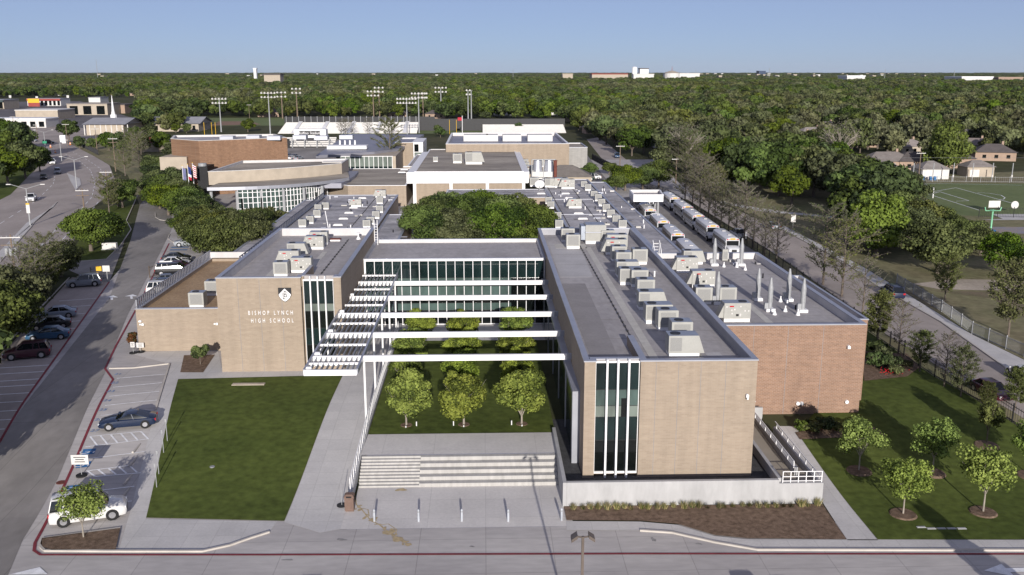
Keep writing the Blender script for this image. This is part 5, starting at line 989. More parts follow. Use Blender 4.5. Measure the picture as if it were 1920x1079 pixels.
a = P(1219, 366, 4.2); o = dup(BS, (a[0] - 1, a[1] + 2.5, 1.52), R(-68), 'short white bus standing apart at the far end of the yard', 'school buses waiting in two rows', (.62, .95, .95))
a = PG(1350, 462); car('suv', (.10, .12, .14), 'dark van parked at the front of the right hand row of buses', a, math.atan2(d.y, d.x), 'cars in the bus yard')
# ================================================================ TREES
def leaves(name, C, Nn, S, mats, mi, par, asp=1.0, squash=0.0):
    n = len(C); Nn = Nn / np.linalg.norm(Nn, axis=1, keepdims=True); r = np.random.normal(size=(n, 3)); A = np.cross(Nn, r); A /= np.linalg.norm(A, axis=1, keepdims=True) + 1e-9; Bv = np.cross(Nn, A); S = S[:, None]
    j = lambda: 1 + .35 * (np.random.random((n, 1)) - .5)
    V = np.stack([C - A * S * asp * j(), C - Bv * S * j() * .75, C + A * S * asp * j(), C + Bv * S * j() * .75], 1).reshape(-1, 3)
    me = bpy.data.meshes.new(name); me.vertices.add(4 * n); me.vertices.foreach_set('co', V.astype(np.float32).ravel()); me.loops.add(4 * n); me.loops.foreach_set('vertex_index', np.arange(4 * n, dtype=np.int32))
    me.polygons.add(n); me.polygons.foreach_set('loop_start', np.arange(0, 4 * n, 4, dtype=np.int32)); me.polygons.foreach_set('material_index', mi.astype(np.int32))
    for m_ in mats: me.materials.append(m_)
    me.update(calc_edges=True); o = bpy.data.objects.new(name, me); COL.objects.link(o); o.parent = par; return o
def crown_pts(R_, z0, z1, n, nl, cone=0.0, dens=1.0):
    cz = (z0 + z1) / 2; hz_ = (z1 - z0) / 2; L = []
    for _ in range(nl):
        d = np.random.normal(size=3); d /= np.linalg.norm(d); rr = np.random.uniform(.38, .86); f = 1.0
        zz = d[2] * rr; f = 1 - cone * (zz + 1) / 2
        L.append((d[0] * rr * R_ * f, d[1] * rr * R_ * f, cz + zz * hz_, np.random.uniform(.17, .40) * f))
    L.append((np.random.uniform(-.12, .12) * R_, np.random.uniform(-.12, .12) * R_, cz + hz_ * .05, .50 * (1 - cone * .4))); L = np.array(L); idx = np.random.choice(len(L), n, p=(L[:, 3] ** 2) / (L[:, 3] ** 2).sum())
    d = np.random.normal(size=(n, 3)); d[:, 2] = d[:, 2] * .9 + .25; d /= np.linalg.norm(d, axis=1, keepdims=True); rad = L[idx, 3] * np.random.uniform(.6, 1.14, n)
    C = L[idx, :3] + d * np.stack([rad * R_, rad * R_, rad * hz_ * 1.05], 1); N_ = d + np.random.normal(size=(n, 3)) * .42
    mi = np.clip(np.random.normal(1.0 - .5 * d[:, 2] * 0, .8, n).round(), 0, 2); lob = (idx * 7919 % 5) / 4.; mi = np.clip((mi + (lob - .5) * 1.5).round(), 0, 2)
    return C, N_, mi
def trunk(par, h, r, zc, Rc, m_=bark, limbs=6, multi=1):
    B = MB(); B.sm = True
    for s in range(multi):
        a = s * 2.2; p = Vector((.12 * s, 0, -.1)); q = Vector((math.cos(a) * .5 * (multi > 1), math.sin(a) * .5 * (multi > 1), h)); B.tube(p, q, r * 1.25, r * .8, 8)
        for k in range(limbs):
            an = k * 2.399 + s; e = Vector((math.cos(an) * Rc * .55, math.sin(an) * Rc * .55, h + (zc - h) * random.uniform(.7, 1.2))); mdl = q.lerp(e, .5) + Vector((0, 0, .3)); B.tube(q * .9 + p * .1, mdl, r * .55, r * .35, 6); B.tube(mdl, e, r * .35, r * .12, 5)
            for u in range(2): e2 = e + Vector((random.uniform(-1, 1), random.uniform(-1, 1), random.uniform(.2, 1))) * Rc * .25; B.tube(mdl.lerp(e, .5 + .3 * u), e2, r * .2, r * .05, 4)
    return B.build('trunk', m_, par)
def make_tree(name, cat, leaf, R_, z0, z1, n, ls, tr, nl=14, cone=0, bark_=bark, multi=1, limbs=6):
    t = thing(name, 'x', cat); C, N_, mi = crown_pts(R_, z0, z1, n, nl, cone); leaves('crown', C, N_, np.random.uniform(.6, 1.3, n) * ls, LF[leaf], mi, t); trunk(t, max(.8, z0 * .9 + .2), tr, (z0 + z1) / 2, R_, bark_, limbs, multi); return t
def make_bare(name, h, R_, n, leaf='twig', lv=0, z0=1.8, w=.022):
    t = thing(name, 'x', 'tree'); B = MB(); B.sm = True; B.tube((0, 0, -.1), (0, 0, h * .55), .15 * h / 9, .09 * h / 9, 7); B.tube((0, 0, h * .55), (.1, 0, h), .09 * h / 9, .02, 6); C = []; N_ = []
    segs = []
    for k in range(34):
        z = z0 + (h - z0) * (k / 34.) ** 1.0; a = k * 2.399; l = R_ * math.sin(math.pi * (.2 + .7 * (z - z0) / (h - z0))) * random.uniform(.6, 1.15); e = Vector((math.cos(a) * l, math.sin(a) * l, z + l * random.uniform(.35, .95))); s = Vector((0, 0, z)); B.tube(s, e, .035, .012, 4); segs.append((s, e))
        for u in range(4):
            f = .3 + .18 * u; m_ = s.lerp(e, f); e2 = m_ + Vector((math.cos(a + random.uniform(-1.2, 1.2)), math.sin(a + random.uniform(-1.2, 1.2)), random.uniform(.1, .9))) * l * .45; B.tube(m_, e2, .018, .008, 3); segs.append((m_, e2))
    B.build('trunk', bark, t); P_ = []; D_ = []
    for i in range(n):
        s, e = segs[random.randrange(len(segs))]; f = random.uniform(.2, 1.05); P_.append(s.lerp(e, f)); D_.append((e - s).normalized())
    P_ = np.array(P_); D_ = np.array(D_) + np.random.normal(size=(n, 3)) * .5; D_ /= np.linalg.norm(D_, axis=1, keepdims=True)
    me = bpy.data.meshes.new('crown'); S = np.random.uniform(.12, .38, (n, 1)); X = np.cross(D_, np.random.normal(size=(n, 3))); X /= np.linalg.norm(X, axis=1, keepdims=True)
    V = np.stack([P_, P_ + D_ * S * .5 + X * w, P_ + D_ * S, P_ + D_ * S * .5 - X * w], 1); V[:, :, 2] += 0; mi = np.random.randint(0, 3, n)
    mats = list(LF[leaf])
    if lv:
        k = lv; ii = np.random.randint(0, n, k); c = P_[ii] + np.random.normal(size=(k, 3)) * .15; a = np.random.normal(size=(k, 3)); a /= np.linalg.norm(a, axis=1, keepdims=True); b = np.cross(a, np.random.normal(size=(k, 3))); b /= np.linalg.norm(b, axis=1, keepdims=True); s = .085
        V = np.concatenate([V, np.stack([c - a * s, c - b * s, c + a * s, c + b * s], 1)]); mi = np.concatenate([mi, np.random.randint(3, 5, k)]); mats += LF['olive'][:2]
    V = V.reshape(-1, 3); m = len(V) // 4; me.vertices.add(4 * m); me.vertices.foreach_set('co', V.astype(np.float32).ravel()); me.loops.add(4 * m); me.loops.foreach_set('vertex_index', np.arange(4 * m, dtype=np.int32)); me.polygons.add(m); me.polygons.foreach_set('loop_start', np.arange(0, 4 * m, 4, dtype=np.int32)); me.polygons.foreach_set('material_index', mi.astype(np.int32))
    for q in mats: me.materials.append(q)
    me.update(calc_edges=True); o = bpy.data.objects.new('crown', me); COL.objects.link(o); o.parent = t; return t
USED = set()
def plant(proto, xy, label, group, s=1.0, z=None, name=None):
    if proto.name in USED: o = dup(proto, (0, 0, 0))
    else: o = proto; USED.add(proto.name)
    o.location = (xy[0], xy[1], zg(xy[1]) if z is None else z); o.rotation_euler.z = random.random() * 6.28
    o.scale = (s, s, s * random.uniform(.93, 1.07)) if not isinstance(s, tuple) else s; o['label'] = label; o['group'] = group; return o
random.seed(3)
court = [make_tree('courtyard_tree', 'tree', 'court', 2.75, 1.25, 5.6, 13000, .105, .09, 26, .15, pale_bark) for _ in range(3)]
for r_, Y in enumerate((77.6, 85.3, 93.2, 101.2)):
    for c_, X in enumerate((-7.35, -2.15, 3.35)):
        if r_ == 0: X = (P(763, 793, 1.55)[0], P(870, 792, 1.55)[0], P(978, 793, 1.55)[0])[c_]
        plant(court[(r_ + c_) % 3], (X, Y), 'round yellow green tree in the %s row from the front, %s of the court' % (['first', 'second', 'third', 'last'][r_], ['left', 'middle', 'right'][c_]), 'courtyard trees', random.uniform(.97, 1.06) if r_ == 0 else random.uniform(.78, .9))
        mr = MB(); mr.cyl(X, Y, 1.5, 1.60, .55, .5, 16); tag(mr.build('mulch_ring', mulch, at=(X, Y, 1.5)), 'small mulch ring round the trunk, %s row, %s of the court' % (['first', 'second', 'third', 'last'][r_], ['left', 'middle', 'right'][c_]), 'mulch ring', 'mulch rings in the court')
        if r_ == 0:
            for dx, dy in ((.9 * (1 if c_ == 0 else -1), -.2), (0, -.55)): ul = MB(); ul.cyl(X + dx, Y + dy, 1.5, 1.95 if abs(dx) > .1 else 1.7, .05, n=8); tag(ul.build('tree_uplight', white_m, at=(X + dx, Y + dy, 1.5)), ('taller' if abs(dx) > .1 else 'shorter') + ' small white uplight at the foot of the %s front courtyard tree' % ['left', 'middle', 'right'][c_], 'light', 'uplights in the court')
young = [make_tree('young_tree', 'tree', 'lime', 2.25, 1.45, 5.3, 4600, .10, .06, 30, .2, pale_bark) for _ in range(3)]; young2 = make_tree('young_tree', 'tree', 'olive', 1.6, 1.5, 5.4, 2600, .095, .06, 14, .5, bark)
for i, (q, s, lb, k) in enumerate([((1693, 966), .98, 'pale green young tree nearest the camera in the east lawn', 0), ((1843, 962), 1.05, 'pale green young tree near the bottom right of the east lawn', 1), ((1610, 884), .95, 'thin young tree near the corner of the orange brick wing', 2), ((1748, 888), .98, 'young tree in the middle of the east lawn', 0), ((1849, 836), .95, 'slim upright young tree near the fence in the east lawn', 3), ((1931, 893), .9, 'young tree at the right picture edge in the east lawn', 1)]):
    a = PG(*q); plant(young[k] if k < 3 else young2, a, lb, 'young trees in the east lawn', s); mr = MB(); mr.cyl(a[0], a[1], zg(a[1]), zg(a[1]) + .14, 1.05, .9, 20); tag(mr.build('mulch_ring', mulch, at=(a[0], a[1], zg(a[1]))), 'mulch ring under the ' + lb.split(' in the east')[0], 'mulch ring', 'mulch rings in the east lawn')
plant(young[1], PG(157, 1010), 'young leafy tree in the island bed before the white suv', 'trees at the front left', .82)
plant(make_tree('bush', 'shrub', 'green', 1.0, .3, 2.0, 1500, .10, .04, 10, 0), PG(376, 684), 'small leafy bush in the square mulch bed by the annex', 'shrubs by the buildings', 1.05)
rb = make_tree('red_bush', 'shrub', 'red', 1.0, .1, 2.3, 1500, .10, .04, 10, .3); plant(rb, PG(249, 655), 'reddish shrub at the outer corner of the annex', 'shrubs by the buildings', 1.0)
bush = [make_tree('bush', 'shrub', 'dark', 1.1, .05, 1.5, 1300, .10, .03, 10, 0), make_tree('bush', 'shrub', 'olive', 1.1, .05, 1.5, 1300, .10, .03, 10, 0)]
for i, (q, s) in enumerate([((1505, 810), .8), ((1525, 812), .9), ((1545, 808), 1.0), ((1565, 812), .8), ((1590, 808), .7), ((1612, 806), .7), ((1640, 690), 1.3), ((1655, 675), 1.2), ((1668, 690), 1.1), ((1680, 705), .9), ((1645, 665), 1.2), ((1700, 690), .7)]): plant(bush[i % 2], PG(*q), ('dark' if i % 2 == 0 else 'grey green') + (' low shrub along the foot of the orange brick wall' if i < 6 else ' rounded shrub in the corner bed beside the orange wing'), 'shrubs by the orange wing', s)
fl = MB(); random.seed(8)
a0 = PG(1672, 701)
for _ in range(120): x = a0[0] + random.gauss(0, .5); y = a0[1] + random.gauss(0, .3); z = 1.55 + random.random() * .5; fl.add([(x - .05, y, z), (x, y, z + .08), (x + .05, y, z), (x, y + .03, z - .06)], [(0, 1, 2, 3)])
tag(fl.build('flowering_shrub', lamp_red, at=(a0[0], a0[1], 1.5)), 'clump of small red flowers in the corner bed by the orange wing', 'flowers')
# bald cypresses along the iron fence
bare = [make_bare('bare_tree', 9.0, 3.0, 5500, 'twig', 500, 1.4, .017), make_bare('bare_tree', 8.0, 2.3, 4000, 'twig', 400, 1.2, .015), make_bare('bare_tree', 9.5, 3.5, 6500, 'twig', 2500, 1.6, .017)]
bud = [make_bare('budding_tree', 6.5, 2.0, 5000, 'budding', 3500, 1.3), make_bare('budding_tree', 6.0, 1.7, 4500, 'olive', 5000, 1.2)]
lst = [((1645, 643), bud[1], .95, 'green feathery tree just behind the right corner of the orange wing'), ((1684, 664), bare[1], .72, 'thin leafless brown tree, second along the fence from the orange wing corner'), ((1724, 698), bud[0], .68, 'sparse budding tree, third along the fence from the orange wing corner'), ((1770, 726), bare[1], .66, 'thin leafless tree, fourth along the fence'), ((1801, 745), bud[0], .70, 'pale feathery green tree beside the dark red sedan'), ((1848, 772), bud[1], .45, 'small green tree in front of the dark red sedan'), ((1903, 770), bud[1], .62, 'small green tree by the fence near the right edge'),
       ((1543, 534), bare[2], 1.15, 'largest bare brown tree, left of the pair behind the brick wing corner'), ((1578, 556), bare[2], 1.12, 'large bare brown tree, right of the pair behind the brick wing corner'), ((1617, 588), bare[1], .85, 'thin bare tree between the large pair and the green feathery one'), ((1455, 497), bare[0], .95, 'bare tree behind the rear right parapet of the brick wing'), ((1433, 483), bare[1], .95, 'narrow bare tree beside the rear parapet of the brick wing'), ((1412, 465), bare[0], .95, 'bare tree just right of the nearest right hand bus')]
for q, p, s, lb in lst: plant(p, PG(*q), lb, 'trees along the iron fence', s)
for i, q in enumerate([(1395, 452), (1380, 442), (1366, 433), (1352, 424), (1340, 416), (1328, 408), (1312, 398), (1298, 391), (1284, 383)]): plant(bare[i % 3], PG(*q), 'bare brown tree beside the bus yard fence, %s from the front' % ORD[i].replace('nearest', 'first').replace('second first', 'second'), 'bare trees beside the buses', random.uniform(.95, 1.3))
for q, s, lb in (((1771, 565), .95, 'sparse pale green tree beside the dirt track behind the chain link fence'), ((1890, 630), 1.35, 'tall sparse pale green tree behind the chain link fence at the right')): plant(bud[0], PG(*q), lb, 'sparse trees behind the chain link fence', s)
oak = [make_tree('live_oak', 'tree', l_, 6.2, 2.0, 8.6, 15000, .21, .35, 34, 0, bark, 1, 8) for l_ in ('green', 'olive', 'green')]; 
for i, (x, y, s) in enumerate([(-9.5, 160, .9), (-3.5, 158, .92), (2.5, 157, .95), (8.0, 159, .88), (-10, 170, .9), (-3, 170, 1.0), (4, 169, 1.0), (9.5, 168, .85), (-8, 181, .85), (-1, 182, .95), (6, 181, .9)]): plant(oak[i % 3], (x, y), 'broad dark oak in the rear courtyard cluster, %s row' % ('front' if i < 4 else 'middle' if i < 8 else 'rear'), 'oaks in the rear courtyard', s)
for i, (q, s, k) in enumerate([((425, 492), .85, 1), ((455, 490), .85, 1), ((398, 484), .8, 1), ((372, 470), .7, 1), ((380, 462), .72, 1), ((412, 474), .82, 1), ((450, 470), .85, 1), ((478, 458), .8, 1), ((430, 452), .7, 0), ((508, 440), .62, 1), ((350, 440), .5, 0), ((470, 440), .6, 1), ((395, 440), .55, 1)]): plant(oak[k], PG(*q), 'grey green oak in the thicket between the annex and the arts centre', 'oaks beyond the annex', s)
for i, (q, s, k) in enumerate([((300, 392), .7, 0), ((316, 404), .75, 2), ((345, 415), .75, 0), ((368, 424), .7, 2), ((388, 416), .6, 0), ((308, 376), .75, 0), ((294, 352), .75, 2), ((336, 386), .7, 0), ((322, 362), .75, 2), ((356, 405), .7, 0), ((380, 436), .6, 1), ((310, 338), .7, 0)]): plant(oak[k], PG(*q), 'green tree in the dense belt between the drive and the arts centre', 'green belt by the drive', s)
for q, s, k, lb in (((604, 374), .62, 2, 'dark rounded tree before the curved lobby, at the left wing end'), ((330, 400), .62, 0, 'green tree beside the drive below the flagpoles'), ((352, 395), .62, 2, 'green tree beneath the right hand flagpole'), ((300, 372), .8, 0, 'dark green tree at the head of the drive'), ((330, 372), .85, 2, 'green tree left of the flagpoles'), ((312, 350), .8, 0, 'green tree by the side stair tower of the arts centre'), ((290, 330), .7, 2, 'dark tree near the pale stair tower'), ((372, 392), .5, 0, 'deep green tree before the brown recess of the arts centre')): plant(oak[k], PG(*q), lb, 'trees round the arts centre', s)
cyp = make_bare('bare_tree', 14, 4.6, 16000, 'budding', 5000, 2.5, .04); plant(cyp, P(732, 320, 1.5), 'tall feathery grey brown tree standing between the pavilion and the gymnasium', 'trees among the rear buildings', 1.05); plant(oak[0], P(752, 312, 1.5), 'dark green tree right of the tall feathery one', 'trees among the rear buildings', .6)
# avenue side trees
for q, s, p, lb in (((171, 472), .85, oak[0], 'green tree nearest the end of the grass island'), ((185, 456), .72, oak[0], 'small green tree behind the one at the end of the island'), ((230, 390), .78, oak[2], 'green tree with pale twin trunk by the drive bend'), ((222, 388), .6, oak[1], 'small olive tree by the drive bend'),
                   ((95, 545), .8, bare[2], 'budding brown tree nearest the lot gate'), ((74, 568), .85, bare[2], 'grey leafless tree, second along the left lot fence'), ((50, 590), .9, bare[0], 'grey leafless tree, third along the left lot fence'), ((22, 620), .9, oak[1], 'low green tree at the left edge by the lot fence'), ((-5, 660), .9, oak[1], 'leafy tree at the very left edge by the lot fence'), ((75, 548), .55, oak[1], 'yellow green tree behind the bare ones by the lot'), ((115, 520), .6, oak[1], 'light green tree top beside the entrance road'),
                   ((205, 400), .9, bare[2], 'brown twiggy tree behind the green island tree'), ((235, 330), 1.1, bare[2], 'brown twiggy tree on the avenue verge'), ((262, 318), 1.2, bare[0], 'large brown bare tree left of the stair tower'), ((250, 300), 1.1, bare[2], 'brown bare tree near the red roofed building')): plant(p, PG(*q), lb, 'trees between the avenue and the school', s)
big = [make_tree('shade_tree', 'tree', l_, 6.0, 2.2, 10.5, 5200, .40, .30, 26, .1) for l_ in ('green', 'dark', 'olive', 'green', 'dark')]
bigb = make_tree('shade_tree', 'tree', 'bright', 6.0, 1.6, 11, 12000, .27, .32, 30, .2)
for i, (q, s, k) in enumerate([((15, 345), 1.1, 0), ((48, 335), 1.0, 3), ((75, 322), .8, 0), ((0, 320), 1.2, 1), ((35, 300), 1.2, 3), ((-25, 360), 1.0, 0), ((8, 285), 1.2, 1)]): plant(big[k], PG(*q), 'large rounded green tree in the clump at the left edge beyond the avenue', 'trees beyond the avenue', s)
for i, (q, s, k) in enumerate([((130, 264), .95, 1), ((205, 283), .75, 3), ((225, 288), .8, 1), ((280, 268), .8, 3), ((255, 268), .7, 1), ((150, 280), .5, 0), ((175, 282), .5, 0), ((465, 248), .7, 0), ((300, 285), .8, 0), ((265, 290), .8, 2), ((330, 250), .5, 0), ((350, 250), .5, 3), ((325, 300), .6, 2)]): plant(big[k], PG(*q), 'green tree round the church buildings, %s listed from the junction' % ORD[i], 'trees round the church', s)
# the park
bt = make_tree('bare_tree', 'tree', 'twig', 8.5, 6, 16, 1500, .16, .5, 30, 0, pale_bark, 3, 7); plant(bt, PG(1572, 325), 'large spreading tree with bare pale limbs rising above the park trees', 'trees over the park', 1.0)
bt = dup(bt, (*PG(1285, 318), 1.5), 2.0, 'tall spreading tree with bare pale limbs at the street end', 'trees over the park', .9)
parkt = [((1642, 480), 1.05, bigb), ((1610, 462), .9, oak[0]), ((1758, 512), 1.0, oak[1]), ((1886, 516), .78, oak[0]), ((1838, 478), .6, oak[1]), ((1800, 470), .7, oak[1]), ((1700, 468), .9, oak[1]), ((1730, 452), .85, oak[1]), ((1770, 452), .75, oak[0]), ((1680, 440), .9, oak[0]), ((1640, 430), 1.1, big[1]), ((1600, 425), 1.0, big[1]), ((1660, 408), 1.1, big[1]), ((1590, 400), 1.1, big[3]), ((1630, 385), 1.1, big[1]), ((1690, 395), 1.0, oak[1]),
         ((1484, 384), .85, big[0]), ((1560, 378), 1.15, big[2]), ((1525, 370), 1.2, big[2]), ((1500, 362), 1.2, big[1]), ((1460, 368), 1.2, big[1]), ((1425, 368), 1.2, big[0]), ((1395, 362), 1.2, big[1]), ((1370, 352), 1.2, big[3]), ((1440, 350), 1.2, big[0]), ((1490, 345), 1.2, big[2]), ((1540, 352), 1.2, big[1]), ((1580, 360), 1.1, big[1]), ((1405, 340), 1.1, big[4]), ((1345, 345), 1.0, big[4]), ((1600, 372), 1.0, big[2]), ((1560, 335), 1.1, big[0]), ((1500, 325), 1.1, big[1]), ((1450, 325), 1.1, big[3]),
         ((1770, 325), 1.35, bigb), ((1235, 352), .8, oak[0]), ((1205, 356), .75, oak[0]), ((1172, 358), .75, oak[2]), ((1155, 360), .6, oak[0]), ((1105, 330), .45, oak[0]), ((1142, 328), .42, oak[2]), ((1345, 372), .8, bare[2]), ((1300, 372), 1.2, bare[2]), ((1320, 378), 1.2, bare[0]), ((1290, 330), 1.3, bare[2]), ((1270, 325), 1.3, bare[0]), ((1255, 322), 1.0, big[2])]
for i, (q, s, p) in enumerate(parkt):
    x, y = q; where = 'in the park right of the street' if x > 1390 and y > 340 else 'over the houses beyond the street' if y <= 340 else 'at the far end of the bus yard' if x < 1250 else 'along the street beyond the buses'
    lb = ('bright leafy' if p is bigb else 'twiggy leafless' if p in bare else 'dense green' if p in (oak[0], oak[2], big[0], big[1]) else 'grey green') + ' tree ' + where
    if i == 0: lb = 'bright yellow green tree at the front of the park clump'
    if i == 2: lb = 'wide grey green tree with clear trunk at the front edge of the park grass'
    if i == 3: lb = 'leaning green tree at the right edge of the park grass'
    if p is bigb and i > 5: lb = 'huge bright green tree behind the white garage at the soccer field'
    plant(p, PG(*q), lb, 'park trees' if 'park' in where else 'street end trees', s)
for i, (x, y) in enumerate([(945, 243), (973, 246), (820, 252), (826, 258)]): plant(big[i % 2], PG(x, y), ['round green tree before the white visitor bleachers', 'smaller round green tree before the white visitor bleachers', 'olive tree beside the stadium field', 'low green tree in front of the olive one at the stadium'][i], 'trees at the stadium', .45)
for i, x in enumerate([648, 660, 690, 735, 600 + 40]): plant(bare[i % 2], PG(x, 254), 'leafless slender tree in the row before the home bleachers', 'bare trees before the bleachers', .9)
# ---- wooded suburb: the nearest trees are trees, the far wood is one mass per kind
allow = [[(1040, 222), (1105, 262), (1200, 300), (1330, 330), (1480, 335), (1600, 290), (1690, 300), (2300, 305), (2300, 133), (1040, 133)], [(262, 133), (262, 217), (520, 222), (1045, 227), (1040, 133)], [(-400, 133), (-400, 184), (270, 184), (270, 133)], [(270, 250), (262, 212), (340, 212), (370, 236), (380, 250)], [(-400, 184), (-400, 300), (-60, 300), (-30, 184)]]
HOUSES = [((1660, 318), 15, 9, 'tan'), ((1655, 333), 8, 7, 'garage'), ((1742, 334), 8, 7, 'white'), ((1828, 330), 8, 6, 'cream'), ((1715, 318), 14, 9, 'dark'), ((1775, 313), 14, 9, 'dark2'), ((1372, 254), 16, 9, 'tan'), ((1405, 262), 12, 9, 'tan'), ((1295, 280), 16, 10, 'tan'), ((1330, 290), 14, 9, 'dark'), ((1268, 286), 12, 8, 'white'), ((1221, 215), 18, 10, 'white'), ((1215, 225), 12, 8, 'dark'), ((1596, 260), 14, 8, 'white'), ((1612, 275), 13, 9, 'dark2'), ((1520, 262), 14, 9, 'white'), ((1500, 272), 12, 9, 'tan'), ((1700, 288), 12, 8, 'cream'), ((1822, 285), 14, 8, 'white'), ((1860, 300), 13, 9, 'dark2'), ((1550, 248), 12, 8, 'tan'), ((1832, 222), 14, 9, 'white'), ((1790, 228), 12, 9, 'tan'), ((1035, 216), 16, 10, 'whiteroof'), ((945, 216), 14, 8, 'white'), ((820, 222), 14, 8, 'dark'), ((505, 219), 14, 8, 'dark'), ((352, 188), 16, 10, 'white'), ((370, 184), 12, 9, 'white'), ((1120, 250), 14, 8, 'tan'), ((1410, 243), 11, 8, 'white'), ((1470, 238), 11, 8, 'cream'), ((1300, 235), 12, 8, 'tan'), ((1660, 240), 12, 8, 'dark2'), ((1175, 240), 11, 7, 'cream'), ((1080, 228), 12, 8, 'tan'), ((1750, 262), 12, 8, 'tan'), ((1895, 268), 12, 8, 'white'), ((1345, 222), 12, 8, 'white'), ((1560, 216), 12, 8, 'tan'), ((745, 220), 12, 8, 'dark')]
HP = []
WC = {'tan': ('tan brick', pinkbrick, shingle), 'garage': ('beige', cream, shingle), 'white': ('white', offwhite, shingle), 'cream': ('cream', cream, shingle), 'dark': ('brick', pinkbrick, darkroof), 'dark2': ('dark roofed', pinkbrick, darkroof), 'whiteroof': ('white roofed', offwhite, white_m)}
random.seed(14); hn = {}
for i, (q, w, d_, kd) in enumerate(HOUSES):
    a = PG(*q); cn, wm, rm = WC[kd]; side = 'right of the street' if q[0] > 1130 else 'behind the stadium'
    far = 'close to the soccer field' if q[0] > 1630 and q[1] > 300 else 'half hidden among the trees'
    t = thing('house', '%s house %s %s' % (cn, far, side), 'house', (a[0], a[1], 1.5), 0 if i < 6 else random.uniform(-.5, .5), 'houses among the trees'); w2, d2_ = w / 2, d_ / 2; h = 2.9
    if i == 0: t['label'] = 'pinkish tan house with grey hip roof behind the beige garage'
    if i == 1: t['label'] = 'beige garage with hip roof at the left end of the field'
    if i == 2: t['label'] = 'white garage with grey hip roof and blue bins behind the field fence'
    if i == 3: t['label'] = 'cream garage under the trees behind the field fence'
    MB().box(-w2, w2, -d2_, d2_, -.1, h).build('wall', wm, t, world=False); B = MB(); e = .5; rh = d_ * .30; r2 = max(.3, w2 - d2_ * .9)
    B.add([(-w2 - e, -d2_ - e, h), (w2 + e, -d2_ - e, h), (w2 + e, d2_ + e, h), (-w2 - e, d2_ + e, h), (-r2, 0, h + rh), (r2, 0, h + rh)], [(0, 1, 5, 4), (1, 2, 5), (2, 3, 4, 5), (3, 0, 4), (3, 2, 1, 0)]); B.build('roof', rm, t, world=False)
    if w > 9:
        for k in range(3): x = -w2 + w * (k + .6) / 3.4; MB().box(x, x + 1.2, -d2_ - .04, -d2_ - .005, .9, 2.1).build('window', glassv, t, world=False)
        MB().bbox(w2 * .4, w2 * .4 + .7, .2, .9, h, h + rh + .9, .05).build('chimney', pinkbrick, t, world=False)
    else: MB().box(-w2 * .8, -w2 * .1, -d2_ - .04, -d2_ - .005, 0, 2.1).build('garage_door', offwhite, t, world=False)
    HP.append((q[0], q[1], a, w))
for i, x in enumerate((1731, 1744, 1752)):
    a = PG(x, 338); tag(MB().bbox(a[0] - .35, a[0] + .35, a[1] - .4, a[1] + .3, 1.5, 2.6, .08).build('wheeled_bin', blue_paint, at=(a[0], a[1], 1.5)), ['left', 'middle', 'right'][i] + ' blue wheeled bin before the white garage', 'bin', 'blue bins by the white garage')
pts1 = []; rs = random.Random(99)
def patch(x, y): return (math.sin(x * .013 + 1.3) + math.sin(y * .011 + .7) + math.sin((x + y) * .021) + math.sin((x - y * 1.3) * .006 + 2)) / 4
cand = []
for i in range(4000):
    yy_ = rs.uniform(380, 1500); xx = rs.uniform(-.72, .72) * yy_; p = proj(xx, yy_, 1.5)
    if 139 < p[1] < 300 and 0 < p[0] < 1920 and any(inpoly(p[0], p[1], a_) for a_ in [[(1040, 222), (1200, 290), (1480, 325), (1920, 300), (1920, 133), (1040, 133)], [(262, 133), (262, 205), (1040, 212), (1040, 133)], [(0, 133), (0, 180), (262, 180), (262, 133)]]) and all(abs(xx - c[0]) + abs(yy_ - c[1]) > 38 for c in cand): cand.append((xx, yy_, p))
    if len(cand) >= 95: break
hroots = [c for c in scn.objects if c.name.startswith('house') and c.parent is None][6:12]
for i, (xx, yy_, p) in enumerate(cand):
    o = dup(hroots[i % len(hroots)], (xx, yy_, 1.5), rs.uniform(-.6, .6), 'small house roof glimpsed deep in the wooded suburb', 'house roofs in the far suburb', rs.uniform(.9, 1.15)); HP.append((p[0], p[1], (xx, yy_), 14))
def ok(x, y):
    p = proj(x, y, 1.5)
    if not (-260 < p[0] < 2180) or p[1] < 130: return None
    if not any(inpoly(p[0], p[1], a_) for a_ in allow): return None
    for (hx, hy, a_, w) in HP:
        if abs(x - a_[0]) < w * .5 + 2 and -11 < y - a_[1] < 9: return None
    return p
y = 230.0
while y < 1500:
    stp = 10.5 + max(0, y - 450) * .0085; x = -y * .75
    while x < y * .75:
        xx = x + rs.uniform(-.45, .45) * stp; yy_ = y + rs.uniform(-.45, .45) * stp; x += stp
        if rs.random() < .06: continue
        if ok(xx, yy_): pts1.append((xx, yy_))
    y += stp
pts1.sort(key=lambda p: p[0] ** 2 + p[1] ** 2)
ftr = [make_tree('suburb_tree', 'tree', l_, 5.6, 2.0, 10.0, 2600, .50, .25, 22, c_) for l_, c_ in (('green', 0), ('dark', 0), ('olive', .1), ('budding', .2), ('green', .2), ('olive', 0))]
fnm = ['rounded mid green', 'dense dark green', 'olive green', 'pale grey budding', 'fresh green tapering', 'wide dull green']
NEAR = 285
def kindof(p):
    v = patch(p[0], p[1]) + rs.uniform(-.38, .38); return 3 if v < -.38 else 2 if v < -.15 else 5 if v < .02 else 0 if v < .2 else 1 if v < .42 else 4
for i, p in enumerate(pts1[:NEAR]):
    k = kindof(p); s = rs.uniform(.55, 1.3); plant(ftr[k], p, fnm[k] + ' tree among the houses of the wooded suburb', 'suburb trees, ' + fnm[k], (s * rs.uniform(.9, 1.15), s * rs.uniform(.9, 1.15), s))
y = 1500.0; pts2 = [(p[0], p[1], rs.uniform(.55, 1.35)) for p in pts1[NEAR:]]
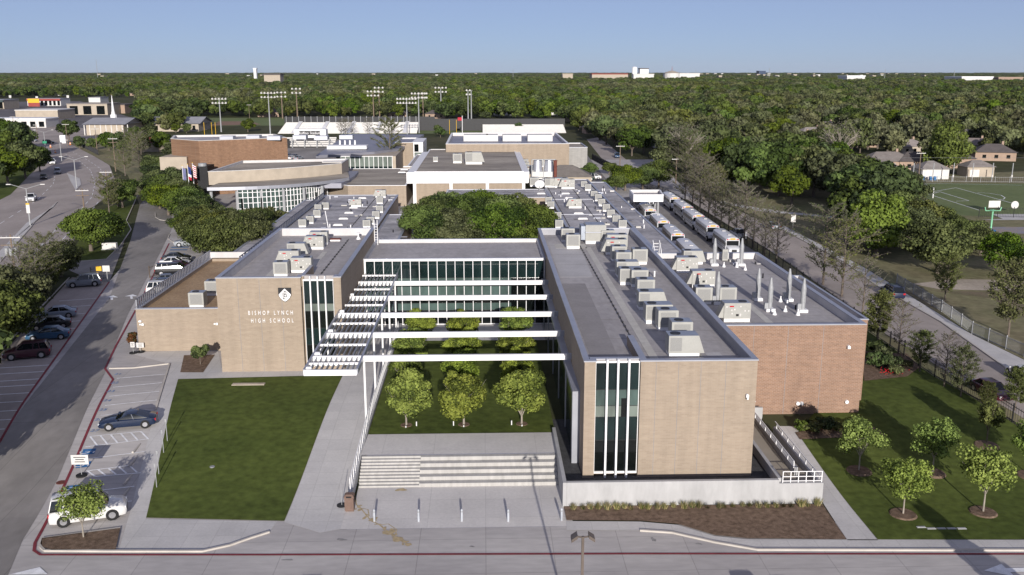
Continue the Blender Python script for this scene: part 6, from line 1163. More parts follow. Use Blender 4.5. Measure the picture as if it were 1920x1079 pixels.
while y < 12000:
    stp = 19 + (y - 1500) * .014; x = -y * .72
    while x < y * .72:
        xx = x + rs.uniform(-.45, .45) * stp; yy_ = y + rs.uniform(-.45, .45) * stp; x += stp
        if rs.random() < .10: continue
        if ok(xx, yy_): pts2.append((xx, yy_, (rs.uniform(.75, 1.2) * min(1.35, (stp / 13)), 1)))
    y += stp
def wood(name, pts, src, label):
    me = bpy.data.meshes.new(name); me.from_pydata([(p[0], p[1], 1.3) for p in pts], [], []); at = me.attributes.new('sc', 'FLOAT_VECTOR', 'POINT')
    sv = []
    for p in pts:
        s = p[2]
        if isinstance(s, tuple): d = math.hypot(p[0], p[1]); wd = s[0] * (1 + max(0, d - 2500) / 2500.); sv += [wd * 1.35, wd * 1.35, min(1.5, s[0])]
        else: sv += [s * rs.uniform(.9, 1.2), s * rs.uniform(.9, 1.2), s]
    at.data.foreach_set('vector', sv); o = bpy.data.objects.new(name, me); COL.objects.link(o)
    ng = bpy.data.node_groups.new(name, 'GeometryNodeTree'); ng.interface.new_socket('Geometry', in_out='INPUT', socket_type='NodeSocketGeometry'); ng.interface.new_socket('Geometry', in_out='OUTPUT', socket_type='NodeSocketGeometry')
    N = ng.nodes; L = ng.links; gi = N.new('NodeGroupInput'); go = N.new('NodeGroupOutput'); mp = N.new('GeometryNodeMeshToPoints'); ip = N.new('GeometryNodeInstanceOnPoints'); oi = N.new('GeometryNodeObjectInfo'); oi.inputs['Object'].default_value = src; oi.inputs['As Instance'].default_value = True
    na = N.new('GeometryNodeInputNamedAttribute'); na.data_type = 'FLOAT_VECTOR'; na.inputs['Name'].default_value = 'sc'; rv = N.new('FunctionNodeRandomValue'); rv.data_type = 'FLOAT_VECTOR'; rv.inputs[0].default_value = (0, 0, 0); rv.inputs[1].default_value = (0, 0, 6.28)
    L.new(gi.outputs[0], mp.inputs['Mesh']); L.new(mp.outputs[0], ip.inputs['Points']); L.new(oi.outputs['Geometry'], ip.inputs['Instance']); L.new(na.outputs[0], ip.inputs['Scale']); L.new(rv.outputs[0], ip.inputs['Rotation']); L.new(ip.outputs[0], go.inputs[0])
    md = o.modifiers.new('wood', 'NODES'); md.node_group = ng; return tag(o, label, 'woodland', kind='stuff')
grp = [[] for _ in ftr]
for p in pts2: grp[kindof(p)].append(p)
for k, g_ in enumerate(grp):
    src = [c for c in ftr[k].children if c.name.startswith('crown')][0]; wood('woodland', g_, src, fnm[k] + ' trees of the far wooded suburb up to the horizon')
print('trees near', NEAR, 'far', len(pts2))
# ================================================================ POLES, FENCES, STADIUM
def base(q): a = PG(*q); return (a[0], a[1], zg(a[1]))
def lamp2(q, ytop, label, arm=2.6, sgl=False):
    b = base(q); h = AT(b[1], q[0], ytop)[1] - b[2]; t = thing('street_lamp', label, 'street lamp', b, 0, 'street lamps along the avenue'); MB().cyl(0, 0, 0, h - .8, .16, .10, 8).build('pole', steel, t, world=False)
    for s in ((1,) if sgl else (-1, 1)): MB().tube((0, 0, h - .9), (s * arm, 0, h), .06).build('arm', steel, t, world=False); B = MB(); B.bbox(s * arm - .1, s * arm + s * .7 + .1, -.12, .12, h - .08, h + .08, .03) if s > 0 else B.bbox(-arm - .8, -arm + .1, -.12, .12, h - .08, h + .08, .03); B.build('lamp_head', offwhite, t, world=False)
    return t
l_ = lamp2((57, 424), 346, 'nearest double armed street lamp with a banner on the avenue median', 3.0); MB().box(-.35, .35, -.18, -.15, 2.6, 4.6).build('banner', offwhite, l_, world=False); MB().box(-.35, .35, -.19, -.151, 4.3, 4.6).build('banner_top', yellow_m, l_, world=False)
lamp2((144, 352), 294, 'second double armed street lamp on the avenue median nose', 3.0); l_ = lamp2((86, 285), 244, 'double armed street lamp with green street sign near the junction', 3.0); MB().box(-.8, .8, -.2, -.16, 3.2, 4.1).build('street_sign', mat('sign_green', (.03, .25, .14), .6), l_, world=False)
lamp2((116, 304), 263, 'single slim lamp pole beside the median nose', 2, True); lamp2((33, 257), 222, 'lamp pole at the far junction near the left edge', 2, True)
def upole(q, ytop, label, arms=2, tr=False):
    b = base(q); h = AT(b[1], q[0], ytop)[1] - b[2]; t = thing('utility_pole', label, 'utility pole', b, .1, 'wooden utility poles'); MB().cyl(0, 0, 0, h, .17, .11, 8).build('pole', wood_pole, t, world=False)
    for k in range(arms): MB().box(-1.4, 1.4, -.2, -.08, h - .5 - k * 1.1, h - .36 - k * 1.1).build('cross_arm', offwhite if k == 0 else wood_pole, t, world=False)
    for x in (-1.2, -.5, .5, 1.2): MB().cyl(x, -.14, h - .36, h - .12, .05, n=6).build('insulator', steel, t, world=False)
    if tr:
        for x in (-.6, 0, .6): MB().cyl(x, -.45, h - 3.0, h - 1.9, .28, n=12).build('transformer', steel, t, world=False)
    return t
upole((158, 396), 354, 'wooden pole with white cross arm by the avenue lane lines'); upole((203, 372), 320, 'wooden pole with white cross arm left of the drive bend'); upole((30, 530), 440, 'pole with three grey transformers at the left edge', 2, True); upole((217, 322), 258, 'leaning utility pole on the verge by the church'); upole((127, 274), 232, 'pole with a shop sign at the junction', 1)
upole((71, 262), 233, 'dark pole in front of the long white building', 1); upole((27, 247), 218, 'dark pole at the far left of the junction', 1); upole((183, 290), 240, 'thin dark pole by the verge fence', 1); upole((1162, 320), 272, 'pole beside the crossing of the right hand street', 1); upole((1267, 344), 296, 'white painted pole at the street corner', 1); upole((1722, 337), 285, 'tall wooden pole behind the field fence', 1); upole((1148, 215), 190, 'short pole among the trees right of the stadium', 1); upole((468, 222), 196, 'thin pole behind the ball field', 1); upole((687, 222), 196, 'thin pole behind the home bleachers', 1)
def light_mast(x, yt, yb, heads, label, col=steel):
    b = base((x, yb)); h = AT(b[1], x, yt)[1] - b[2]; t = thing('floodlight_mast', label, 'floodlight', b, 0, 'stadium floodlight masts'); k = max(1, b[1] / 380); MB().cyl(0, 0, 0, h, .28 * k, .16 * k, 8).build('mast', col, t, world=False); w = 2.6 * heads / 5 * k
    for r_ in (0, 1): MB().box(-w, w, -.1, .1, h - .2 - r_ * 1.6 * k, h - .05 - r_ * 1.6 * k).build('cross_bar', steel, t, world=False)
    for r_ in (0, 1):
        for i in range(heads): xx = -w + 2 * w * i / max(1, heads - 1); MB().tube((xx, -.5, h + .05 - r_ * 1.6 * k), (xx, .3, h + .35 - r_ * 1.6 * k), .36 * k, .25 * k, 8).build('lamp_head', offwhite, t, world=False)
    return t
for x, yt, yb, hd_, wd in ((415, 186, 248, 5, 'leftmost, behind the church hall'), (507, 175, 252, 5, 'by the left end of the home bleachers'), (530, 174, 223, 3, 'brown, behind the left end of the bleachers'), (558, 167, 224, 3, 'tall brown, behind the bleachers'), (701, 172, 226, 4, 'first of a brown pair behind the bleachers'), (712, 165, 223, 3, 'second of a brown pair behind the bleachers'), (764, 186, 262, 7, 'broad one before the right end of the bleachers'), (786, 176, 250, 5, 'broad one right of the bleachers'), (794, 176, 242, 3, 'brown one close behind the broad one'), (827, 165, 208, 4, 'furthest one standing in the trees'), (878, 170, 235, 1, 'left of the slim pair by the visitor stand'), (884, 170, 235, 1, 'right of the slim pair by the visitor stand')):
    light_mast(x, yt, yb, hd_, 'stadium floodlight mast, ' + wd, wood_pole if 'brown' in wd else steel)
for i, x in enumerate((398, 405, 384, 860 - 4, 843)): 
    b = base((x, 258 if x < 500 else 252)); tag(MB().cyl(b[0], b[1], b[2], b[2] + 7, .11, n=8).build('goal_post', yellow_m, at=b), ['left thin yellow post by the ball field', 'right thin yellow post by the ball field', 'furthest left yellow post by the ball field', 'yellow goal upright right of the stadium field', 'yellow goal upright left of it at the stadium field'][i], 'post')
# bleachers
HB = thing('home_bleachers', 'long white concrete home bleachers with black screen along the top', 'bleachers', (-70, 470, 1.5)); x0, y0_ = PG(521, 251); x1, _ = PG(781, 251); n = 16; dep = 22; rise = AT(y0_ + dep, 650, 229.5)[1] - 1.5
for k in range(n): MB().box(x0 - (0 if k else 0) + k * .0, x1, y0_ + dep * k / n, y0_ + dep, 1.2 + rise * k / n, 1.5 + rise * (k + 1) / n).build('seating_row', offwhite, HB)
for k in range(5): x = x0 + (x1 - x0) * (k + .55) / 5; MB().add([(x - 1, y0_ - .4, 1.9), (x + 1, y0_ - .4, 1.9), (x + 1, y0_ + dep, 1.95 + rise), (x - 1, y0_ + dep, 1.95 + rise)], [(0, 1, 2, 3)]).build('aisle', white_m, HB)
MB().box(x0 - 1, x1 + 8, y0_ + dep + .1, y0_ + dep + .5, 1, rise + 4.3).build('screen', black_m, HB); B = MB(); x = x0
while x < x1: B.box(x - .1, x + .1, y0_ + dep - .1, y0_ + dep + .09, rise, rise + 4.6); x += 3.2
B.build('screen_posts', steel, HB)
VB = thing('visitor_bleachers', 'white concrete visitor bleachers behind the tan hall', 'bleachers', (30, 470, 1.5)); x0, yb_ = PG(905, 250); x1, _ = PG(1062, 250)
vr = AT(yb_ + 20, 980, 233.5)[1] - 1.5
for k in range(10): MB().box(x0, x1, yb_ + 2.0 * k, yb_ + 20, 1.2, 1.5 + vr * (k + 1) / 10).build('seating_row', offwhite, VB)
MB().box(x0 - 28, x1 + 1, yb_ + 20.1, yb_ + 20.4, 1, vr + 4.4).build('screen', black_m, VB)
PB = thing('press_box', 'white press box on steel trusses with black stadium name sign', 'press box', (-100, 380, 1.5)); z0 = AT(385, 600, 259)[1]; z1 = AT(385, 600, 243)[1]; xa, xb = AT(385, 551, 250)[0], AT(385, 611, 250)[0]
MB().bbox(xa, xb, 385, 390, z0, z1, .2).build('cabin', white_m, PB); xc0, xc1 = AT(385, 561, 250)[0], AT(385, 600, 250)[0]; zz = (z1 - z0); so = MB().box(xc0, xc1, 384.85, 384.98, z0 + zz * .32, z0 + zz * .82).build('sign_panel', black_m, PB)
text_mesh('Roffino', zz * .42, 'lettering', white_m, so, Matrix.Translation(((xc0 * .78 + xc1 * .22) - PB.location.x, 384.8 - PB.location.y, z0 + zz * .44 - 1.5)) @ FACE_CAM, ext=.02, sx=.95); text_mesh('Stadium', zz * .42, 'lettering', white_m, so, Matrix.Translation(((xc0 * .22 + xc1 * .78) - PB.location.x, 384.8 - PB.location.y, z0 + zz * .44 - 1.5)) @ FACE_CAM, ext=.02, sx=.95)
for x in np.linspace(xa - 6, xb + 1, 5): B = MB(); B.tube((x, 386, 1), (x, 386, z0), .25); B.build('support_post', steel, PB); B = MB(); B.tube((x, 386, z0), (x + 2.5, 386, 2), .15); B.build('brace', steel, PB)
for k in range(5): z = 2 + (z0 - 2.5) * k / 4.4; MB().box(xa - 11, xb + 3, 386.3 + k * 1.5, 387.6 + k * 1.5, z, z + .5).build('stand_tier', offwhite, PB)
MB().box(xa - 10, xa - 2, 385.5, 385.9, 1.5, 5).build('dark_panel', dark_m, PB); B = MB(); B.box(xa + .5, xb, 386, 386.1, z1 + .9, z1 + 1.0)
for x in np.linspace(xa + .5, xb, 9): B.box(x - .05, x + .05, 386, 386.1, z1, z1 + 1)
B.build('roof_railing', coping, PB)
# iron and mesh fences
def iron_fence(name, pts, label, h=1.75, step=3.0, posts=True, m_=black_m, pick=.22, group=None, cat='fence'):
    w = px(pts); t = thing(name, label, cat, (w[0][0], w[0][1], zg(w[0][1])), 0, group); R_ = MB(); Q = MB(); acc = 0; np_ = 0
    for a, b in zip(w[:-1], w[1:]):
        L = math.hypot(b[0] - a[0], b[1] - a[1]); n = max(1, int(L / step))
        for i in range(n):
            p = [a[k] + (b[k] - a[k]) * i / n for k in (0, 1)]; q = [a[k] + (b[k] - a[k]) * (i + 1) / n for k in (0, 1)]; zp, zq = zg(p[1]), zg(q[1])
            if np_ < 95: MB().box(p[0] - .05, p[0] + .05, p[1] - .05, p[1] + .05, zp - .05, zp + h + .1).build('post', m_, t); np_ += 1
            for f in (.12, .9): R_.bar((p[0], p[1], zp + h * f + .03), (q[0], q[1], zq + h * f + .03), .04, .05)
            m2 = int(step / pick)
            for k in range(1, m2): f = k / m2; x = p[0] + (q[0] - p[0]) * f; y = p[1] + (q[1] - p[1]) * f; z = zp + (zq - zp) * f; Q.box(x - .011, x + .011, y - .011, y + .011, z + .05, z + h)
    R_.build('rail', m_, t); Q.build('pickets', m_, t); return t
iron_fence('iron_fence', [(1165, 330), (1224, 360), (1252, 369), (1430, 481), (1481, 515), (1560, 575), (1644, 634), (1752, 708), (1840, 757), (1960, 835), (2020, 875)], 'long black iron picket fence between the school grounds and the right hand street')
iron_fence('iron_fence', [(1110, 300), (1165, 330)], 'black screened fence beside the rear yard and the far street', 2.2, 2.5, pick=.1)
iron_fence('iron_fence', [(-60, 735), (0, 655), (60, 580), (118, 510)], 'black iron picket fence behind the left parking lot'); iron_fence('iron_fence', [(172, 528), (200, 524)], 'short black gate leaf beside the grey compact suv', 2.0, 2.4, cat='gate')
iron_fence('iron_fence', [(281, 522), (300, 516)], 'brown metal gate by the cars at the annex', 1.8, 2.0, m_=mat('gate_brown', (.10, .07, .045), .7), cat='gate'); iron_fence('iron_fence', [(138, 268), (185, 292)], 'dark screened fence along the verge by the church', 2.0, 3, pick=.12)
iron_fence('mesh_fence', [(1681, 533), (1765, 585), (1822, 627), (1920, 670), (2050, 730)], 'grey chain link fence beyond the street sidewalk', 1.5, 3.0, m_=steel, pick=.16); iron_fence('mesh_fence', [(1835, 408), (1870, 408), (1960, 410)], 'dark mesh fence at the near side of the soccer field', 2.2, 3, pick=.3)
iron_fence('mesh_fence', [(1660, 340), (1730, 341), (1920, 343), (2100, 345)], 'low mesh fence along the gardens behind the soccer field', 1.6, 3.5, m_=steel, pick=.5)
a, b = PG(1852, 397), PG(1861, 397); tag(MB().box(a[0], a[0] + 2.6, a[1] - .1, a[1], 2.4, 3.9).build('notice_board', offwhite, at=(a[0], a[1], 1.5)), 'white notice board on the dark mesh fence by the soccer field', 'sign')
a = PG(1901, 398); tag(MB().tube((a[0], a[1] - .1, 3.1), (a[0], a[1], 3.1), .85, n=18).build('round_sign', offwhite, at=(a[0], a[1], 1.5)), 'round pale sign on the dark mesh fence at the right', 'sign')
for i, x in enumerate((1641, 1675, 1711, 1748, 1786, 1822, 1859, 1896)):
    b = base((x, 341)); h = AT(b[1], x, 306)[1] - b[2]; t = thing('net_post', 'tall grey net post behind the soccer goal line, %s from the left' % ['first', 'second', 'third', 'fourth', 'fifth', 'sixth', 'seventh', 'eighth'][i], 'post', b, 0, 'ball net posts behind the soccer field'); MB().cyl(0, 0, 0, h, .13, n=8).build('post', steel, t, world=False); MB().cyl(0, 0, 1.2, 1.9, .22, n=8).build('winch_box', offwhite, t, world=False)
B = MB(); 
for (p, q) in zip(((1641, 341), (1711, 341), (1822, 341), (1896, 341)), ((1711, 341), (1822, 341), (1896, 341), (2100, 343))): a = PG(*p); b = PG(*q); B.tube((a[0], a[1], 8.2), (b[0], b[1], 8.2), .03, n=3)
tag(B.build('net_cable', steel, at=(a[0], a[1], 8)), 'thin cable strung along the tops of the tall net posts', 'cable')
# soccer goals and play equipment
for i, ((xa_, ya), (xb_, yb2)) in enumerate([((1727, 362), (1749, 372)), ((1707, 352), (1727, 361))][:1]):
    a = base((xa_, ya)); b = base((xb_, yb2)); t = thing('soccer_goal', 'white soccer goal frame at the left end of the field', 'goal', a)
    for p in (a, b): B = MB(); B.tube(p, (p[0], p[1], 4.0), .12); B.build('goal_upright', white_m, t)
    B = MB(); B.tube((a[0], a[1], 4.0), (b[0], b[1], 4.0), .1); B.build('crossbar', white_m, t)
b = base((1857, 436)); t = thing('play_frame', 'pale green play frame with a dish top beside the playground', 'play equipment', b); pg = mat('play_green', (.25, .60, .36), .5); MB().cyl(0, 0, 0, 4.4, .16, n=8).build('pole', pg, t, world=False); B = MB(); B.tube((-1.4, 0, 4.2), (1.4, 0, 4.2), .07); B.tube((-1.4, 0, 4.2), (-1.6, 0, 4.9), .1); B.tube((1.4, 0, 4.2), (1.6, 0, 4.9), .1); B.tube((0, 0, 4.25), (0, 0, 4.35), .7, .5, 14); B.build('arms', pg, t, world=False); MB().cyl(0, -.3, .2, .5, .8, n=12).build('seat_ring', blue_paint, t, world=False)
# flagpoles
def flag(x, yb, yt, label, kind):
    b = base((x[0], yb)); h = AT(b[1], x[1], yt)[1] - b[2]; t = thing('flagpole', label, 'flagpole', b, 0, 'flagpoles before the arts centre'); MB().cyl(0, 0, 0, h, .12, .06, 8).build('pole', white_m, t, world=False); MB().cyl(0, 0, h, h + .2, .12, .02, 8).build('finial', yellow_m, t, world=False)
    z1_ = h - .4; z0_ = h - 3.4; nn_ = 6
    def cloth(xa_, xb_, za, zb_, m_, nm_='flag'):
        B = MB(); xs = np.linspace(xa_, xb_, 5); V = []
        for z in (za, zb_):
            for k, xx in enumerate(xs): V.append((xx, -.12 + .1 * math.sin(xx * 9), z - xx * .5))
        B.add(V, [(k, k + 1, 6 + k, 5 + k) for k in range(4)]); B.build(nm_, m_, t, world=False)
    red = mat('flag_red', (.45, .03, .05), .8); blu = mat('flag_blue', (.03, .05, .22), .8)
    if kind == 0: cloth(.05, .8, z0_, z1_, mat('flag_dull', (.16, .17, .30), .8))
    elif kind == 1: cloth(.05, .75, z0_ + 1.3, z1_, blu); cloth(.05, .75, z0_ + .7, z0_ + 1.29, white_m); cloth(.05, .75, z0_, z0_ + .69, red)
    else:
        for k in range(6): cloth(.05, .8, z0_ + .5 * k, z0_ + .5 * k + .25, red); cloth(.05, .8, z0_ + .5 * k + .251, z0_ + .5 * k + .499, white_m)
        cloth(.04, .45, z1_ - 1.2, z1_ + .1, blu)
flag((347, 342), 381, 311, 'left flagpole with a dull blue flag before the arts centre', 0); flag((357, 351), 380, 309, 'middle flagpole with a blue, white and red flag', 1); flag((366, 359), 378, 306, 'right flagpole with a striped flag before the arts centre', 2)
b = base((867, 252)); t = thing('flagpole', 'short flagpole with striped flag at the stadium field', 'flagpole', b); MB().cyl(0, 0, 0, 9, .15, n=8).build('pole', white_m, t, world=False); MB().box(-2.2, -.2, -.05, .05, 6.6, 8.2).build('flag', mat('flag_red', (.45, .03, .05)), t, world=False)
# parking lot lamp whose shadow climbs the steps
a = P(1093, 1003, 8.0); t = thing('lot_lamp', 'two headed lamp post standing at the bottom edge of the picture', 'lamp post', (a[0], a[1], 0)); lp = mat('lamp_bronze', (.16, .13, .11), .5, metal=.3)
MB().box(-.07, .07, -.07, .07, 0, 7.9).build('pole', lp, t, world=False)
for s in (-1, 1): B = MB(); B.tube((0, 0, 7.85), (s * .32, 0, 7.9), .05); B.build('arm', lp, t, world=False); B = MB(); c_ = s * .5; B.add([(s * .3, -.28, 8.08), (s * .3, .28, 8.08), (s * .62, .28, 7.86), (s * .62, -.28, 7.86), (s * .3, -.28, 7.9), (s * .3, .28, 7.9), (s * .62, .28, 7.68), (s * .62, -.28, 7.68)], [(0, 1, 2, 3), (7, 6, 5, 4), (0, 4, 5, 1), (1, 5, 6, 2), (2, 6, 7, 3), (3, 7, 4, 0)]); B.build('lamp_head', lp, t, world=False)
# trees just outside the frame that throw the shadows seen in it
for q, s, p, lb in (((-150, 960), 1.0, big[0], 'tree beyond the left picture edge shading the drive'), ((-60, 770), .9, big[3], 'tree beyond the left picture edge shading the stalls'), ((-75, 850), .6, big[2], 'smaller tree beyond the left picture edge')): plant(p, PG(*q), lb, 'trees just left of the picture', s)
a = PG(1755, 1035); plant(make_tree('shade_tree', 'tree', 'dark', 1.5, 1.5, 7.0, 1800, .2, .12, 12, .7), (a[0] + 3.4, a[1] - 17.5), 'slender dark tree below the lower right picture edge', 'trees just below the picture', 1.1, 0)
# ================================================================ CHURCH, SHOPS AND FAR THINGS
def gable(name, label, cat, q0, q1, dep, h, rh, wall, roof, along='x', over=.8, wins=0, loc=None):
    a = PG(*q0); b = PG(*q1); t = thing(name, label, cat, ((a[0] + b[0]) / 2, a[1], 1.5)); w = (b[0] - a[0]) / 2; MB().box(-w, w, 0, dep, -.1, h).build('wall', wall, t, world=False); B = MB()
    if along == 'x':
        B.add([(-w - over, -over, h), (w + over, -over, h), (w + over, dep + over, h), (-w - over, dep + over, h), (-w - over, dep / 2, h + rh), (w + over, dep / 2, h + rh)], [(0, 1, 5, 4), (2, 3, 4, 5), (3, 2, 1, 0)]); B.build('roof', roof, t, world=False); G_ = MB(); G_.add([(s * w, 0, h), (s * w, dep, h), (s * w, dep / 2, h + rh * .95)] if 0 else [(-w, 0, h), (-w, dep, h), (-w, dep / 2, h + rh * .93), (w, 0, h), (w, dep, h), (w, dep / 2, h + rh * .93)], [(0, 2, 1), (3, 4, 5)]); G_.build('gable', wall, t, world=False)
    else:
        B.add([(-w - over, -over, h), (w + over, -over, h), (w + over, dep + over, h), (-w - over, dep + over, h), (0, -over, h + rh), (0, dep + over, h + rh)], [(3, 0, 4, 5), (1, 2, 5, 4), (0, 1, 2, 3)[::-1]]); B.build('roof', roof, t, world=False); G_ = MB(); G_.add([(-w, -.01, h), (w, -.01, h), (0, -.01, h + rh * .95), (-w, dep, h), (w, dep, h), (0, dep, h + rh * .95)], [(0, 1, 2), (5, 4, 3)]); G_.build('gable', wall, t, world=False)
    for k in range(wins): x = -w + 2 * w * (k + .5) / wins; MB().box(x - .7, x + .7, -.08, -.01, .8, h - 1.0).build('window', glassv, t, world=False)
    return t
greyroof = mat('pale_grey_roof', (.30, .30, .32), .8, .08, .3)
ch = gable('church', 'cream church with broad grey gable roof and white steeple', 'church', (163, 254), (232, 254), 26, 5.2, 2.6, cream, greyroof, 'x', 1.5)
a = ch.location; B = MB(); B.cyl(-3, 20, 5, 9, 1.8, 1.5, 8); B.cyl(-3, 20, 9, 10.5, 1.0, .8, 8); B.cyl(-3, 20, 10.5, 18.5, .7, .08, 8); B.build('steeple', white_m, ch, world=False)
for k in range(9): MB().box(-10 + k * 2.6, -9.6 + k * 2.6, -.2, -.01, 0, 5.1).build('pilaster', offwhite, ch, world=False)
gable('church_hall', 'long cream hall with grey roof right of the church', 'building', (268, 247), (372, 247), 22, 4, 3, cream, greyroof, 'x', 1.2, 6)
gable('red_roofed_shed', 'low building with dull red roof behind the bare trees', 'building', (262, 285), (308, 285), 14, 3.5, 1.5, cream, redroof, 'x', .6)
gable('red_roofed_shed', 'long low red roofed building at the edge of the ball field', 'building', (301, 228), (355, 228), 10, 3.5, 1.5, redroof, redroof, 'x', .6)
def flat(name, label, q0, q1, dep, h, wall, roof, extra=None, wins=0, cat='building'):
    a = PG(*q0); b = PG(*q1); t = thing(name, label, cat, ((a[0] + b[0]) / 2, a[1], 1.5)); w = (b[0] - a[0]) / 2; block_ = MB().box(-w, w, 0, dep, -.1, h); block_.build('wall', wall, t, world=False); MB().box(-w - .3, w + .3, -.3, dep + .3, h + .01, h + .5).build('roof', roof, t, world=False)
    if extra: MB().box(-w - .1, w + .1, -1.2, -.31, h - 1.4, h + .3).build('fascia', extra, t, world=False)
    for k in range(wins): x = -w + 2 * w * (k + .5) / wins; MB().box(x - w * .6 / wins, x + w * .6 / wins, -.1, -.01, .4, h - 1.2).build('window', glassv, t, world=False)
    return t
flat('long_white_building', 'long low white building with dark windows at the far left', (-60, 240), (108, 237), 16, 4.5, offwhite, white_m, None, 9); flat('shop_row', 'cream flat roofed shops behind the long white building', (30, 224), (126, 222), 26, 5.5, cream, offwhite); flat('shop_row', 'pale stone shops with a red and white sign by the steeple', (127, 216), (210, 215), 24, 7.5, cream, shingle, None, 3)
flat('strip_mall', 'distant strip mall with a red fascia at the upper left', (52, 199), (138, 197), 20, 6, offwhite, greyroof, redroof, 8); flat('strip_mall', 'distant shops with dark fascia at the left edge', (-60, 205), (45, 202), 26, 7, cream, greyroof, mat('dark_green_fascia', (.05, .07, .07)), 6); flat('low_brick_shop', 'brown flat building right of the steeple', (211, 213), (243, 212), 22, 6, pinkbrick, darkroof)
flat('grey_shed', 'grey roofed white shed above the shops', (167, 196), (200, 195), 20, 6, offwhite, greyroof)
a = PG(117, 193); t = thing('shop_sign', 'small yellow and red shop sign by the strip mall', 'sign', (PG(66, 200)[0], PG(66, 200)[1] - 2, 1.5)); MB().box(-5, 5, -.2, 0, 3.2, 6.8).build('sign_board', yellow_m, t, world=False); MB().box(-5, 5, .01, .3, 0, 6.9).build('back_wall', redroof, t, world=False)
b = base((140, 267)); t = thing('site_cabinet', 'white cabinet at the junction corner', 'cabinet', base((118, 269))); MB().bbox(-1.2, 1.2, 0, 1.5, 0, 3.4, .1).build('casing', white_m, t, world=False)
t = thing('monument_sign', 'small white monument sign on the island lawn beside the drive', 'sign', base((205, 470))); MB().bbox(-1.2, 1.2, 0, .8, .05, 1.3, .08).build('sign_slab', offwhite, t, world=False); MB().bbox(-1.35, 1.35, -.1, .9, -.05, .25, .03).build('plinth', wall_conc, t, world=False)
t = thing('gate_sign', 'yellow and white sign boards on a post at the end of the kerb island', 'sign', base((202, 528))); MB().cyl(0, 0, 0, 2.4, .06).build('post', steel, t, world=False); MB().box(-.55, .5, -.1, -.05, 1.5, 2.4).build('white_board', offwhite, t, world=False); MB().box(-1.5, -.7, -.1, -.05, 1.6, 2.3).build('yellow_board', yellow_m, t, world=False)
for i, q in enumerate([(104, 287), (95, 277), (132, 272), (148, 268)]): t = thing('traffic_barrel', '%s orange traffic barrel at the junction from the left' % ['first', 'second', 'third', 'fourth'][i], 'traffic barrel', base(q), 0, 'orange barrels at the junction'); MB().cyl(0, 0, 0, 1.1, .35, .28, 10).build('barrel', lamp_amb, t, world=False); MB().cyl(0, 0, .55, .8, .34, .32, 10).build('band', white_m, t, world=False)
# far landmarks on the horizon
def far_box(name, label, cat, x0, x1, yt, yb, Y, wall, roof=None, dep=40):
    xa_, z0_ = AT(Y, x0, yb); xb_, z1_ = AT(Y, x1, yt); z0_ = -1; t = thing(name, label, cat, ((xa_ + xb_) / 2, Y, 0)); w = (xb_ - xa_) / 2; MB().box(-w, w, 0, dep, 0, z1_).build('wall', wall, t, world=False); MB().box(-w - 1, w + 1, -1, dep + 1, z1_ + .1, z1_ + 2.5).build('roof', roof or wall, t, world=False); return t
far_box('far_block', 'tall white block with dark roof on the horizon right of the water tank', 'building', 1200, 1216, 130, 142, 2600, white_m, darkroof, 30); far_box('far_block', 'low white wings below the tall block on the horizon', 'building', 1188, 1226, 140.5, 144, 2580, offwhite, None, 20)
far_box('far_block', 'wide low white store with dark roof line on the horizon', 'building', 1110, 1180, 140, 144, 2650, cream, redroof, 60); far_box('far_block', 'pale low store left of the wide one on the horizon', 'building', 1055, 1074, 140, 143, 2700, cream, None, 40); far_box('far_block', 'long pale sheds right of the round building on the horizon', 'building', 1250, 1312, 139, 142, 3000, offwhite, None, 60)
far_box('far_block', 'narrow white tower block at the left part of the horizon', 'building', 476, 480, 130, 143, 2300, white_m, None, 12); far_box('far_block', 'brown roofed hall among the trees left of centre on the horizon', 'building', 495, 525, 141, 146, 1700, cream, darkroof, 30); far_box('far_block', 'white roofed warehouse at the upper right horizon', 'building', 1803, 1862, 146, 152, 2100, offwhite, white_m, 80); far_box('far_block', 'pinkish sheds at the far right horizon', 'building', 1872, 1918, 147, 152, 2100, pinkbrick, pinkbrick, 50); far_box('far_block', 'pale warehouse right of centre on the horizon', 'building', 1588, 1622, 144, 150, 2300, offwhite, white_m, 60); far_box('far_block', 'dark blue block on the horizon', 'building', 1423, 1436, 134, 139, 6000, mat('blue_block', (.05, .07, .12)), None, 60)
rs2 = random.Random(4)
for i in range(40):
    x = rs2.uniform(20, 1900) if i < 14 else rs2.uniform(1290, 1800); Y = rs2.uniform(3000, 6500); wv = rs2.uniform(2, 7); yt = proj(0, Y, 15)[1]; far_box('far_block', 'tiny pale building scattered along the horizon', 'building', x, x + wv, yt - .2, yt + 2, Y, rs2.choice((offwhite, cream, cream)), None, 30)['group'] = 'tiny buildings along the horizon'
xa_, z1_ = AT(2600, 1190, 127); t = thing('water_tank', 'white cylindrical water tank on the horizon', 'water tank', (xa_, 2600, 0)); MB().cyl(0, 0, 0, z1_, 7, 7, 16).build('tank', white_m, t, world=False); MB().cyl(0, 0, z1_, z1_ + 2, 7.5, 4, 16).build('cap', white_m, t, world=False)
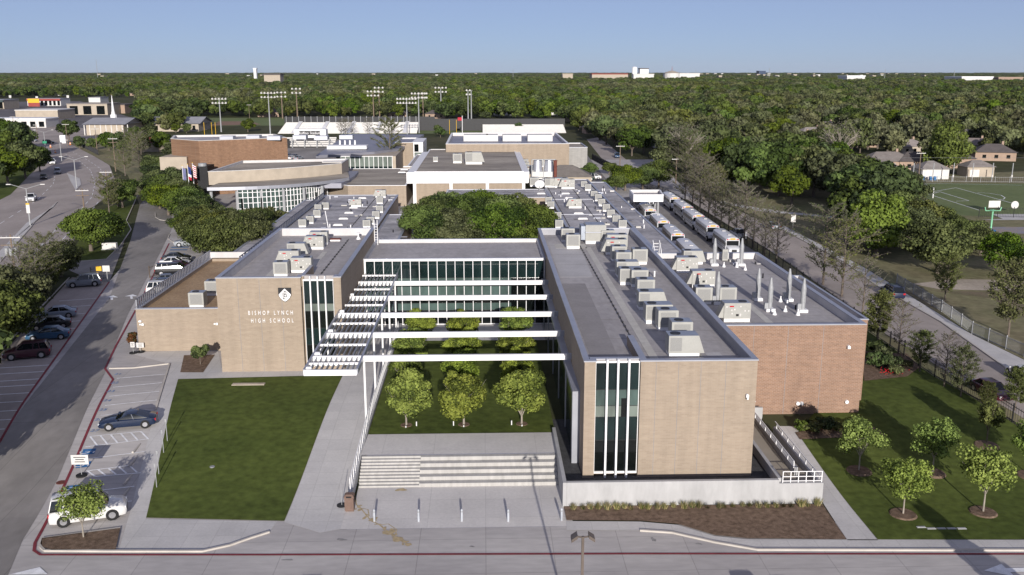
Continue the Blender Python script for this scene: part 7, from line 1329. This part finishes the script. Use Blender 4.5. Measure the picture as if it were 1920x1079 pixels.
xa_, z1_ = AT(2700, 1260, 133); t = thing('domed_building', 'pale round roofed building with a small spire on the horizon', 'building', (xa_, 2700, 0)); MB().cyl(0, 0, 0, z1_ - 6, 22, 22, 16).build('wall', offwhite, t, world=False); MB().cyl(0, 0, z1_ - 6, z1_, 24, 4, 16).build('roof', cream, t, world=False); MB().cyl(0, 0, z1_, z1_ + 12, .8, .3, 6).build('spire', redroof, t, world=False)
for i, (x, yt, Y) in enumerate([(180, 112, 3000), (962, 131, 3000), (1305, 131, 3500), (1443, 128, 2600), (1660, 130, 2400), (1790, 132, 2200)]):
    xx, zz_ = AT(Y, x, yt); t = thing('radio_tower', ['tall thin radio mast', 'faint mast with small tank', 'faint thin mast', 'pale slim mast', 'slim mast above the warehouse', 'pale mast at the far right'][i] + ' on the horizon ' + ['at the upper left', 'near the centre', 'right of the round building', 'by the dark blue block', 'right of centre', 'before the trees'][i], 'mast', (xx, Y, 0)); MB().cyl(0, 0, 0, zz_, .8, .5, 4).build('mast', steel, t, world=False)
for i, (x, y) in enumerate([(1238, 176), (1250, 194), (128, 180), (20, 180), (70, 182), (1382, 222), (1070, 190)]):
    b = PG(x, y + 10); h = AT(b[1], x, y)[1]; t = thing('roadside_sign', 'small pale pole sign rising from the trees, %s of its kind' % ORD[i], 'sign', (b[0], b[1], 1), 0, 'pole signs in the wooded suburb'); MB().cyl(0, 0, 0, h - 1, .2, n=6).build('pole', steel, t, world=False); MB().box(-1.2, 1.2, -.2, .2, h - 3, h - .5).build('sign_board', offwhite, t, world=False)
# ---------------------------------------------------------------- haze
HZ = MB(); HZ.box(-11000, 11000, -450, 15800, -2, 150); hm = bpy.data.materials.new('haze'); hm.use_nodes = True; hn_ = hm.node_tree; hn_.nodes.remove(hn_.nodes['Principled BSDF']); vp = hn_.nodes.new('ShaderNodeVolumePrincipled'); vp.inputs['Color'].default_value = (.82, .88, 1, 1); vp.inputs['Density'].default_value = 0.000012; vp.inputs['Anisotropy'].default_value = 0.0
hn_.links.new(vp.outputs[0], hn_.nodes['Material Output'].inputs['Volume']); ho = HZ.build('haze', hm); ho['kind'] = 'stuff'; ho['label'] = 'thin pale haze in the air over the suburb'
